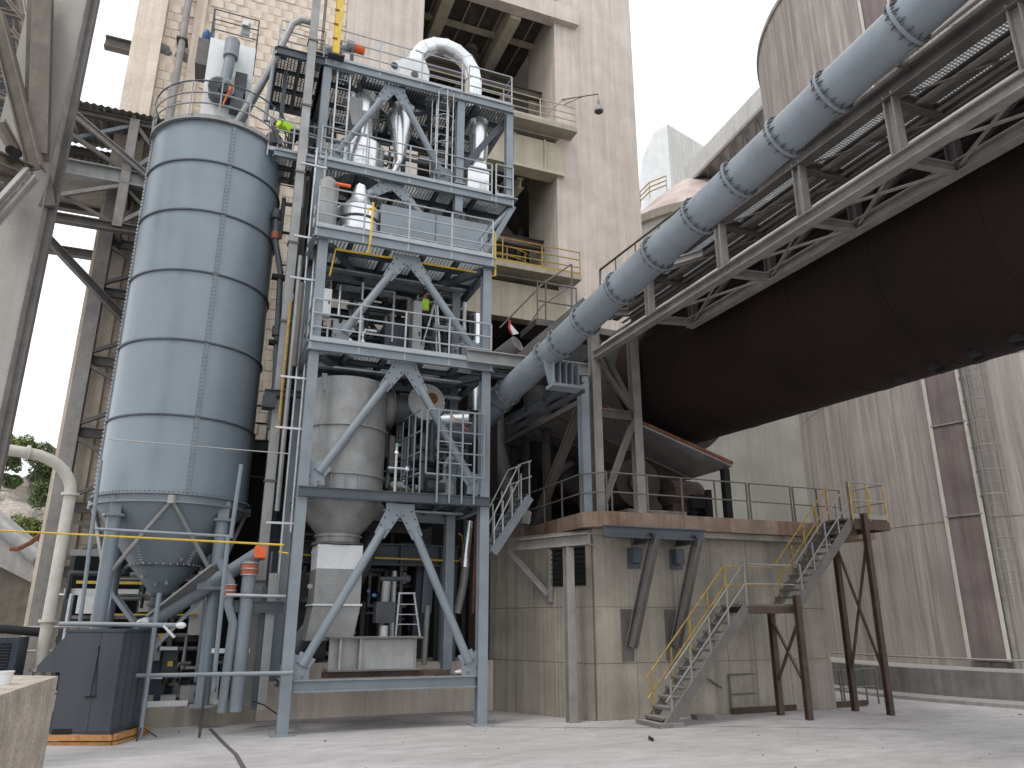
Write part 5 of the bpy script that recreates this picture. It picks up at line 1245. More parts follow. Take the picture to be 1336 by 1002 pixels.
solo('valve_block', MB().box(Y(352, 172, 19.2), plus(Y(362, 184, 19.2), (0, .4, 0))).tube(Y(356, 166, 19.3), Y(366, 190, 19.3), .08, 8), 'dark', 'small dark valve block at the right rim of the silo roof', 'valve')

# screw conveyor under the silo and riser couplings
a, b = Y(198, 812, 19.4), Y(338, 722, 18.6)
t = thing('screw_conveyor', 'grey inclined screw conveyor with bright orange end cap under the silo', 'conveyor', (a[0], a[1], 1.4))
part('trough', MB().tube(a, b, .17, 20), 'steel', t)
part('trough_cover', MB().bar(plus(a, (0, -.02, .15)), plus(b, (-.9, -.02, -.3)), .34, .05), 'galvd', t)
m_ = lerp(a, b, .55); part('inlet_hood', MB().box(plus(m_, (-.3, -.2, -.12)), plus(m_, (.25, .2, .3))), 'steel', t)
part('end_motor', MB().tube(b, plus(b, (.05, 0, .03)), .2, 16).box(plus(b, (-.12, -.3, -.12)), plus(b, (.14, -.1, .14))), 'orange', t)
part('clear_tape', MB().ico(a, .22, (1.6, .8, .6)), 'white', t); part('blue_tape', MB().ico(plus(a, (-.25, -.1, -.1)), .16, (1.2, .8, .7)), 'blue', t)
for i, (px, py0, py1, r_, yy) in enumerate(((327, 732, 925, .16, 18.5), (301, 760, 935, .1, 18.3))):
    a = Y(px, py0, yy); 
    t = thing('drop_pipe', ['fat grey drop pipe with orange-red rubber coupling below the orange cap', 'thin bent drop pipe with dark red coupling nearer the silo leg'][i], 'pipe', (a[0], a[1], .45))
    pts = [a, (a[0], a[1], a[2]-.9), (a[0], a[1], .45)] if i == 0 else [plus(a, (-.3, 0, .5)), a, (a[0], a[1], a[2]-.5), (a[0]+.15, a[1], a[2]-.9), (a[0]+.1, a[1], .45)]
    part('pipe_run', MB().path(pts, r_, 16), 'steel', t)
    part('rubber_coupling', MB().tube((a[0], a[1], a[2]-.32), (a[0], a[1], a[2]-.05), r_+.035, 18), mat('coupling_orange_red', (.36, .1, .05), .6), t)
    for zz in (-.32, -.18, -.05): part('hose_clamp', MB().tube((a[0], a[1], a[2]+zz-.012), (a[0], a[1], a[2]+zz+.012), r_+.05, 18), 'galv', t)
for i, (px, w_) in enumerate(((343, .12), (352, .2), (318, .07))):
    a = Y(px, 800, 18.9); solo('support_post', MB().ib((a[0], a[1], .45), (a[0], a[1], 3.2+i*.3), w_, w_, .02, (0, 1, 0)), ('steeld', 'galvd', 'steel')[i], ['narrow dark post right of the drop pipes', 'wide pale post beside the tower left column foot', 'slim post between the two drop pipes'][i], 'post')

# guard pipe crossing low in front
a, b = Y(154, 882, 17.6), V(383, 878, -.35)
t = thing('guard_pipe', 'long horizontal blue-grey pipe rail at knee height in front of silo legs', 'rail', (a[0], a[1], 0))
part('pipe_bar', MB().tube(a, b, .045, 12), 'steel', t)
c1 = lerp(a, b, .17); part('post', MB().tube((c1[0], c1[1], .0), (c1[0], c1[1], 3.0), .05, 10), 'steel', t)
c2 = lerp(a, b, .5); part('post', MB().tube((c2[0], c2[1], 0.02), (c2[0], c2[1], c2[2]), .03, 8), 'dark', t)
for i in range(3): g_ = i*2.1+.4; part('tripod_foot', MB().tube((c1[0], c1[1], .25), (c1[0]+.35*math.cos(g_), c1[1]+.35*math.sin(g_), .01), .015, 6), 'dark', t)
a, b = Y(78, 814, 17.3), Y(236, 816, 17.3)
t = thing('guard_pipe', 'short horizontal pipe rail with white taped end above the dark cabinet', 'rail', (a[0], a[1], 0))
part('pipe_bar', MB().tube(a, b, .05, 12), 'steel', t); part('taped_end', MB().ico(b, .07, (1.6, 1, 1)), 'white', t)
part('drop_bracket', MB().tube(plus(b, (-.35, .1, 0)), plus(b, (-.1, .1, -.25)), .03, 8), 'white', t)
a, b = V(276, 849, 1.2), V(326, 849, 1.2); solo('short_rail', MB().bar(a, b, .06, .1), 'white', 'short white horizontal rail between silo leg and drop pipes', 'rail')
a, b = V(295, 776, .6), V(373, 778, .6)
t = thing('tie_beam', 'grey tie beam with pale pipe above it left of the tower column', 'beam', a)
part('beam_body', MB().ib(plus(a, (.1, .2, -.25)), plus(b, (0, .2, -.25)), .16, .26, .02), 'steeld', t); part('top_pipe', MB().tube(a, b, .04, 10), 'galv', t)

# ------------------------------------------------------------------ dark cabinet on pallet
def WP(x, y): q = TW(x, y, 0); return (q[0], q[1])
g1, g2 = Z(64, 962, .14), Z(143, 962, .14)
ga = Vector((g1[0], g1[1])); gb = Vector((g2[0], g2[1])); gd = (gb-ga).normalized(); gn = Vector((-gd.y, gd.x)); 
gc = gb+gn*1.5; ge = ga+gn*1.5; ZG = 2.18
t = thing('dark_cabinet', 'big dark grey steel cabinet with slanted side hood on an orange pallet', 'cabinet', (ga.x, ga.y, 0))
tp = .0
part('body', MB().prism([tuple(ga), tuple(gb), tuple(gc), tuple(ge)], .2, ZG), 'gen', t)
part('front_panel', MB().prism([tuple(ga+gd*.02-gn*.012), tuple(ga+gd*.75-gn*.012), tuple(ga+gd*.75-gn*.001), tuple(ga+gd*.02-gn*.001)], .24, ZG-.02), 'gen', t)
part('front_panel', MB().prism([tuple(ga+gd*.76-gn*.012), tuple(gb-gd*.02-gn*.012), tuple(gb-gd*.02-gn*.001), tuple(ga+gd*.76-gn*.001)], .24, ZG-.02), 'gen', t)
part('top_lid', MB().prism([tuple(ga-gd*.02-gn*.03), tuple(gb+gd*.02-gn*.03), tuple(gc+gd*.02+gn*.02), tuple(ge-gd*.02+gn*.02)], ZG+.001, ZG+.05), 'gen', t)
hd = ga-gd*.5
part('side_hood', MB().ext([(ga.x, ga.y, 2.1), (ga.x, ga.y, 1.38), (hd.x, hd.y, 1.38), (hd.x, hd.y, 1.5)], (gn.x*1.2, gn.y*1.2, 0)), 'gen', t)
s1 = gb+gd*.012
for i in range(5):
    a_ = s1+gn*(.06+i*.285); b_ = a_+gn*.25
    part('side_panel', MB().prism([tuple(a_), tuple(b_), tuple(b_-gd*.011), tuple(a_-gd*.011)], .3, ZG-.05), 'galvd' if i > 3 else 'steeld', t)
part('forklift_slot', MB().prism([tuple(ga+gd*.05-gn*.014), tuple(ga+gd*.45-gn*.014), tuple(ga+gd*.45-gn*.002), tuple(ga+gd*.05-gn*.002)], .2, .3), 'black', t)
q = ga+gd*.62-gn*.03; part('latch_bar', MB().bar((*q, .9), (*(q+gd*.22), .92), .03), 'black', t)
for k in (.0, .1): part('hanging_cord', MB().tube((*(ga+gd*(.75-k*.2)-gn*.02), 1.9), (*(q+gd*(.1+k)), .92), .006, 5), 'black', t)
t = thing('pallet', 'orange-brown pallet frame under the dark grey cabinet', 'pallet', (ga.x, ga.y, 0))
pa, pb_, pc_, pd_ = ga-gd*.06-gn*.06, gb+gd*.1-gn*.06, gc+gd*.1, ge-gd*.06
for a_, b_ in ((pa, pb_), (pb_, pc_), (pc_, pd_), (pd_, pa)): part('rail_board', MB().bar((*a_, .14), (*b_, .14), .12, .1), 'wood', t)
for a_, b_ in ((pa, pb_), (pb_, pc_), (pa+gn*.7, pb_+gn*.7)): part('base_board', MB().bar((*(a_+gd*.03+gn*.03), .035), (*(b_-gd*.03+gn*.03), .035), .1, .06), 'wood', t)

# gooseneck pipe
yy = 17.9
gp = [Y(52, 872, yy), Y(63, 810, yy), Y(90, 645, yy)]
gx, gy = gp[0][0], gp[0][1]; zz_ = gp[2][2]
t = thing('gooseneck_pipe', 'cream-white flanged pipe rising and bending left like a gooseneck', 'pipe', (gx, gy, 0))
pts = [(gx, gy, .0), (gx, gy, zz_)]
for k in range(1, 8): a = k*math.pi/14; pts.append((gx-.95*(1-math.cos(a))*.98, gy-.35*(1-math.cos(a)), zz_+.85*math.sin(a)))
pts.append((gx-3.2, gy-1.2, zz_+.93))
part('pipe_run', MB().path(pts, .13, 24), 'cream', t)
for z_ in (zz_+.0, Y(63, 810, yy)[2], Y(50, 874, yy)[2]): part('flange', MB().tube((gx, gy, z_-.03), (gx, gy, z_+.03), .2, 20), 'cream', t)
part('flange', MB().tube(pts[-2], plus(pts[-2], (-.05, -.02, 0)), .18, 20), 'cream', t)
# foreground wall and bucket
zf = 2.1
w1, w2, w3 = Z(76, 882, zf), Z(0, 907, zf), Z(8, 880.5, zf)
w2x = lerp(w1, w2, 2.2); w3x = (w3[0]-1.5, w3[1]-.25, zf)
solo('foreground_wall', MB().prism([(w1[0], w1[1]), (w2x[0], w2x[1]), (w3x[0], w3x[1]-.3), (w3[0], w3[1])], 0, zf), 'fore', 'rough beige concrete wall in the bottom left corner close to the camera', 'wall')
q = Z(4, 893, zf); t = thing('bucket', 'off-white bucket standing on the foreground wall, cut by the frame', 'bucket', q)
part('bucket_body', MB().lathe(q, [(.03, .0), (.038, .055), (.041, .057), (.041, .062), (.035, .062), (.03, .012)], 28, cap=False), 'white', t)
a = Y(8, 852, 15)
# blue-black cabinet far left
q = Y(-30, 880, 16.8); a, b = Y(-40, 832, 16.8), Y(18, 832, 16.8)
t = thing('control_cabinet', 'blue-black cabinet with a louvred panel at the left frame edge', 'cabinet', (q[0], q[1], 0))
part('body', MB().box((a[0], a[1], 0), (b[0]+.05, a[1]+1.1, a[2])), 'cabblue', t)
lv = part('louvre_panel', MB().box((b[0]-.28, a[1]-.012, 1.3), (b[0]-.08, a[1]-.001, 1.95)), 'black', t)
for k in range(10): part('louvre_slat', MB().box((b[0]-.27, a[1]-.025, 1.33+k*.06), (b[0]-.09, a[1]-.013, 1.35+k*.06)), 'cabblue', lv)
solo('black_duct', MB().path([Y(-30, 820, 18.6), Y(10, 821, 18.6), Y(62, 826, 18.6)], .1, 12), 'black', 'black horizontal hose duct behind the gooseneck pipe', 'duct')
rl = thing('yard_railing', 'pale grey pipe railing behind the gooseneck pipe and silo leg', 'railing', Y(5, 835, 20.2))
a, b = Y(5, 835, 20.2), Y(118, 833, 20.2)
rail(rl, [(a[0], a[1], 1.1), (b[0], b[1], 1.1)], 1.15, 2, 1.3, 'dulll', r=.035, toe=False)

# ------------------------------------------------------------------ lattice tower behind the silo
lv_ = 8.3; la, lb = V(141, 300, lv_), V(60, 745, lv_)
LT = thing('lattice_tower', 'tall dusty grey lattice support tower between silo and masonry wall', 'tower', (la[0], lv_, 0))
for u_ in (la[0], la[0]+2.3):
    for v_ in (lv_,): part('leg', MB().ib((u_, v_, 0), (u_, v_, 17.6), .42, .42, .04, (0, 1, 0)), 'dulll', LT)
zn = [V(125, 378, lv_)[2], V(110, 468, lv_)[2], V(92, 562, lv_)[2], V(75, 660, lv_)[2], V(60, 745, lv_)[2], 14.9]
zn = sorted(zn)
for i, z_ in enumerate(zn):
    part('horizontal', MB().ib((la[0], lv_+.1, z_), (la[0]+2.3, lv_+.1, z_), .16, .3, .03), 'dull', LT)
    h_ = 1.35
    part('diagonal', MB().bar((la[0], lv_-.1, z_+.15), (la[0]+2.3, lv_-.1, z_+h_), .14, .12), 'dull', LT)
    part('diagonal', MB().bar((la[0], lv_-.1, z_-.15), (la[0]+2.3, lv_-.1, z_-h_), .14, .12), 'dull', LT)

# ------------------------------------------------------------------ conveyor bridge, upper left
cv = 7.6
CB = thing('conveyor_bridge', 'dusty covered conveyor bridge with corrugated roof left of the silo', 'bridge', V(130, 200, cv))
ra, rb = V(60, 133, cv), V(230, 175, cv); ua, ub = ra[0], rb[0]; zr_ = (ra[2]+rb[2])/2
zf_ = V(130, 232, cv)[2]; za_ = V(80, 290, cv)[2]
mb = MB(); vs = []; fs = []
n_ = 60
for i in range(n_+1):
    u_ = ua-1+(ub-ua+2.5)*i/n_; z_ = .07 if i % 2 else 0
    vs += [(u_, cv-.6, zr_+z_), (u_, cv+2.6, zr_+.25+z_)]
for i in range(n_): fs.append((2*i, 2*i+2, 2*i+3, 2*i+1))
mb.add(vs, fs); part('roof_sheet', mb, 'corr', CB)
mb = MB(); vs = []; fs = []
for i in range(n_+1):
    u_ = ua-1+(ub-ua+2.5)*i/n_; z_ = .06 if i % 2 else 0
    vs += [(u_, cv+2.6+z_, zr_+.2), (u_, cv+2.6+z_, zr_-1.5)]
for i in range(n_): fs.append((2*i, 2*i+1, 2*i+3, 2*i+2))
mb.add(vs, fs); part('back_sheet', mb, 'corr', CB)
for v_ in (cv-.3, cv+2.3):
    part('top_chord', MB().ib((ua-1, v_, zr_-.2), (ub+1, v_, zr_-.2), .2, .22, .03), 'dull', CB)
    part('deck_chord', MB().ib((ua-1, v_, zf_), (ub+1, v_, zf_), .3, .55, .04), 'galvd' if v_ < cv else 'dull', CB)
    part('bottom_chord', MB().ib((ua-1, v_, za_), (ub+1, v_, za_), .26, .3, .04), 'dull', CB)
part('deck_plate', MB().box((ua-1, cv-.2, zf_-.05), (ub+1, cv+2.2, zf_+.05)), 'corr', CB)
pu = V(176, 175, cv)[0]; pl_ = [pu-3.4, pu, pu+1.6]
for u_ in pl_:
    for v_ in (cv-.3, cv+2.3):
        part('post', MB().ib((u_, v_, za_), (u_, v_, zr_-.1), .3, .3, .04, (0, 1, 0)), 'dulll', CB)
    part('cross_beam', MB().bar((u_, cv-.3, zf_-.3), (u_, cv+2.3, zf_-.3), .16, .3), 'dull', CB); part('cross_beam', MB().bar((u_, cv-.3, za_), (u_, cv+2.3, za_), .16, .2), 'dull', CB)
for a_, b_ in zip(pl_[:-1], pl_[1:]):
    part('diagonal', MB().bar((a_, cv-.35, zr_-.25), (b_, cv-.35, zf_+.2), .13), 'dull', CB)
    part('diagonal', MB().bar((a_, cv-.25, zf_+.2), (b_, cv-.25, zr_-.25), .13), 'steel', CB)
    part('diagonal', MB().bar((a_, cv-.35, za_+.1), (b_, cv-.35, zf_-.3), .13), 'dulll', CB)
    part('diagonal', MB().bar((a_, cv-.25, zf_-.3), (b_, cv-.25, za_+.1), .1), 'dull', CB)
    part('handrail', MB().tube((a_, cv+2.0, zf_+.9), (b_, cv+2.0, zf_+.9), .03, 6), 'dull', CB)
for i in range(9): u_ = ua-1+i*.95; part('roof_purlin', MB().bar((u_, cv-.5, zr_-.06), (u_, cv+2.5, zr_+.18), .08), 'dull', CB)
# long tie strut from the big column to lattice tower
a, b = V(97, 148, cv-.5), V(196, 232, cv-.5)
solo('tie_strut', MB().ib(V(90, 142, cv-.5), b, .2, .2, .03), 'dulll', 'pale diagonal strut crossing the conveyor bridge from the big column', 'strut')
solo('tie_strut', MB().ib(V(50, 298, 7.0), V(165, 420, 7.9), .24, .24, .03), 'dull', 'grey diagonal strut below the conveyor bridge reaching down to the lattice tower', 'strut')
mb = MB().path([V(60, 590, 8.0), V(150, 585, 8.0), V(160, 560, 8)], .02, 5)
# ------------------------------------------------------------------ big near column, left
cy_ = 13.0
c1_, c2_, c3_ = Y(65, 0, cy_), Y(112, 0, cy_), Y(124, 0, cy_)
def at_x(px, py): 
    d = ray(px, py); t_ = cy_/d.y; return d.x*t_
xl, xm, xr = at_x(50, 0), at_x(113, 0), at_x(124, 0)
def wbox(mb, x0, x1, y0, y1, z0, z1):
    return mb.prism([WP(x0, y0), WP(x1, y0), WP(x1, y1), WP(x0, y1)], z0, z1)
BC = thing('bridge_column', 'massive dusty grey steel box column at the left edge of the yard', 'column', TW((xl+xm)/2, cy_, 0))
part('box_section', wbox(MB(), xl-.2, xm, cy_, cy_+.3, 0, 19), mat('column_dust_grey', (.27, .255, .235), .65, .0, .15, .7, streak=.4, stcol=(.2, .18, .16)), BC)
part('flange_plate', wbox(MB(), xm+.002, xm+.02, cy_-.03, cy_+.3, 0, 19), 'dulll', BC)
part('outer_flange', wbox(MB(), xm+.021, xr-.02, cy_+.12, cy_+.2, 0, 19), 'dull', BC)
part('corner_gusset', MB().ext([Y(66, 228, cy_-.02), Y(72, 268, cy_-.02), Y(50, 268, cy_-.02)], (0, .1, 0)), 'dull', BC)
bt = thing('bridge_truss', 'dark brownish steel truss of an overhead bridge filling the upper left corner', 'truss', Y(20, 200, 12.2))
tcol = mat('brown_dust_steel', (.135, .115, .095), .7, .1, .3, 2, streak=.4, dust=.5, fine=.15)
def wbar(x0, y0, x1, y1, Y0, Y1, w_, h_, m_, nm='truss_member', I=True):
    mb = MB(); (mb.ib if I else mb.bar)(Y(x0, y0, Y0), Y(x1, y1, Y1), w_, h_, *((.03,) if I else ())); return part(nm, mb, m_, bt)
wbar(-4, 20, 47, 222, 12.2, 12.4, .26, .26, tcol); wbar(57, -20, 50, 205, 12.6, 12.6, .34, .3, tcol); wbar(44, -20, 40, 195, 12.9, 12.9, .2, .2, tcol)
wbar(0, 160, 22, 200, 12.1, 12.3, .2, .2, tcol); wbar(-20, 200, 40, 225, 11.8, 12.4, .2, .25, tcol)
wbar(-10, 296, 46, 232, 11.6, 12.3, .1, .13, 'dulll'); wbar(-16, 280, 36, 222, 11.5, 12.2, .1, .12, 'dulll')
wbar(32, -10, 38, 28, 13.5, 13.5, .08, .1, 'dulll')
for i in range(7): wbar(-20, 10+i*27, 62, 30+i*29, 15.5, 15.5, .12, .16, tcol, 'roof_joist')
for i in range(5): wbar(10+i*6, 0+i*38, 44, 40+i*34, 14.8, 14.8, .1, .1, tcol, 'lacing_bar')
wbar(22, -20, 60, 250, 16.5, 15.5, .3, .3, tcol, 'bottom_chord')
mb = MB(); corr4(mb, Y(-60, -30, 18), Y(-60, 260, 17), Y(70, 270, 17), Y(84, -30, 18), 26, .12); part('roof_sheet', mb, 'dark', bt)
for px, py in ((14, 196), (22, 200), (18, 206)): part('pulley', MB().tube(Y(px, py, 12), Y(px, py, 12.1), .09, 12), 'black', bt)
wbar(-10, 235, 20, 240, 12.5, 12.5, .5, .3, tcol, 'gusset_box'); wbar(-5, 270, 22, 250, 12.6, 12.6, .2, .2, tcol)

# ------------------------------------------------------------------ quarry, far left, shed and trees
def cliff():
    mb = MB(); nx, nz = 46, 26; vs = []; rnd = random.Random(3)
    for j in range(nz+1):
        for i in range(nx+1):
            x_ = -150+i*2.6; h_ = j/nz
            top = 31+3*math.sin(i*.5)+3*math.sin(i*1.3+1)
            if i > 34: top -= (i-34)*1.6
            y_ = 118+18*h_**1.6+5*math.sin(i*.7+j*.4)+4*math.sin(i*1.9-j*.9)*h_+rnd.uniform(-1.6, 1.6)
            q = TW(x_, y_, h_*top); vs.append(q)
    fs = [(j*(nx+1)+i, j*(nx+1)+i+1, (j+1)*(nx+1)+i+1, (j+1)*(nx+1)+i) for j in range(nz) for i in range(nx)]
    mb.add(vs, fs); return mb
solo('quarry_cliff', cliff(), 'cliff', kind='structure')
def bush(name, label, c, r_, n, m_, grp=None, st=(1, 1, .8), leaf=.4, seed=1):
    rnd = random.Random(seed); t = thing(name, label, 'bush', c, grp); mb = MB()
    cl = [(rnd.uniform(-.7, .7)*r_*st[0], rnd.uniform(-.5, .5)*r_*st[1], rnd.uniform(.1, 1.2)*r_*st[2], rnd.uniform(.25, .5)*r_) for _ in range(14)]
    for _ in range(n):
        k = rnd.choice(cl); d = Vector((rnd.gauss(0, 1), rnd.gauss(0, 1), rnd.gauss(0, 1))).normalized()*k[3]*rnd.uniform(.7, 1.08)
        q = Vector((c[0]+k[0], c[1]+k[1], c[2]+k[2]))+d; a = Vector((rnd.gauss(0, 1), rnd.gauss(0, 1), rnd.gauss(0, 1))).normalized(); b = a.cross(Vector((rnd.gauss(0, 1), .3, 1))).normalized(); s_ = leaf*rnd.uniform(.5, 1.2)
        mb.add([q-a*s_, q-b*s_*.5, q+a*s_, q+b*s_*.5], [(0, 1, 2, 3)])
    part('crown', mb, m_, t); part('stem', MB().tube(c, (c[0], c[1], c[2]+r_), r_*.05, 6), 'bark', t); return t
for i, (px, py, r_, m_, lab) in enumerate(((4, 585, 3.0, 'leafl', 'pale green bush on the quarry rim at the left frame edge'), (22, 583, 3.6, 'leafl', 'light green rounded bush on the quarry rim beside the gooseneck bend'), (38, 590, 3.4, 'leaf', 'mid green bush on the quarry rim under the gooseneck bend'), (58, 618, 4.2, 'leaf', 'dark green dense bush right of the gooseneck bend'), (64, 650, 3.4, 'leaf', 'dark bush hanging halfway down the rock face'), (30, 690, 2.6, 'leafl', 'bright green low bush at the foot of the quarry face'), (8, 600, 2.4, 'leaf', 'small dark bush just below the rim at far left'), (72, 600, 2.6, 'leafl', 'small light bush next to the lattice tower leg'), (50, 688, 2.3, 'leafl', 'bright low bush near the yellow pipe in front of the rock'), (16, 622, 1.8, 'leaf', 'tiny dark shrub in the rock face'))):
    c = Y(px, py+12, 131 if i in (0, 1, 2, 3, 7) else (121 if py < 670 else 112)); bush('quarry_bush', lab, c, r_*.9, 3200, m_, leaf=.3, seed=i)
# shed with sloping roof tube
YS = 30
t = thing('storage_shed', 'low shed with vertical corrugated beige wall and sloping grey roof at far left', 'building', Y(0, 770, YS))
a = Y(-60, 770, YS); b = Y(50, 790, YS)
part('corrugated_wall', corr(MB(), (a[0], a[1]), (b[0], b[1]), 0, Y(0, 712, YS)[2]+.2, 40, .07), 'corr', t)
r1, r2 = Y(-70, 622, YS-.4), Y(54, 728, YS-.4)
part('roof_slope', MB().ext([r1, r2, plus(r2, (0, 0, -.1)), plus(r2, (-.2, 0, -.9)), plus(r1, (0, 0, -2.2))], (0, 8, 0)), 'dulll', t)
part('roof_edge', MB().tube(r1, r2, .35, 12), 'galvd', t)
part('plain_wall', MB().box((a[0], a[1]+.3, 0), (Y(8, 770, YS)[0], a[1]-.1, Y(0, 725, YS)[2])), 'conc', t)
solo('rusty_elbow_pipe', MB().path([Y(14, 716, 26), Y(24, 716, 26), Y(40, 708, 26), Y(56, 695, 26), Y(60, 680, 26)], .08, 10), 'rusto', 'rusty bent pipe in front of the shed roof near the lattice tower', 'pipe')
# ================================================================== PEOPLE
def skin_mesh(name, chains, sub=1):
    """chains: list of lists of (point, radius); shared points join"""
    vs, rs, es = [], [], []
    def vid(p, r):
        for i, q in enumerate(vs):
            if (Vector(q)-Vector(p)).length < 1e-4: return i
        vs.append(p); rs.append(r); return len(vs)-1
    for ch_ in chains:
        ids = [vid(p, r) for p, r in ch_]
        for a, b in zip(ids[:-1], ids[1:]): es.append((a, b))
    me = bpy.data.meshes.new(name); me.from_pydata(vs, es, []); o = bpy.data.objects.new(name+'_tmp', me); COL.objects.link(o)
    sk = o.modifiers.new('skin', 'SKIN'); sk.use_smooth_shade = True
    for i, r in enumerate(rs): me.skin_vertices[0].data[i].radius = (r, r) if not isinstance(r, tuple) else r
    me.skin_vertices[0].data[0].use_root = True
    sb = o.modifiers.new('sub', 'SUBSURF'); sb.levels = sub; sb.render_levels = sub
    bpy.context.view_layer.update()
    ev = o.evaluated_get(bpy.context.evaluated_depsgraph_get()); m2 = bpy.data.meshes.new_from_object(ev)
    bpy.data.objects.remove(o); mb = MB(); mb.v = [tuple(v.co) for v in m2.vertices]; mb.f = [list(p.vertices) for p in m2.polygons]; mb.sm = [True]*len(mb.f)
    return mb
def shifted(mb, base, rz, s_=1.):
    c, s2 = math.cos(rz), math.sin(rz); mb.v = [(base[0]+s_*(x*c-y*s2), base[1]+s_*(x*s2+y*c), base[2]+s_*z) for x, y, z in mb.v]; return mb
def person(label, base, rz, J, helmet='white', top='vest', sleeve='cloth', hair=True):
    # J: joints in the person's own frame, +x forward, +y left
    t = thing('person', label, 'person', base)
    h_, n_, ch_, hp = J['head'], J['neck'], J['chest'], J['pelvis']
    hd = (Vector(h_)-Vector(n_)).normalized()
    body = [[(hp, .12), (J['waist'], .115), (ch_, .14), (n_, .055), (h_, .082), (tuple(Vector(h_)+hd*.1), .07)]]
    for s_ in ('l', 'r'):
        body.append([(ch_, .14), (J['sh'+s_], .06), (J['el'+s_], .043), (J['wr'+s_], .03), (J['ha'+s_], .035)])
        body.append([(hp, .12), (J['hi'+s_], .085), (J['kn'+s_], .058), (J['an'+s_], .04), (J['to'+s_], .038)])
    part('body', shifted(skin_mesh('body', body), base, rz), 'skin', t)
    tr = [[(hp, .135), (J['hil'], .105), (J['knl'], .078), (J['anl'], .062)], [(hp, .135), (J['hir'], .105), (J['knr'], .078), (J['anr'], .062)]]
    part('trousers', shifted(skin_mesh('trousers', tr), base, rz), 'cloth', t)
    part('upper_garment', shifted(skin_mesh('garment', [[(hp, .137), (J['waist'], .15), (ch_, .168), (tuple(Vector(ch_).lerp(Vector(n_), .6)), .1)]] + [[(ch_, .168), (J['sh'+s_], .078)] for s_ in 'lr']), base, rz), top, t)
    if sleeve:
        for s_ in 'lr': part('sleeve', shifted(skin_mesh('sleeve', [[(J['sh'+s_], .076), (J['el'+s_], .056)]]), base, rz), sleeve, t)
    for s_ in 'lr':
        mb = MB(); a = Vector(J['an'+s_]); b = Vector(J['to'+s_]); mb.path([a-(b-a)*.3, a.lerp(b, .4), b], [.05, .055, .045], 10); part('shoe', shifted(mb, base, rz), 'black', t)
        # fingers
        mb = MB(); w_ = Vector(J['wr'+s_]); e_ = Vector(J['ha'+s_]); d = (e_-w_).normalized(); sd_ = d.cross(Vector((0, 0, 1)))
        sd_ = sd_.normalized() if sd_.length > .1 else Vector((0, 1, 0))
        for k in range(4):
            q = e_+sd_*(k-1.5)*.02; mb.path([q, q+d*.045, q+d*.075-Vector((0, 0, .018))], [.011, .0095, .007], 6)
        q = e_-sd_*.03-d*.02; mb.path([q, q-sd_*.03+d*.02, q-sd_*.035+d*.05], [.011, .01, .008], 6)
        part('fingers', shifted(mb, base, rz), 'skin', t, kind='stuff')
    fw_ = Vector(J.get('face', (1, 0, 0))).normalized(); top_ = Vector(h_)+hd*.03; sdv = hd.cross(fw_).normalized()
    mb = MB(); mb.ico(top_+fw_*.1-hd*.0, .016, (1, 1, 1.4)); part('nose', shifted(mb, base, rz), 'skin', t)
    for s_ in (-1, 1):
        part('eye', shifted(MB().ico(top_+fw_*.088+sdv*s_*.032+hd*.022, .011), base, rz), 'black', t); part('ear', shifted(MB().ico(top_+sdv*s_*.088, .024, (.8, .5, 1.2)), base, rz), 'skin', t)
    part('mouth', shifted(MB().ico(top_+fw_*.087-hd*.045, .016, (.5, 1.4, .4)), base, rz), mat_mouth, t)
    if hair: part('hair', shifted(MB().ico(top_-fw_*.022+hd*.03, .1, (1, .95, 1)), base, rz), 'cloth', t)
    if helmet:
        c = top_+hd*.07; mb = MB(); _, a_, b_ = mb._fr(c, c+hd, (1, 0, 0)); pr_ = [(.128, 0), (.122, .05), (.1, .1), (.06, .13), (.005, .14)]; k0 = len(mb.v)
        vs = [c+hd*z_+(a_*math.cos(t2)+b_*math.sin(t2))*r_ for r_, z_ in pr_ for t2 in [2*math.pi*i/20 for i in range(20)]]
        mb.add(vs, [(j*20+i, j*20+(i+1) % 20, (j+1)*20+(i+1) % 20, (j+1)*20+i) for j in range(4) for i in range(20)], True)
        mb.tube(c-hd*.008, c+hd*.006, .145, 20); part('helmet', shifted(mb, base, rz), helmet, t)
    return t
mat_mouth = mat('lips', (.3, .12, .09), .6)
hz_ = V(553, 412, 1.6); fz_ = hz_[2]-.9
J1 = dict(pelvis=(0, 0, .93), waist=(.02, 0, 1.1), chest=(.03, 0, 1.34), neck=(.06, 0, 1.53), head=(.09, 0, 1.63), face=(1, -.25, .25),
          shl=(.03, .19, 1.43), ell=(.24, .22, 1.34), wrl=(.42, .12, 1.5), hal=(.47, .1, 1.56), shr=(.03, -.19, 1.43), elr=(.26, -.24, 1.4), wrr=(.42, -.12, 1.58), har=(.47, -.1, 1.64),
          hil=(0, .1, .88), knl=(.06, .12, .48), anl=(.02, .12, .09), tol=(.16, .13, .04), hir=(0, -.1, .88), knr=(.1, -.12, .52), anr=(.04, -.12, .12), tor=(.18, -.13, .06))
person('worker in white helmet and lime vest reaching up on a stepladder, fourth deck', (hz_[0], 1.6, fz_), R(-12), J1, 'white', 'vest')
t = thing('stepladder', 'aluminium stepladder opened on the fourth deck under the worker', 'stepladder', (hz_[0]+.2, 1.5, Z4))
ap = V(568, 396, 1.45); l0, l1, r0, r1 = V(541, 452, 1.3), V(545, 448, 1.7), V(576, 460, 1.3), V(572, 458, 1.7)
for q, dv in ((l0, -.1), (l1, .1)): part('leg', MB().bar((ap[0]-.03, 1.45+dv, ap[2]), (q[0], 1.5+dv*2.2, Z4), .05, .03), 'galv', t)
for q, dv in ((r0, -.1), (r1, .1)): part('leg', MB().bar((ap[0]+.03, 1.45+dv, ap[2]), (q[0], 1.5+dv*2.2, Z4), .05, .03), 'galv', t)
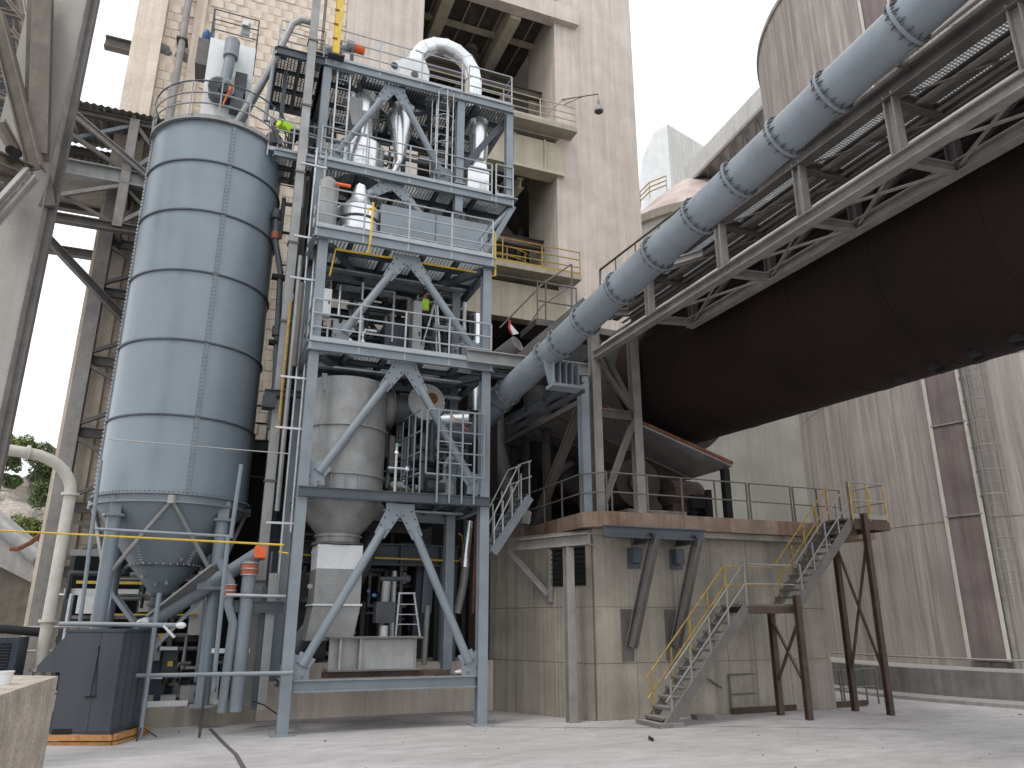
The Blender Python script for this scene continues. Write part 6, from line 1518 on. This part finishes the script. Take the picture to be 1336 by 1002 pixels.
for k in range(1, 6):
    f = k/6; x_ = l0[0]+(ap[0]-l0[0])*f; z_ = Z4+(ap[2]-Z4)*f; w_ = .22-.12*f; part('rung', MB().box((x_-.04, 1.5-w_, z_), (x_+.04, 1.5+w_, z_+.02)), 'galv', t)
part('top_cap', MB().box((ap[0]-.1, 1.33, ap[2]), (ap[0]+.1, 1.57, ap[2]+.03)), 'galv', t)
b2 = V(376, 226, 2.3)
J2 = dict(pelvis=(-.08, 0, .86), waist=(.06, 0, 1.0), chest=(.27, 0, 1.12), neck=(.45, 0, 1.14), head=(.56, 0, 1.1), face=(.6, 0, -.8),
          shl=(.36, .19, 1.1), ell=(.46, .24, .85), wrl=(.6, .18, .65), hal=(.66, .16, .58), shr=(.36, -.19, 1.1), elr=(.5, -.24, .88), wrr=(.64, -.18, .7), har=(.7, -.16, .63),
          hil=(-.08, .1, .8), knl=(.04, .13, .44), anl=(-.06, .13, .08), tol=(.08, .14, .03), hir=(-.08, -.1, .8), knr=(.0, -.13, .44), anr=(-.12, -.13, .08), tor=(.02, -.14, .03))
person('worker in lime hi-vis jacket bending forward on the platform beside the silo top', (-.95, 2.1, Z2), R(178), J2, None, 'vest', 'vest')
J3 = dict(pelvis=(-.1, 0, .38), waist=(-.02, 0, .52), chest=(.08, 0, .74), neck=(.16, 0, .9), head=(.22, 0, .98), face=(1, 0, -.4),
          shl=(.1, .19, .83), ell=(.28, .24, .62), wrl=(.42, .16, .45), hal=(.47, .14, .4), shr=(.1, -.19, .83), elr=(.28, -.24, .62), wrr=(.42, -.16, .45), har=(.47, -.14, .4),
          hil=(-.08, .1, .36), knl=(.28, .14, .42), anl=(.02, .14, .08), tol=(.16, .15, .03), hir=(-.08, -.1, .36), knr=(.26, -.14, .4), anr=(.0, -.14, .08), tor=(.14, -.15, .03))
q = V(635, 257, 3.0)
person('crouching worker in lime hi-vis at the right end of the second deck', (q[0]-.05, 2.9, Z2), R(200), J3, None, 'vest', 'vest')

# ================================================================== EQUIPMENT CLUTTER
# dark annex between silo and riser, black backing as the darkness behind the tower
a, b = V(300, 572, 5.2), V(352, 572, 5.2)
t = thing('dark_annex', 'black sheeted annex with handrail on its roof between silo and riser duct', 'building', (a[0], 5.2, .45))
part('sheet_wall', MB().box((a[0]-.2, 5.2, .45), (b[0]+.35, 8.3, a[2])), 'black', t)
part('roof_beam', MB().ib((a[0]-.25, 5.1, a[2]-.2), (b[0]+.3, 5.1, a[2]-.2), .2, .4, .04), 'steeld', t)
part('wall_rail', MB().bar((a[0]-.2, 5.17, V(330, 622, 5.2)[2]), (b[0], 5.17, V(330, 622, 5.2)[2]), .04), 'dull', t)
rail(t, [(a[0]+.25, 5.2, a[2]), (b[0]-.1, 5.2, a[2])], 1.1, 2, .7, 'shell', r=.03, toe=False)
part('yellow_gate', MB().path([(a[0]+.25, 5.1, a[2]), (a[0]+.35, 5.1, a[2]+1.8)], .035, 6), 'yellow', t)
t = thing('cable_bridge_bracket', 'dark horizontal bracket box clamped across the riser duct', 'bracket', V(360, 515, 1.4))
a, b = V(345, 512, 1.4), V(410, 516, 1.4)
part('bracket_beam', MB().ib(a, b, .2, .16, .02), 'steeld', t); part('bracket_box', MB().box(plus(a, (-.02, -.1, -.4)), plus(a, (.3, .3, -.06))), 'dark', t)
t = thing('dark_backing', 'black sheet box standing for the darkness behind the lower tower', 'building', (2, 5.2, 1.32))
part('sheet_wall', MB().box((-.3, 5.3, 1.32), (7.0, 8.8, 9.0)), 'black', t)  # black box added to paint the darkness behind the lower tower
for k in range(6): part('wall_post', MB().box((-.2+k*1.2, 5.22, 1.33), (-.08+k*1.2, 5.295, 8.9)), 'dark', t)
t = thing('dark_backing', 'dark louvred enclosure behind the third and fourth decks', 'building', (2, 4.95, 9.2))
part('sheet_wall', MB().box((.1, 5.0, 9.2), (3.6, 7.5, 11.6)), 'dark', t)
for k in range(9): part('louvre_slat', MB().box((.15, 4.93, 9.4+k*.22), (3.55, 4.99, 9.44+k*.22)), 'steeld', t)

rnd = random.Random(11)
def cabinet(label, u0, u1, v0, v1, z0, z1, m, doors=1, handle=True, cat='cabinet', name='equipment_cabinet'):
    t = thing(name, label, cat, (u0, v0, z0))
    part('body', MB().box((u0, v0, z0), (u1, v1, z1)), m, t)
    w_ = (u1-u0)/doors
    for k in range(doors):
        d_ = part('door', MB().box((u0+k*w_+.02, v0-.02, z0+.04), (u0+(k+1)*w_-.02, v0-.001, z1-.04)), m, t)
        if handle: part('handle', MB().box((u0+(k+1)*w_-.08, v0-.045, (z0+z1)/2-.06), (u0+(k+1)*w_-.05, v0-.021, (z0+z1)/2+.06)), 'black', d_)
    return t
def pxbox(px0, py0, px1, py1, v_):
    a, b = V(px0, py0, v_), V(px1, py1, v_); return a[0], b[0], b[2], a[2]
# fourth deck
u0, u1, z0, z1 = pxbox(418, 375, 431, 412, .6); cabinet('white junction box beside the left column on the fourth deck', u0, u1, .6, .85, z0, z1, 'white')
u0, u1, z0, z1 = pxbox(540, 392, 549, 455, .9); cabinet('tall pale grey cabinet left of the stepladder', u0, u1, .9, 1.3, Z4, z1, 'galvd')
u0, u1, z0, z1 = pxbox(503, 420, 537, 455, 1.6); cabinet('wide dark blue-grey cabinet on the fourth deck', u0, u1, 1.6, 2.3, Z4, z1, 'cabblue', 2)
def pump(label, c, s_=1., m='galv', m2='galvd'):
    t = thing('pump_set', label, 'pump', c); x, y, z = c
    part('base_frame', MB().box((x-.35*s_, y-.2*s_, z), (x+.35*s_, y+.2*s_, z+.08*s_)), 'steeld', t)
    part('motor', MB().tube((x-.3*s_, y, z+.3*s_), (x+.1*s_, y, z+.3*s_), .16*s_, 18), m2, t)
    for k in range(6): part('cooling_fin', MB().tube((x-.27*s_+k*.055*s_, y, z+.3*s_), (x-.26*s_+k*.055*s_, y, z+.3*s_), .18*s_, 18), m2, t)
    part('pump_head', MB().tube((x+.12*s_, y-.12*s_, z+.3*s_), (x+.12*s_, y+.12*s_, z+.3*s_), .2*s_, 20), m, t)
    part('discharge_pipe', MB().path([(x+.12*s_, y, z+.4*s_), (x+.12*s_, y, z+.85*s_), (x+.2*s_, y+.02, z+.98*s_), (x+.5*s_, y+.05, z+1.0*s_)], .05*s_, 10), m, t)
    part('flange', MB().tube((x+.12*s_, y, z+.6*s_), (x+.12*s_, y, z+.64*s_), .09*s_, 14), m, t)
    part('handwheel', MB().ring((x+.12*s_, y-.02, z+.75*s_), .09*s_, .012*s_, 14, 5), 'blue' if s_ > .95 else 'dark', t)
    return t
pump('shiny pump with discharge pipe on the fourth deck behind the left rail', (V(445, 430, .8)[0], .8, Z4), 1.1, 'shiny', 'galv')
pump('second shiny pump on the fourth deck between left rail and dark cabinet', (V(468, 430, 1.1)[0], 1.1, Z4), 1.0, 'shiny', 'galvd')
pump('dark pump behind the stepladder on the fourth deck', (V(592, 440, 1.2)[0], 1.2, Z4), 1.0, 'galvd', 'dark')
pump('grey pump on the third deck behind the low rail', (3.4, 2.2, Z3), 1.0, 'galv', 'steel')
pump('pump inside the tall cage railing on the fifth deck', (3.7, 1.0, Z5), 1.25, 'galvd', 'dark')
pump('pump at the back of the fifth deck near the hopper vessel', (2.75, 1.7, Z5), 1.0, 'galv', 'dark')
# valves and small pipework by the hopper on deck five
t = thing('valve_stand', 'small valve stand with green and blue handwheels beside the hopper vessel', 'valve', V(515, 640, .3))
a = V(515, 640, .3)
part('stand_pipe', MB().tube((a[0], .3, Z5), (a[0], .3, Z5+1.35), .04, 10).path([(a[0]-.2, .3, Z5+.7), (a[0]+.35, .3, Z5+.7)], .035, 8), 'galv', t)
part('handwheel', MB().ring((a[0]+.02, .26, Z5+1.3), .08, .015, 14, 5), mat('green_paint', (.05, .3, .15), .5), t); part('handwheel', MB().ring((a[0]+.3, .26, Z5+.75), .07, .015, 14, 5), 'blue', t)
part('valve_body', MB().ico((a[0], .3, Z5+1.1), .07), 'shiny', t); part('valve_body', MB().ico((a[0]+.3, .3, Z5+.7), .08), 'shiny', t)
# random thin pipe runs, grouped
def prun(grp, label, n, u0, u1, v0, v1, z0, z1, rr, mats, seed):
    r_ = random.Random(seed)
    for i in range(n):
        u_, v_, z_ = r_.uniform(u0, u1), r_.uniform(v0, v1), r_.uniform(z0, z1); pts = [(u_, v_, z_)]; ax = r_.choice((0, 2))
        for k in range(r_.randint(2, 4)):
            l_ = r_.uniform(.5, 1.7)*r_.choice((-1, 1)); p_ = list(pts[-1])
            p_[ax] += l_; p_[0] = min(max(p_[0], u0), u1); p_[2] = min(max(p_[2], z0), z1)
            if (Vector(p_)-Vector(pts[-1])).length > .15: pts.append(tuple(p_))
            ax = {0: 2, 2: r_.choice((0, 1)), 1: 2}[ax]
            if ax == 1: p_ = list(pts[-1]); p_[1] += .3; pts.append(tuple(p_)); ax = 0
        if len(pts) < 2: continue
        rad = r_.uniform(*rr); mm_ = r_.choice(mats)
        look = {'galvd': 'dull grey', 'galv': 'pale galvanised', 'steeld': 'dark blue-grey', 'steel': 'blue-grey', 'dull': 'dusty brown-grey', 'dark': 'near-black', 'shiny': 'shiny'}[mm_]
        size = 'hair-thin' if rad < rr[0]+(rr[1]-rr[0])*.33 else ('medium' if rad < rr[0]+(rr[1]-rr[0])*.66 else 'stout')
        shape = {2: 'straight', 3: 'once-bent', 4: 'twice-bent'}.get(len(pts), 'zigzag')
        cu_, cz_ = sum(p[0] for p in pts)/len(pts), sum(p[2] for p in pts)/len(pts)
        side = 'left' if cu_ < u0+(u1-u0)/3 else ('right' if cu_ > u0+(u1-u0)*2/3 else 'middle'); hgt = 'low' if cz_ < z0+(z1-z0)/3 else ('high' if cz_ > z0+(z1-z0)*2/3 else 'halfway up')
        solo('pipe_run', MB().path(pts, rad, 8), mm_, '%s %s %s pipe, %s %s, %s' % (size, look, shape, side, hgt, label), 'pipe', grp)
prun('thin pipes among the lower tower machinery', 'behind the lower braces', 26, .6, 4.4, 3.6, 5.0, 1.5, 5.0, (.03, .08), ['galvd', 'steeld', 'dull', 'galv', 'dark'], 1)
prun('pipes on the fifth deck', 'behind the cage railing', 26, 2.4, 4.5, .7, 3.0, 5.7, 8.6, (.025, .09), ['galvd', 'galv', 'dark', 'steel', 'dull'], 2)
prun('pipes on the fourth deck', 'behind fourth deck rails', 30, .3, 4.4, 1.2, 4.0, 9.3, 11.6, (.025, .09), ['galvd', 'galv', 'shiny', 'steel', 'dark'], 3)
prun('pipes on the third deck', 'behind the flat duct', 20, .3, 4.4, 1.6, 4.4, 12.5, 15.0, (.03, .09), ['galvd', 'galv', 'steel', 'dark'], 4)
prun('pipes below the silo', 'under the silo', 18, -5.6, -1.2, 4.2, 6.0, .6, 3.6, (.03, .07), ['galvd', 'galv', 'dark', 'dull', 'steel'], 5)
prun('pipes on the second deck', 'behind second deck rails', 14, .3, 5.6, 3.2, 4.6, 15.9, 18.8, (.03, .09), ['galvd', 'galv', 'shiny', 'steel'], 9)
prun('pipes beside the riser duct', 'beside the riser duct', 8, -.62, -.3, 1.6, 3.2, 3.0, 15.0, (.02, .05), ['galvd', 'dark', 'steel', 'dull'], 6)
prun('pipes below the second deck', 'under the second deck left platform', 6, -1.6, -.4, 2.4, 3.6, 12.5, 15.4, (.03, .07), ['galvd', 'dark', 'steel'], 8)
# lower tower machinery
t = thing('slanted_filter', 'dark slanted filter body behind the right round brace', 'filter', (3.2, 3.9, 1.4))
part('body', MB().bar(V(552, 735, 3.9), V(545, 835, 3.9), .45, .4, (0, 1, 0)), 'cabblue', t); part('front_plate', MB().bar(V(560, 740, 3.6), V(556, 800, 3.6), .3, .03, (0, 1, 0)), 'steel', t)
t = thing('actuator', 'black actuator block with pale neck standing on the grey channel', 'actuator', V(500, 832, .7))
a = V(500, 832, .7)
u_ = a[0]; part('foot', MB().lathe((u_, .7, 2.04), [(.12, 0), (.12, .25), (.08, .26)], 16), 'galv', t); part('block', MB().box((u_-.25, .5, 2.35), (u_+.22, .9, 2.85)), 'dark', t)
part('neck', MB().tube((u_, .7, 2.85), (u_+.02, .7, 3.35), .11, 16), 'galvd', t); part('pipe_cross', MB().tube((u_-.15, .7, 3.4), (u_+.55, .7, 3.42), .06, 10).ico((u_+.55, .7, 3.42), .1), 'dark', t)
part('blue_cap', MB().ico((u_-.3, .6, 3.0), .05, (1.3, 1, 1)).ico((u_-.45, .6, 3.1), .04), 'blue', t)
t = thing('steel_duct', 'dull angled duct running down behind the square chute', 'duct', (1.9, 1.9, 3))
part('duct_tube', MB().path([(2.2, 2.2, 4.6), (1.95, 2.0, 3.9), (1.55, 1.9, 3.0)], .26, 18), 'dark', t)
part('duct_tube', MB().path([(.2, 1.6, 1.6), (.55, 1.6, 2.1), (.9, 1.6, 2.5)], .2, 14), 'steeld', t)
t = thing('stepladder', 'small silver stepladder standing on the grey channel behind the round braces', 'stepladder', V(532, 832, 1.2))
a, b, c, d = V(516, 832, 1.2), V(548, 832, 1.2), V(521, 774, 1.2), V(540, 774, 1.2)
part('leg', MB().bar(a, c, .045, .03), 'galv', t); part('leg', MB().bar(b, d, .045, .03), 'galv', t); part('top_cap', MB().bar(plus(c, (-.03, 0, 0)), plus(d, (.03, 0, 0)), .1, .04), 'galv', t)
for f in (.3, .52, .75): part('rung', MB().bar(lerp(a, c, f), lerp(b, d, f), .08, .02), 'galv', t)
for px0, py0, px1, py1, v_, r_, m_, lab in ((515, 745, 511, 832, 3.0, .08, 'galv', 'pale upright post behind the small stepladder'), (558, 790, 553, 868, 2.2, .08, 'galvd', 'pale round upright by the right round brace'), (612, 680, 606, 740, 2.6, .13, 'shiny', 'shiny vertical pipe left of the right front column'), (524, 735, 521, 832, 3.2, .05, 'dull', 'slim dull upright next to the stepladder'), (621, 675, 617, 800, 2.2, .04, 'rusto', 'thin rust-coloured pipe beside the right front column')):
    solo('upright_pipe', MB().tube(V(px0, py0, v_), V(px1, py1, v_), r_, 12), m_, lab, 'pipe')
solo('upright_pipe', MB().path([V(608, 735, 2.6), V(604, 765, 2.6), V(596, 800, 2.6)], .12, 14), 'galvd', 'bent grey pipe leaning left beside the portal column', 'pipe')
t = thing('galvanised_pipes', 'pair of clad pipes rising right of the fourth deck', 'pipe', V(618, 450, 3.2))
a = V(620, 460, 3.0); part('pipe_run', MB().tube((a[0], 3.0, Z4-.5), (a[0], 3.0, Z3-.4), .2, 18), 'shiny', t); part('pipe_run', MB().tube((a[0]+.38, 3.2, Z4+.2), (a[0]+.38, 3.2, Z3-.4), .14, 16), 'galv', t)
part('cross_pipe', MB().tube((a[0]-.6, 2.8, Z4+1.3), (a[0]+.5, 2.8, Z4+1.3), .1, 14), 'galv', t)
# small stair at the right of the tower down from the slab level
sA, sB = V(688, 650, 1.2), V(640, 722, 1.2)
t = thing('access_stair', 'small blue-grey stair with double handrails right of the tower', 'stair', (sB[0], 1.2, sB[2]))
for v_ in (1.0, 1.8):
    part('stringer', MB().bar((sA[0], v_, sA[2]), (sB[0], v_, sB[2]), .04, .24), 'steel', t)
    mb = MB()
    for h_ in (.55, 1.0): mb.path([(sB[0], v_, sB[2]+h_), (sA[0]-.35, v_, sA[2]+h_-.1), (sA[0]+.05, v_, sA[2]+h_+.05)], .02, 6)
    hr_ = part('handrail', mb, 'galv', t)
    for f in (.02, .25, .5, .75, .98): q = lerp(sB, sA, f); part('post', MB().bar((q[0], v_, q[2]), (q[0], v_, q[2]+1.05), .035), 'galv', hr_)
for k in range(9): q = lerp(sB, sA, (k+.5)/9); part('tread', MB().box((q[0]-.12, 1.02, q[2]+.05), (q[0]+.12, 1.78, q[2]+.08)), 'galv', t)
q = U(686, 685, 7.2); solo('white_sheet', MB().ext([U(680, 682, 7.1), U(686, 665, 7.1), U(693, 668, 7.1), U(690, 684, 7.1)], (.02, 0, 0)), 'white', 'crumpled white sheet tied at the top of the small blue-grey stair', 'sheet')
# red and white flag near silencer
q = U(672, 425, 6.9); solo('warning_flag', MB().ext([V(664, 420, 2.5), V(668, 437, 2.5), V(677, 435, 2.5)], (0, .02, 0)), 'white', 'small white warning flag above the perforated silencer', 'flag')
solo('warning_tape', MB().path([V(665, 418, 2.48), V(664, 428, 2.48), V(668, 436, 2.48)], .04, 5), 'red', 'red warning tape next to the white flag above the silencer', 'tape')

# ---- pump area under the silo
SB = .45
t = thing('pump_backdrop', 'black backing for the dark void, with pale beams, behind the silo legs', 'building', (-3.5, 7.2, SB))
part('back_wall', MB().box((-5.5, 7.2, SB), (-1.7, 7.3, 4.3)), 'black', t)  # black wall added as the dark void behind the silo legs
for i, (z_, m_) in enumerate(((4.3, 'galvd'), (3.7, 'dull'), (3.2, 'white'), (2.5, 'dulll'), (1.9, 'dark'))):
    part('wall_beam', MB().bar((-5.6, 7.0, z_), (-1.6, 7.0, z_), .12, .18 if i % 2 == 0 else .1), m_, t)
for k in range(5): part('wall_post', MB().bar((-5.5+k*.95, 6.9, SB), (-5.5+k*.95, 6.9, 4.2), .12), 'dull' if k % 2 else 'dark', t)
for k, (u_, w_, z0, z1, m_) in enumerate(((-5.2, .9, 2.6, 3.1, 'white'), (-3.6, 1.2, 2.65, 3.2, 'corrw'), (-2.2, .8, 2.0, 3.0, 'white'), (-5.4, .8, 1.6, 2.4, 'galvd'))): part('wall_panel', MB().box((u_, 6.75, z0), (u_+w_, 6.85, z1)), m_, t)
part('yellow_strip', MB().box((-5.3, 6.7, 3.42), (-3.2, 6.74, 3.5)), 'yellow', t); part('yellow_strip', MB().box((-4.2, 6.7, 2.55), (-2.0, 6.74, 2.6)), 'yellow', t)
def px_cab(lab, x0, y0, x1, y1, v_, dp_, m_, doors=1, stk=None):
    u0, u1, z0, z1 = pxbox(x0, y0, x1, y1, v_); t = cabinet(lab, u0, u1, v_, v_+dp_, max(z0, SB), z1, m_, doors)
    if stk: a = V(stk[0], stk[1], v_-.03); part('warning_sticker', MB().box((a[0]-.06, v_-.035, a[2]-.06), (a[0]+.06, v_-.022, a[2]+.06)), 'yellow', t)
    return t
px_cab('dark blue cabinet low behind the guard pipe, left of centre', 180, 862, 212, 918, 3.4, .5, 'cabblue')
px_cab('grey metal cabinet right next to the dark grey cabinet side', 160, 828, 184, 905, 3.3, .5, 'galvd', 2)
px_cab('grey control box with a screen and amber sticker above it', 187, 832, 208, 862, 3.2, .4, 'galvd', 1, (211, 830))
px_cab('narrow dark panel with amber warning sticker on its door', 214, 845, 229, 884, 3.1, .3, 'dark', 1, (222, 866))
px_cab('white open-front cabinet in front of the silo leg foot', 262, 878, 282, 924, 2.6, .35, 'white', 1)
px_cab('pale low cabinet beside the white one with a dark window', 236, 895, 256, 922, 2.9, .4, 'galvd')
for i, (x0, x1, y_, m_) in enumerate(((171, 244, 927, 'white'), (267, 292, 928, 'white'), (176, 200, 908, 'dulll'), (210, 230, 905, 'galvd'))):
    a, b = V(x0, y_, 2.55+.3*(i > 1)), V(x1, y_, 2.55+.3*(i > 1)); solo('floor_skid', MB().box((a[0], a[1], SB), (b[0], a[1]+.3, SB+.1+.12*(i > 1))), m_, ['long white floor skid at the plinth edge', 'short white floor skid right of the silo leg', 'small pale equipment base behind the long skid, left one', 'small grey equipment base behind the long skid, right one'][i], 'skid')
for i, (px, py) in enumerate(((196, 846), (222, 886), (180, 920), (268, 850), (305, 880))):
    a = V(px, py, 4.0); pump(['dark pump between cabinets under the silo neck', 'small dark pump below the sticker panel', 'pump at the left end of the long white skid', 'pump hidden behind the front silo leg', 'pump behind the drop pipes'][i], (a[0], 4.0, SB), .9, 'galvd', 'dark')
a, b = V(185, 880, 3.0), V(216, 880, 3.0)
solo('shelf_bar', MB().bar(V(184, 883, 3.1), V(212, 884, 3.1), .12, .06), 'white', 'short white shelf bar in the pump area', 'bar'); solo('shelf_bar', MB().bar(V(209, 846, 3.0), V(232, 846, 3.0), .1, .08), 'white', 'short white bar above the sticker panel', 'bar')
a = V(352, 880, 1.4)
solo('hose', MB().path([V(330, 915, .9), V(345, 920, .6), V(362, 932, .3), V(372, 922, .2)], .015, 6), 'black', 'thin black hose drooping beside the left tower column', 'hose')
# loose junk on the tower base
u0, u1, z0, z1 = pxbox(381, 852, 390, 872, 1.5); cabinet('small white box with dark base left of the square chute', u0, u1, 1.5, 1.8, 1.32, z1, 'white', 1, False)
t = thing('shaded_machine', 'dark belt machine with round guard behind the hopper chute left side', 'machine', (.4, 3.6, 1.4))
part('guard', MB().tube((.55, 3.4, 3.3), (.55, 3.6, 3.3), .35, 20), 'dull', t); part('body', MB().box((.45, 3.7, 1.4), (1.4, 4.4, 2.9)), 'dark', t)
solo('cloth_bundle', MB().ico((4.2, .25, 1.2), .12, (1.6, 1, .5)), 'white', 'small white crumpled bundle lying at the right end of the base beam', 'bundle')
# scattered pebbles and dust clods on the yard
pb = MB(); r_ = random.Random(5)
for i in range(150):
    x, y = r_.uniform(-9, 14), r_.uniform(7, 22); q = TW(x, y, 0); s_ = r_.uniform(.006, .022)*(1 if r_.random() > .06 else 2)
    pb.prism([(q[0]-s_, q[1]-s_*.6), (q[0]+s_*.8, q[1]-s_), (q[0]+s_, q[1]+s_*.7), (q[0]-s_*.5, q[1]+s_)], -.002, s_*.8)
solo('gravel', pb, 'kerb', kind='stuff')
solo('dark_scrap', MB().prism([Z(846, 962)[:2], Z(853, 966)[:2], Z(852, 968)[:2], Z(846, 965)[:2]], .0, .04), 'black', 'small dark scrap lying on the open yard', 'scrap')
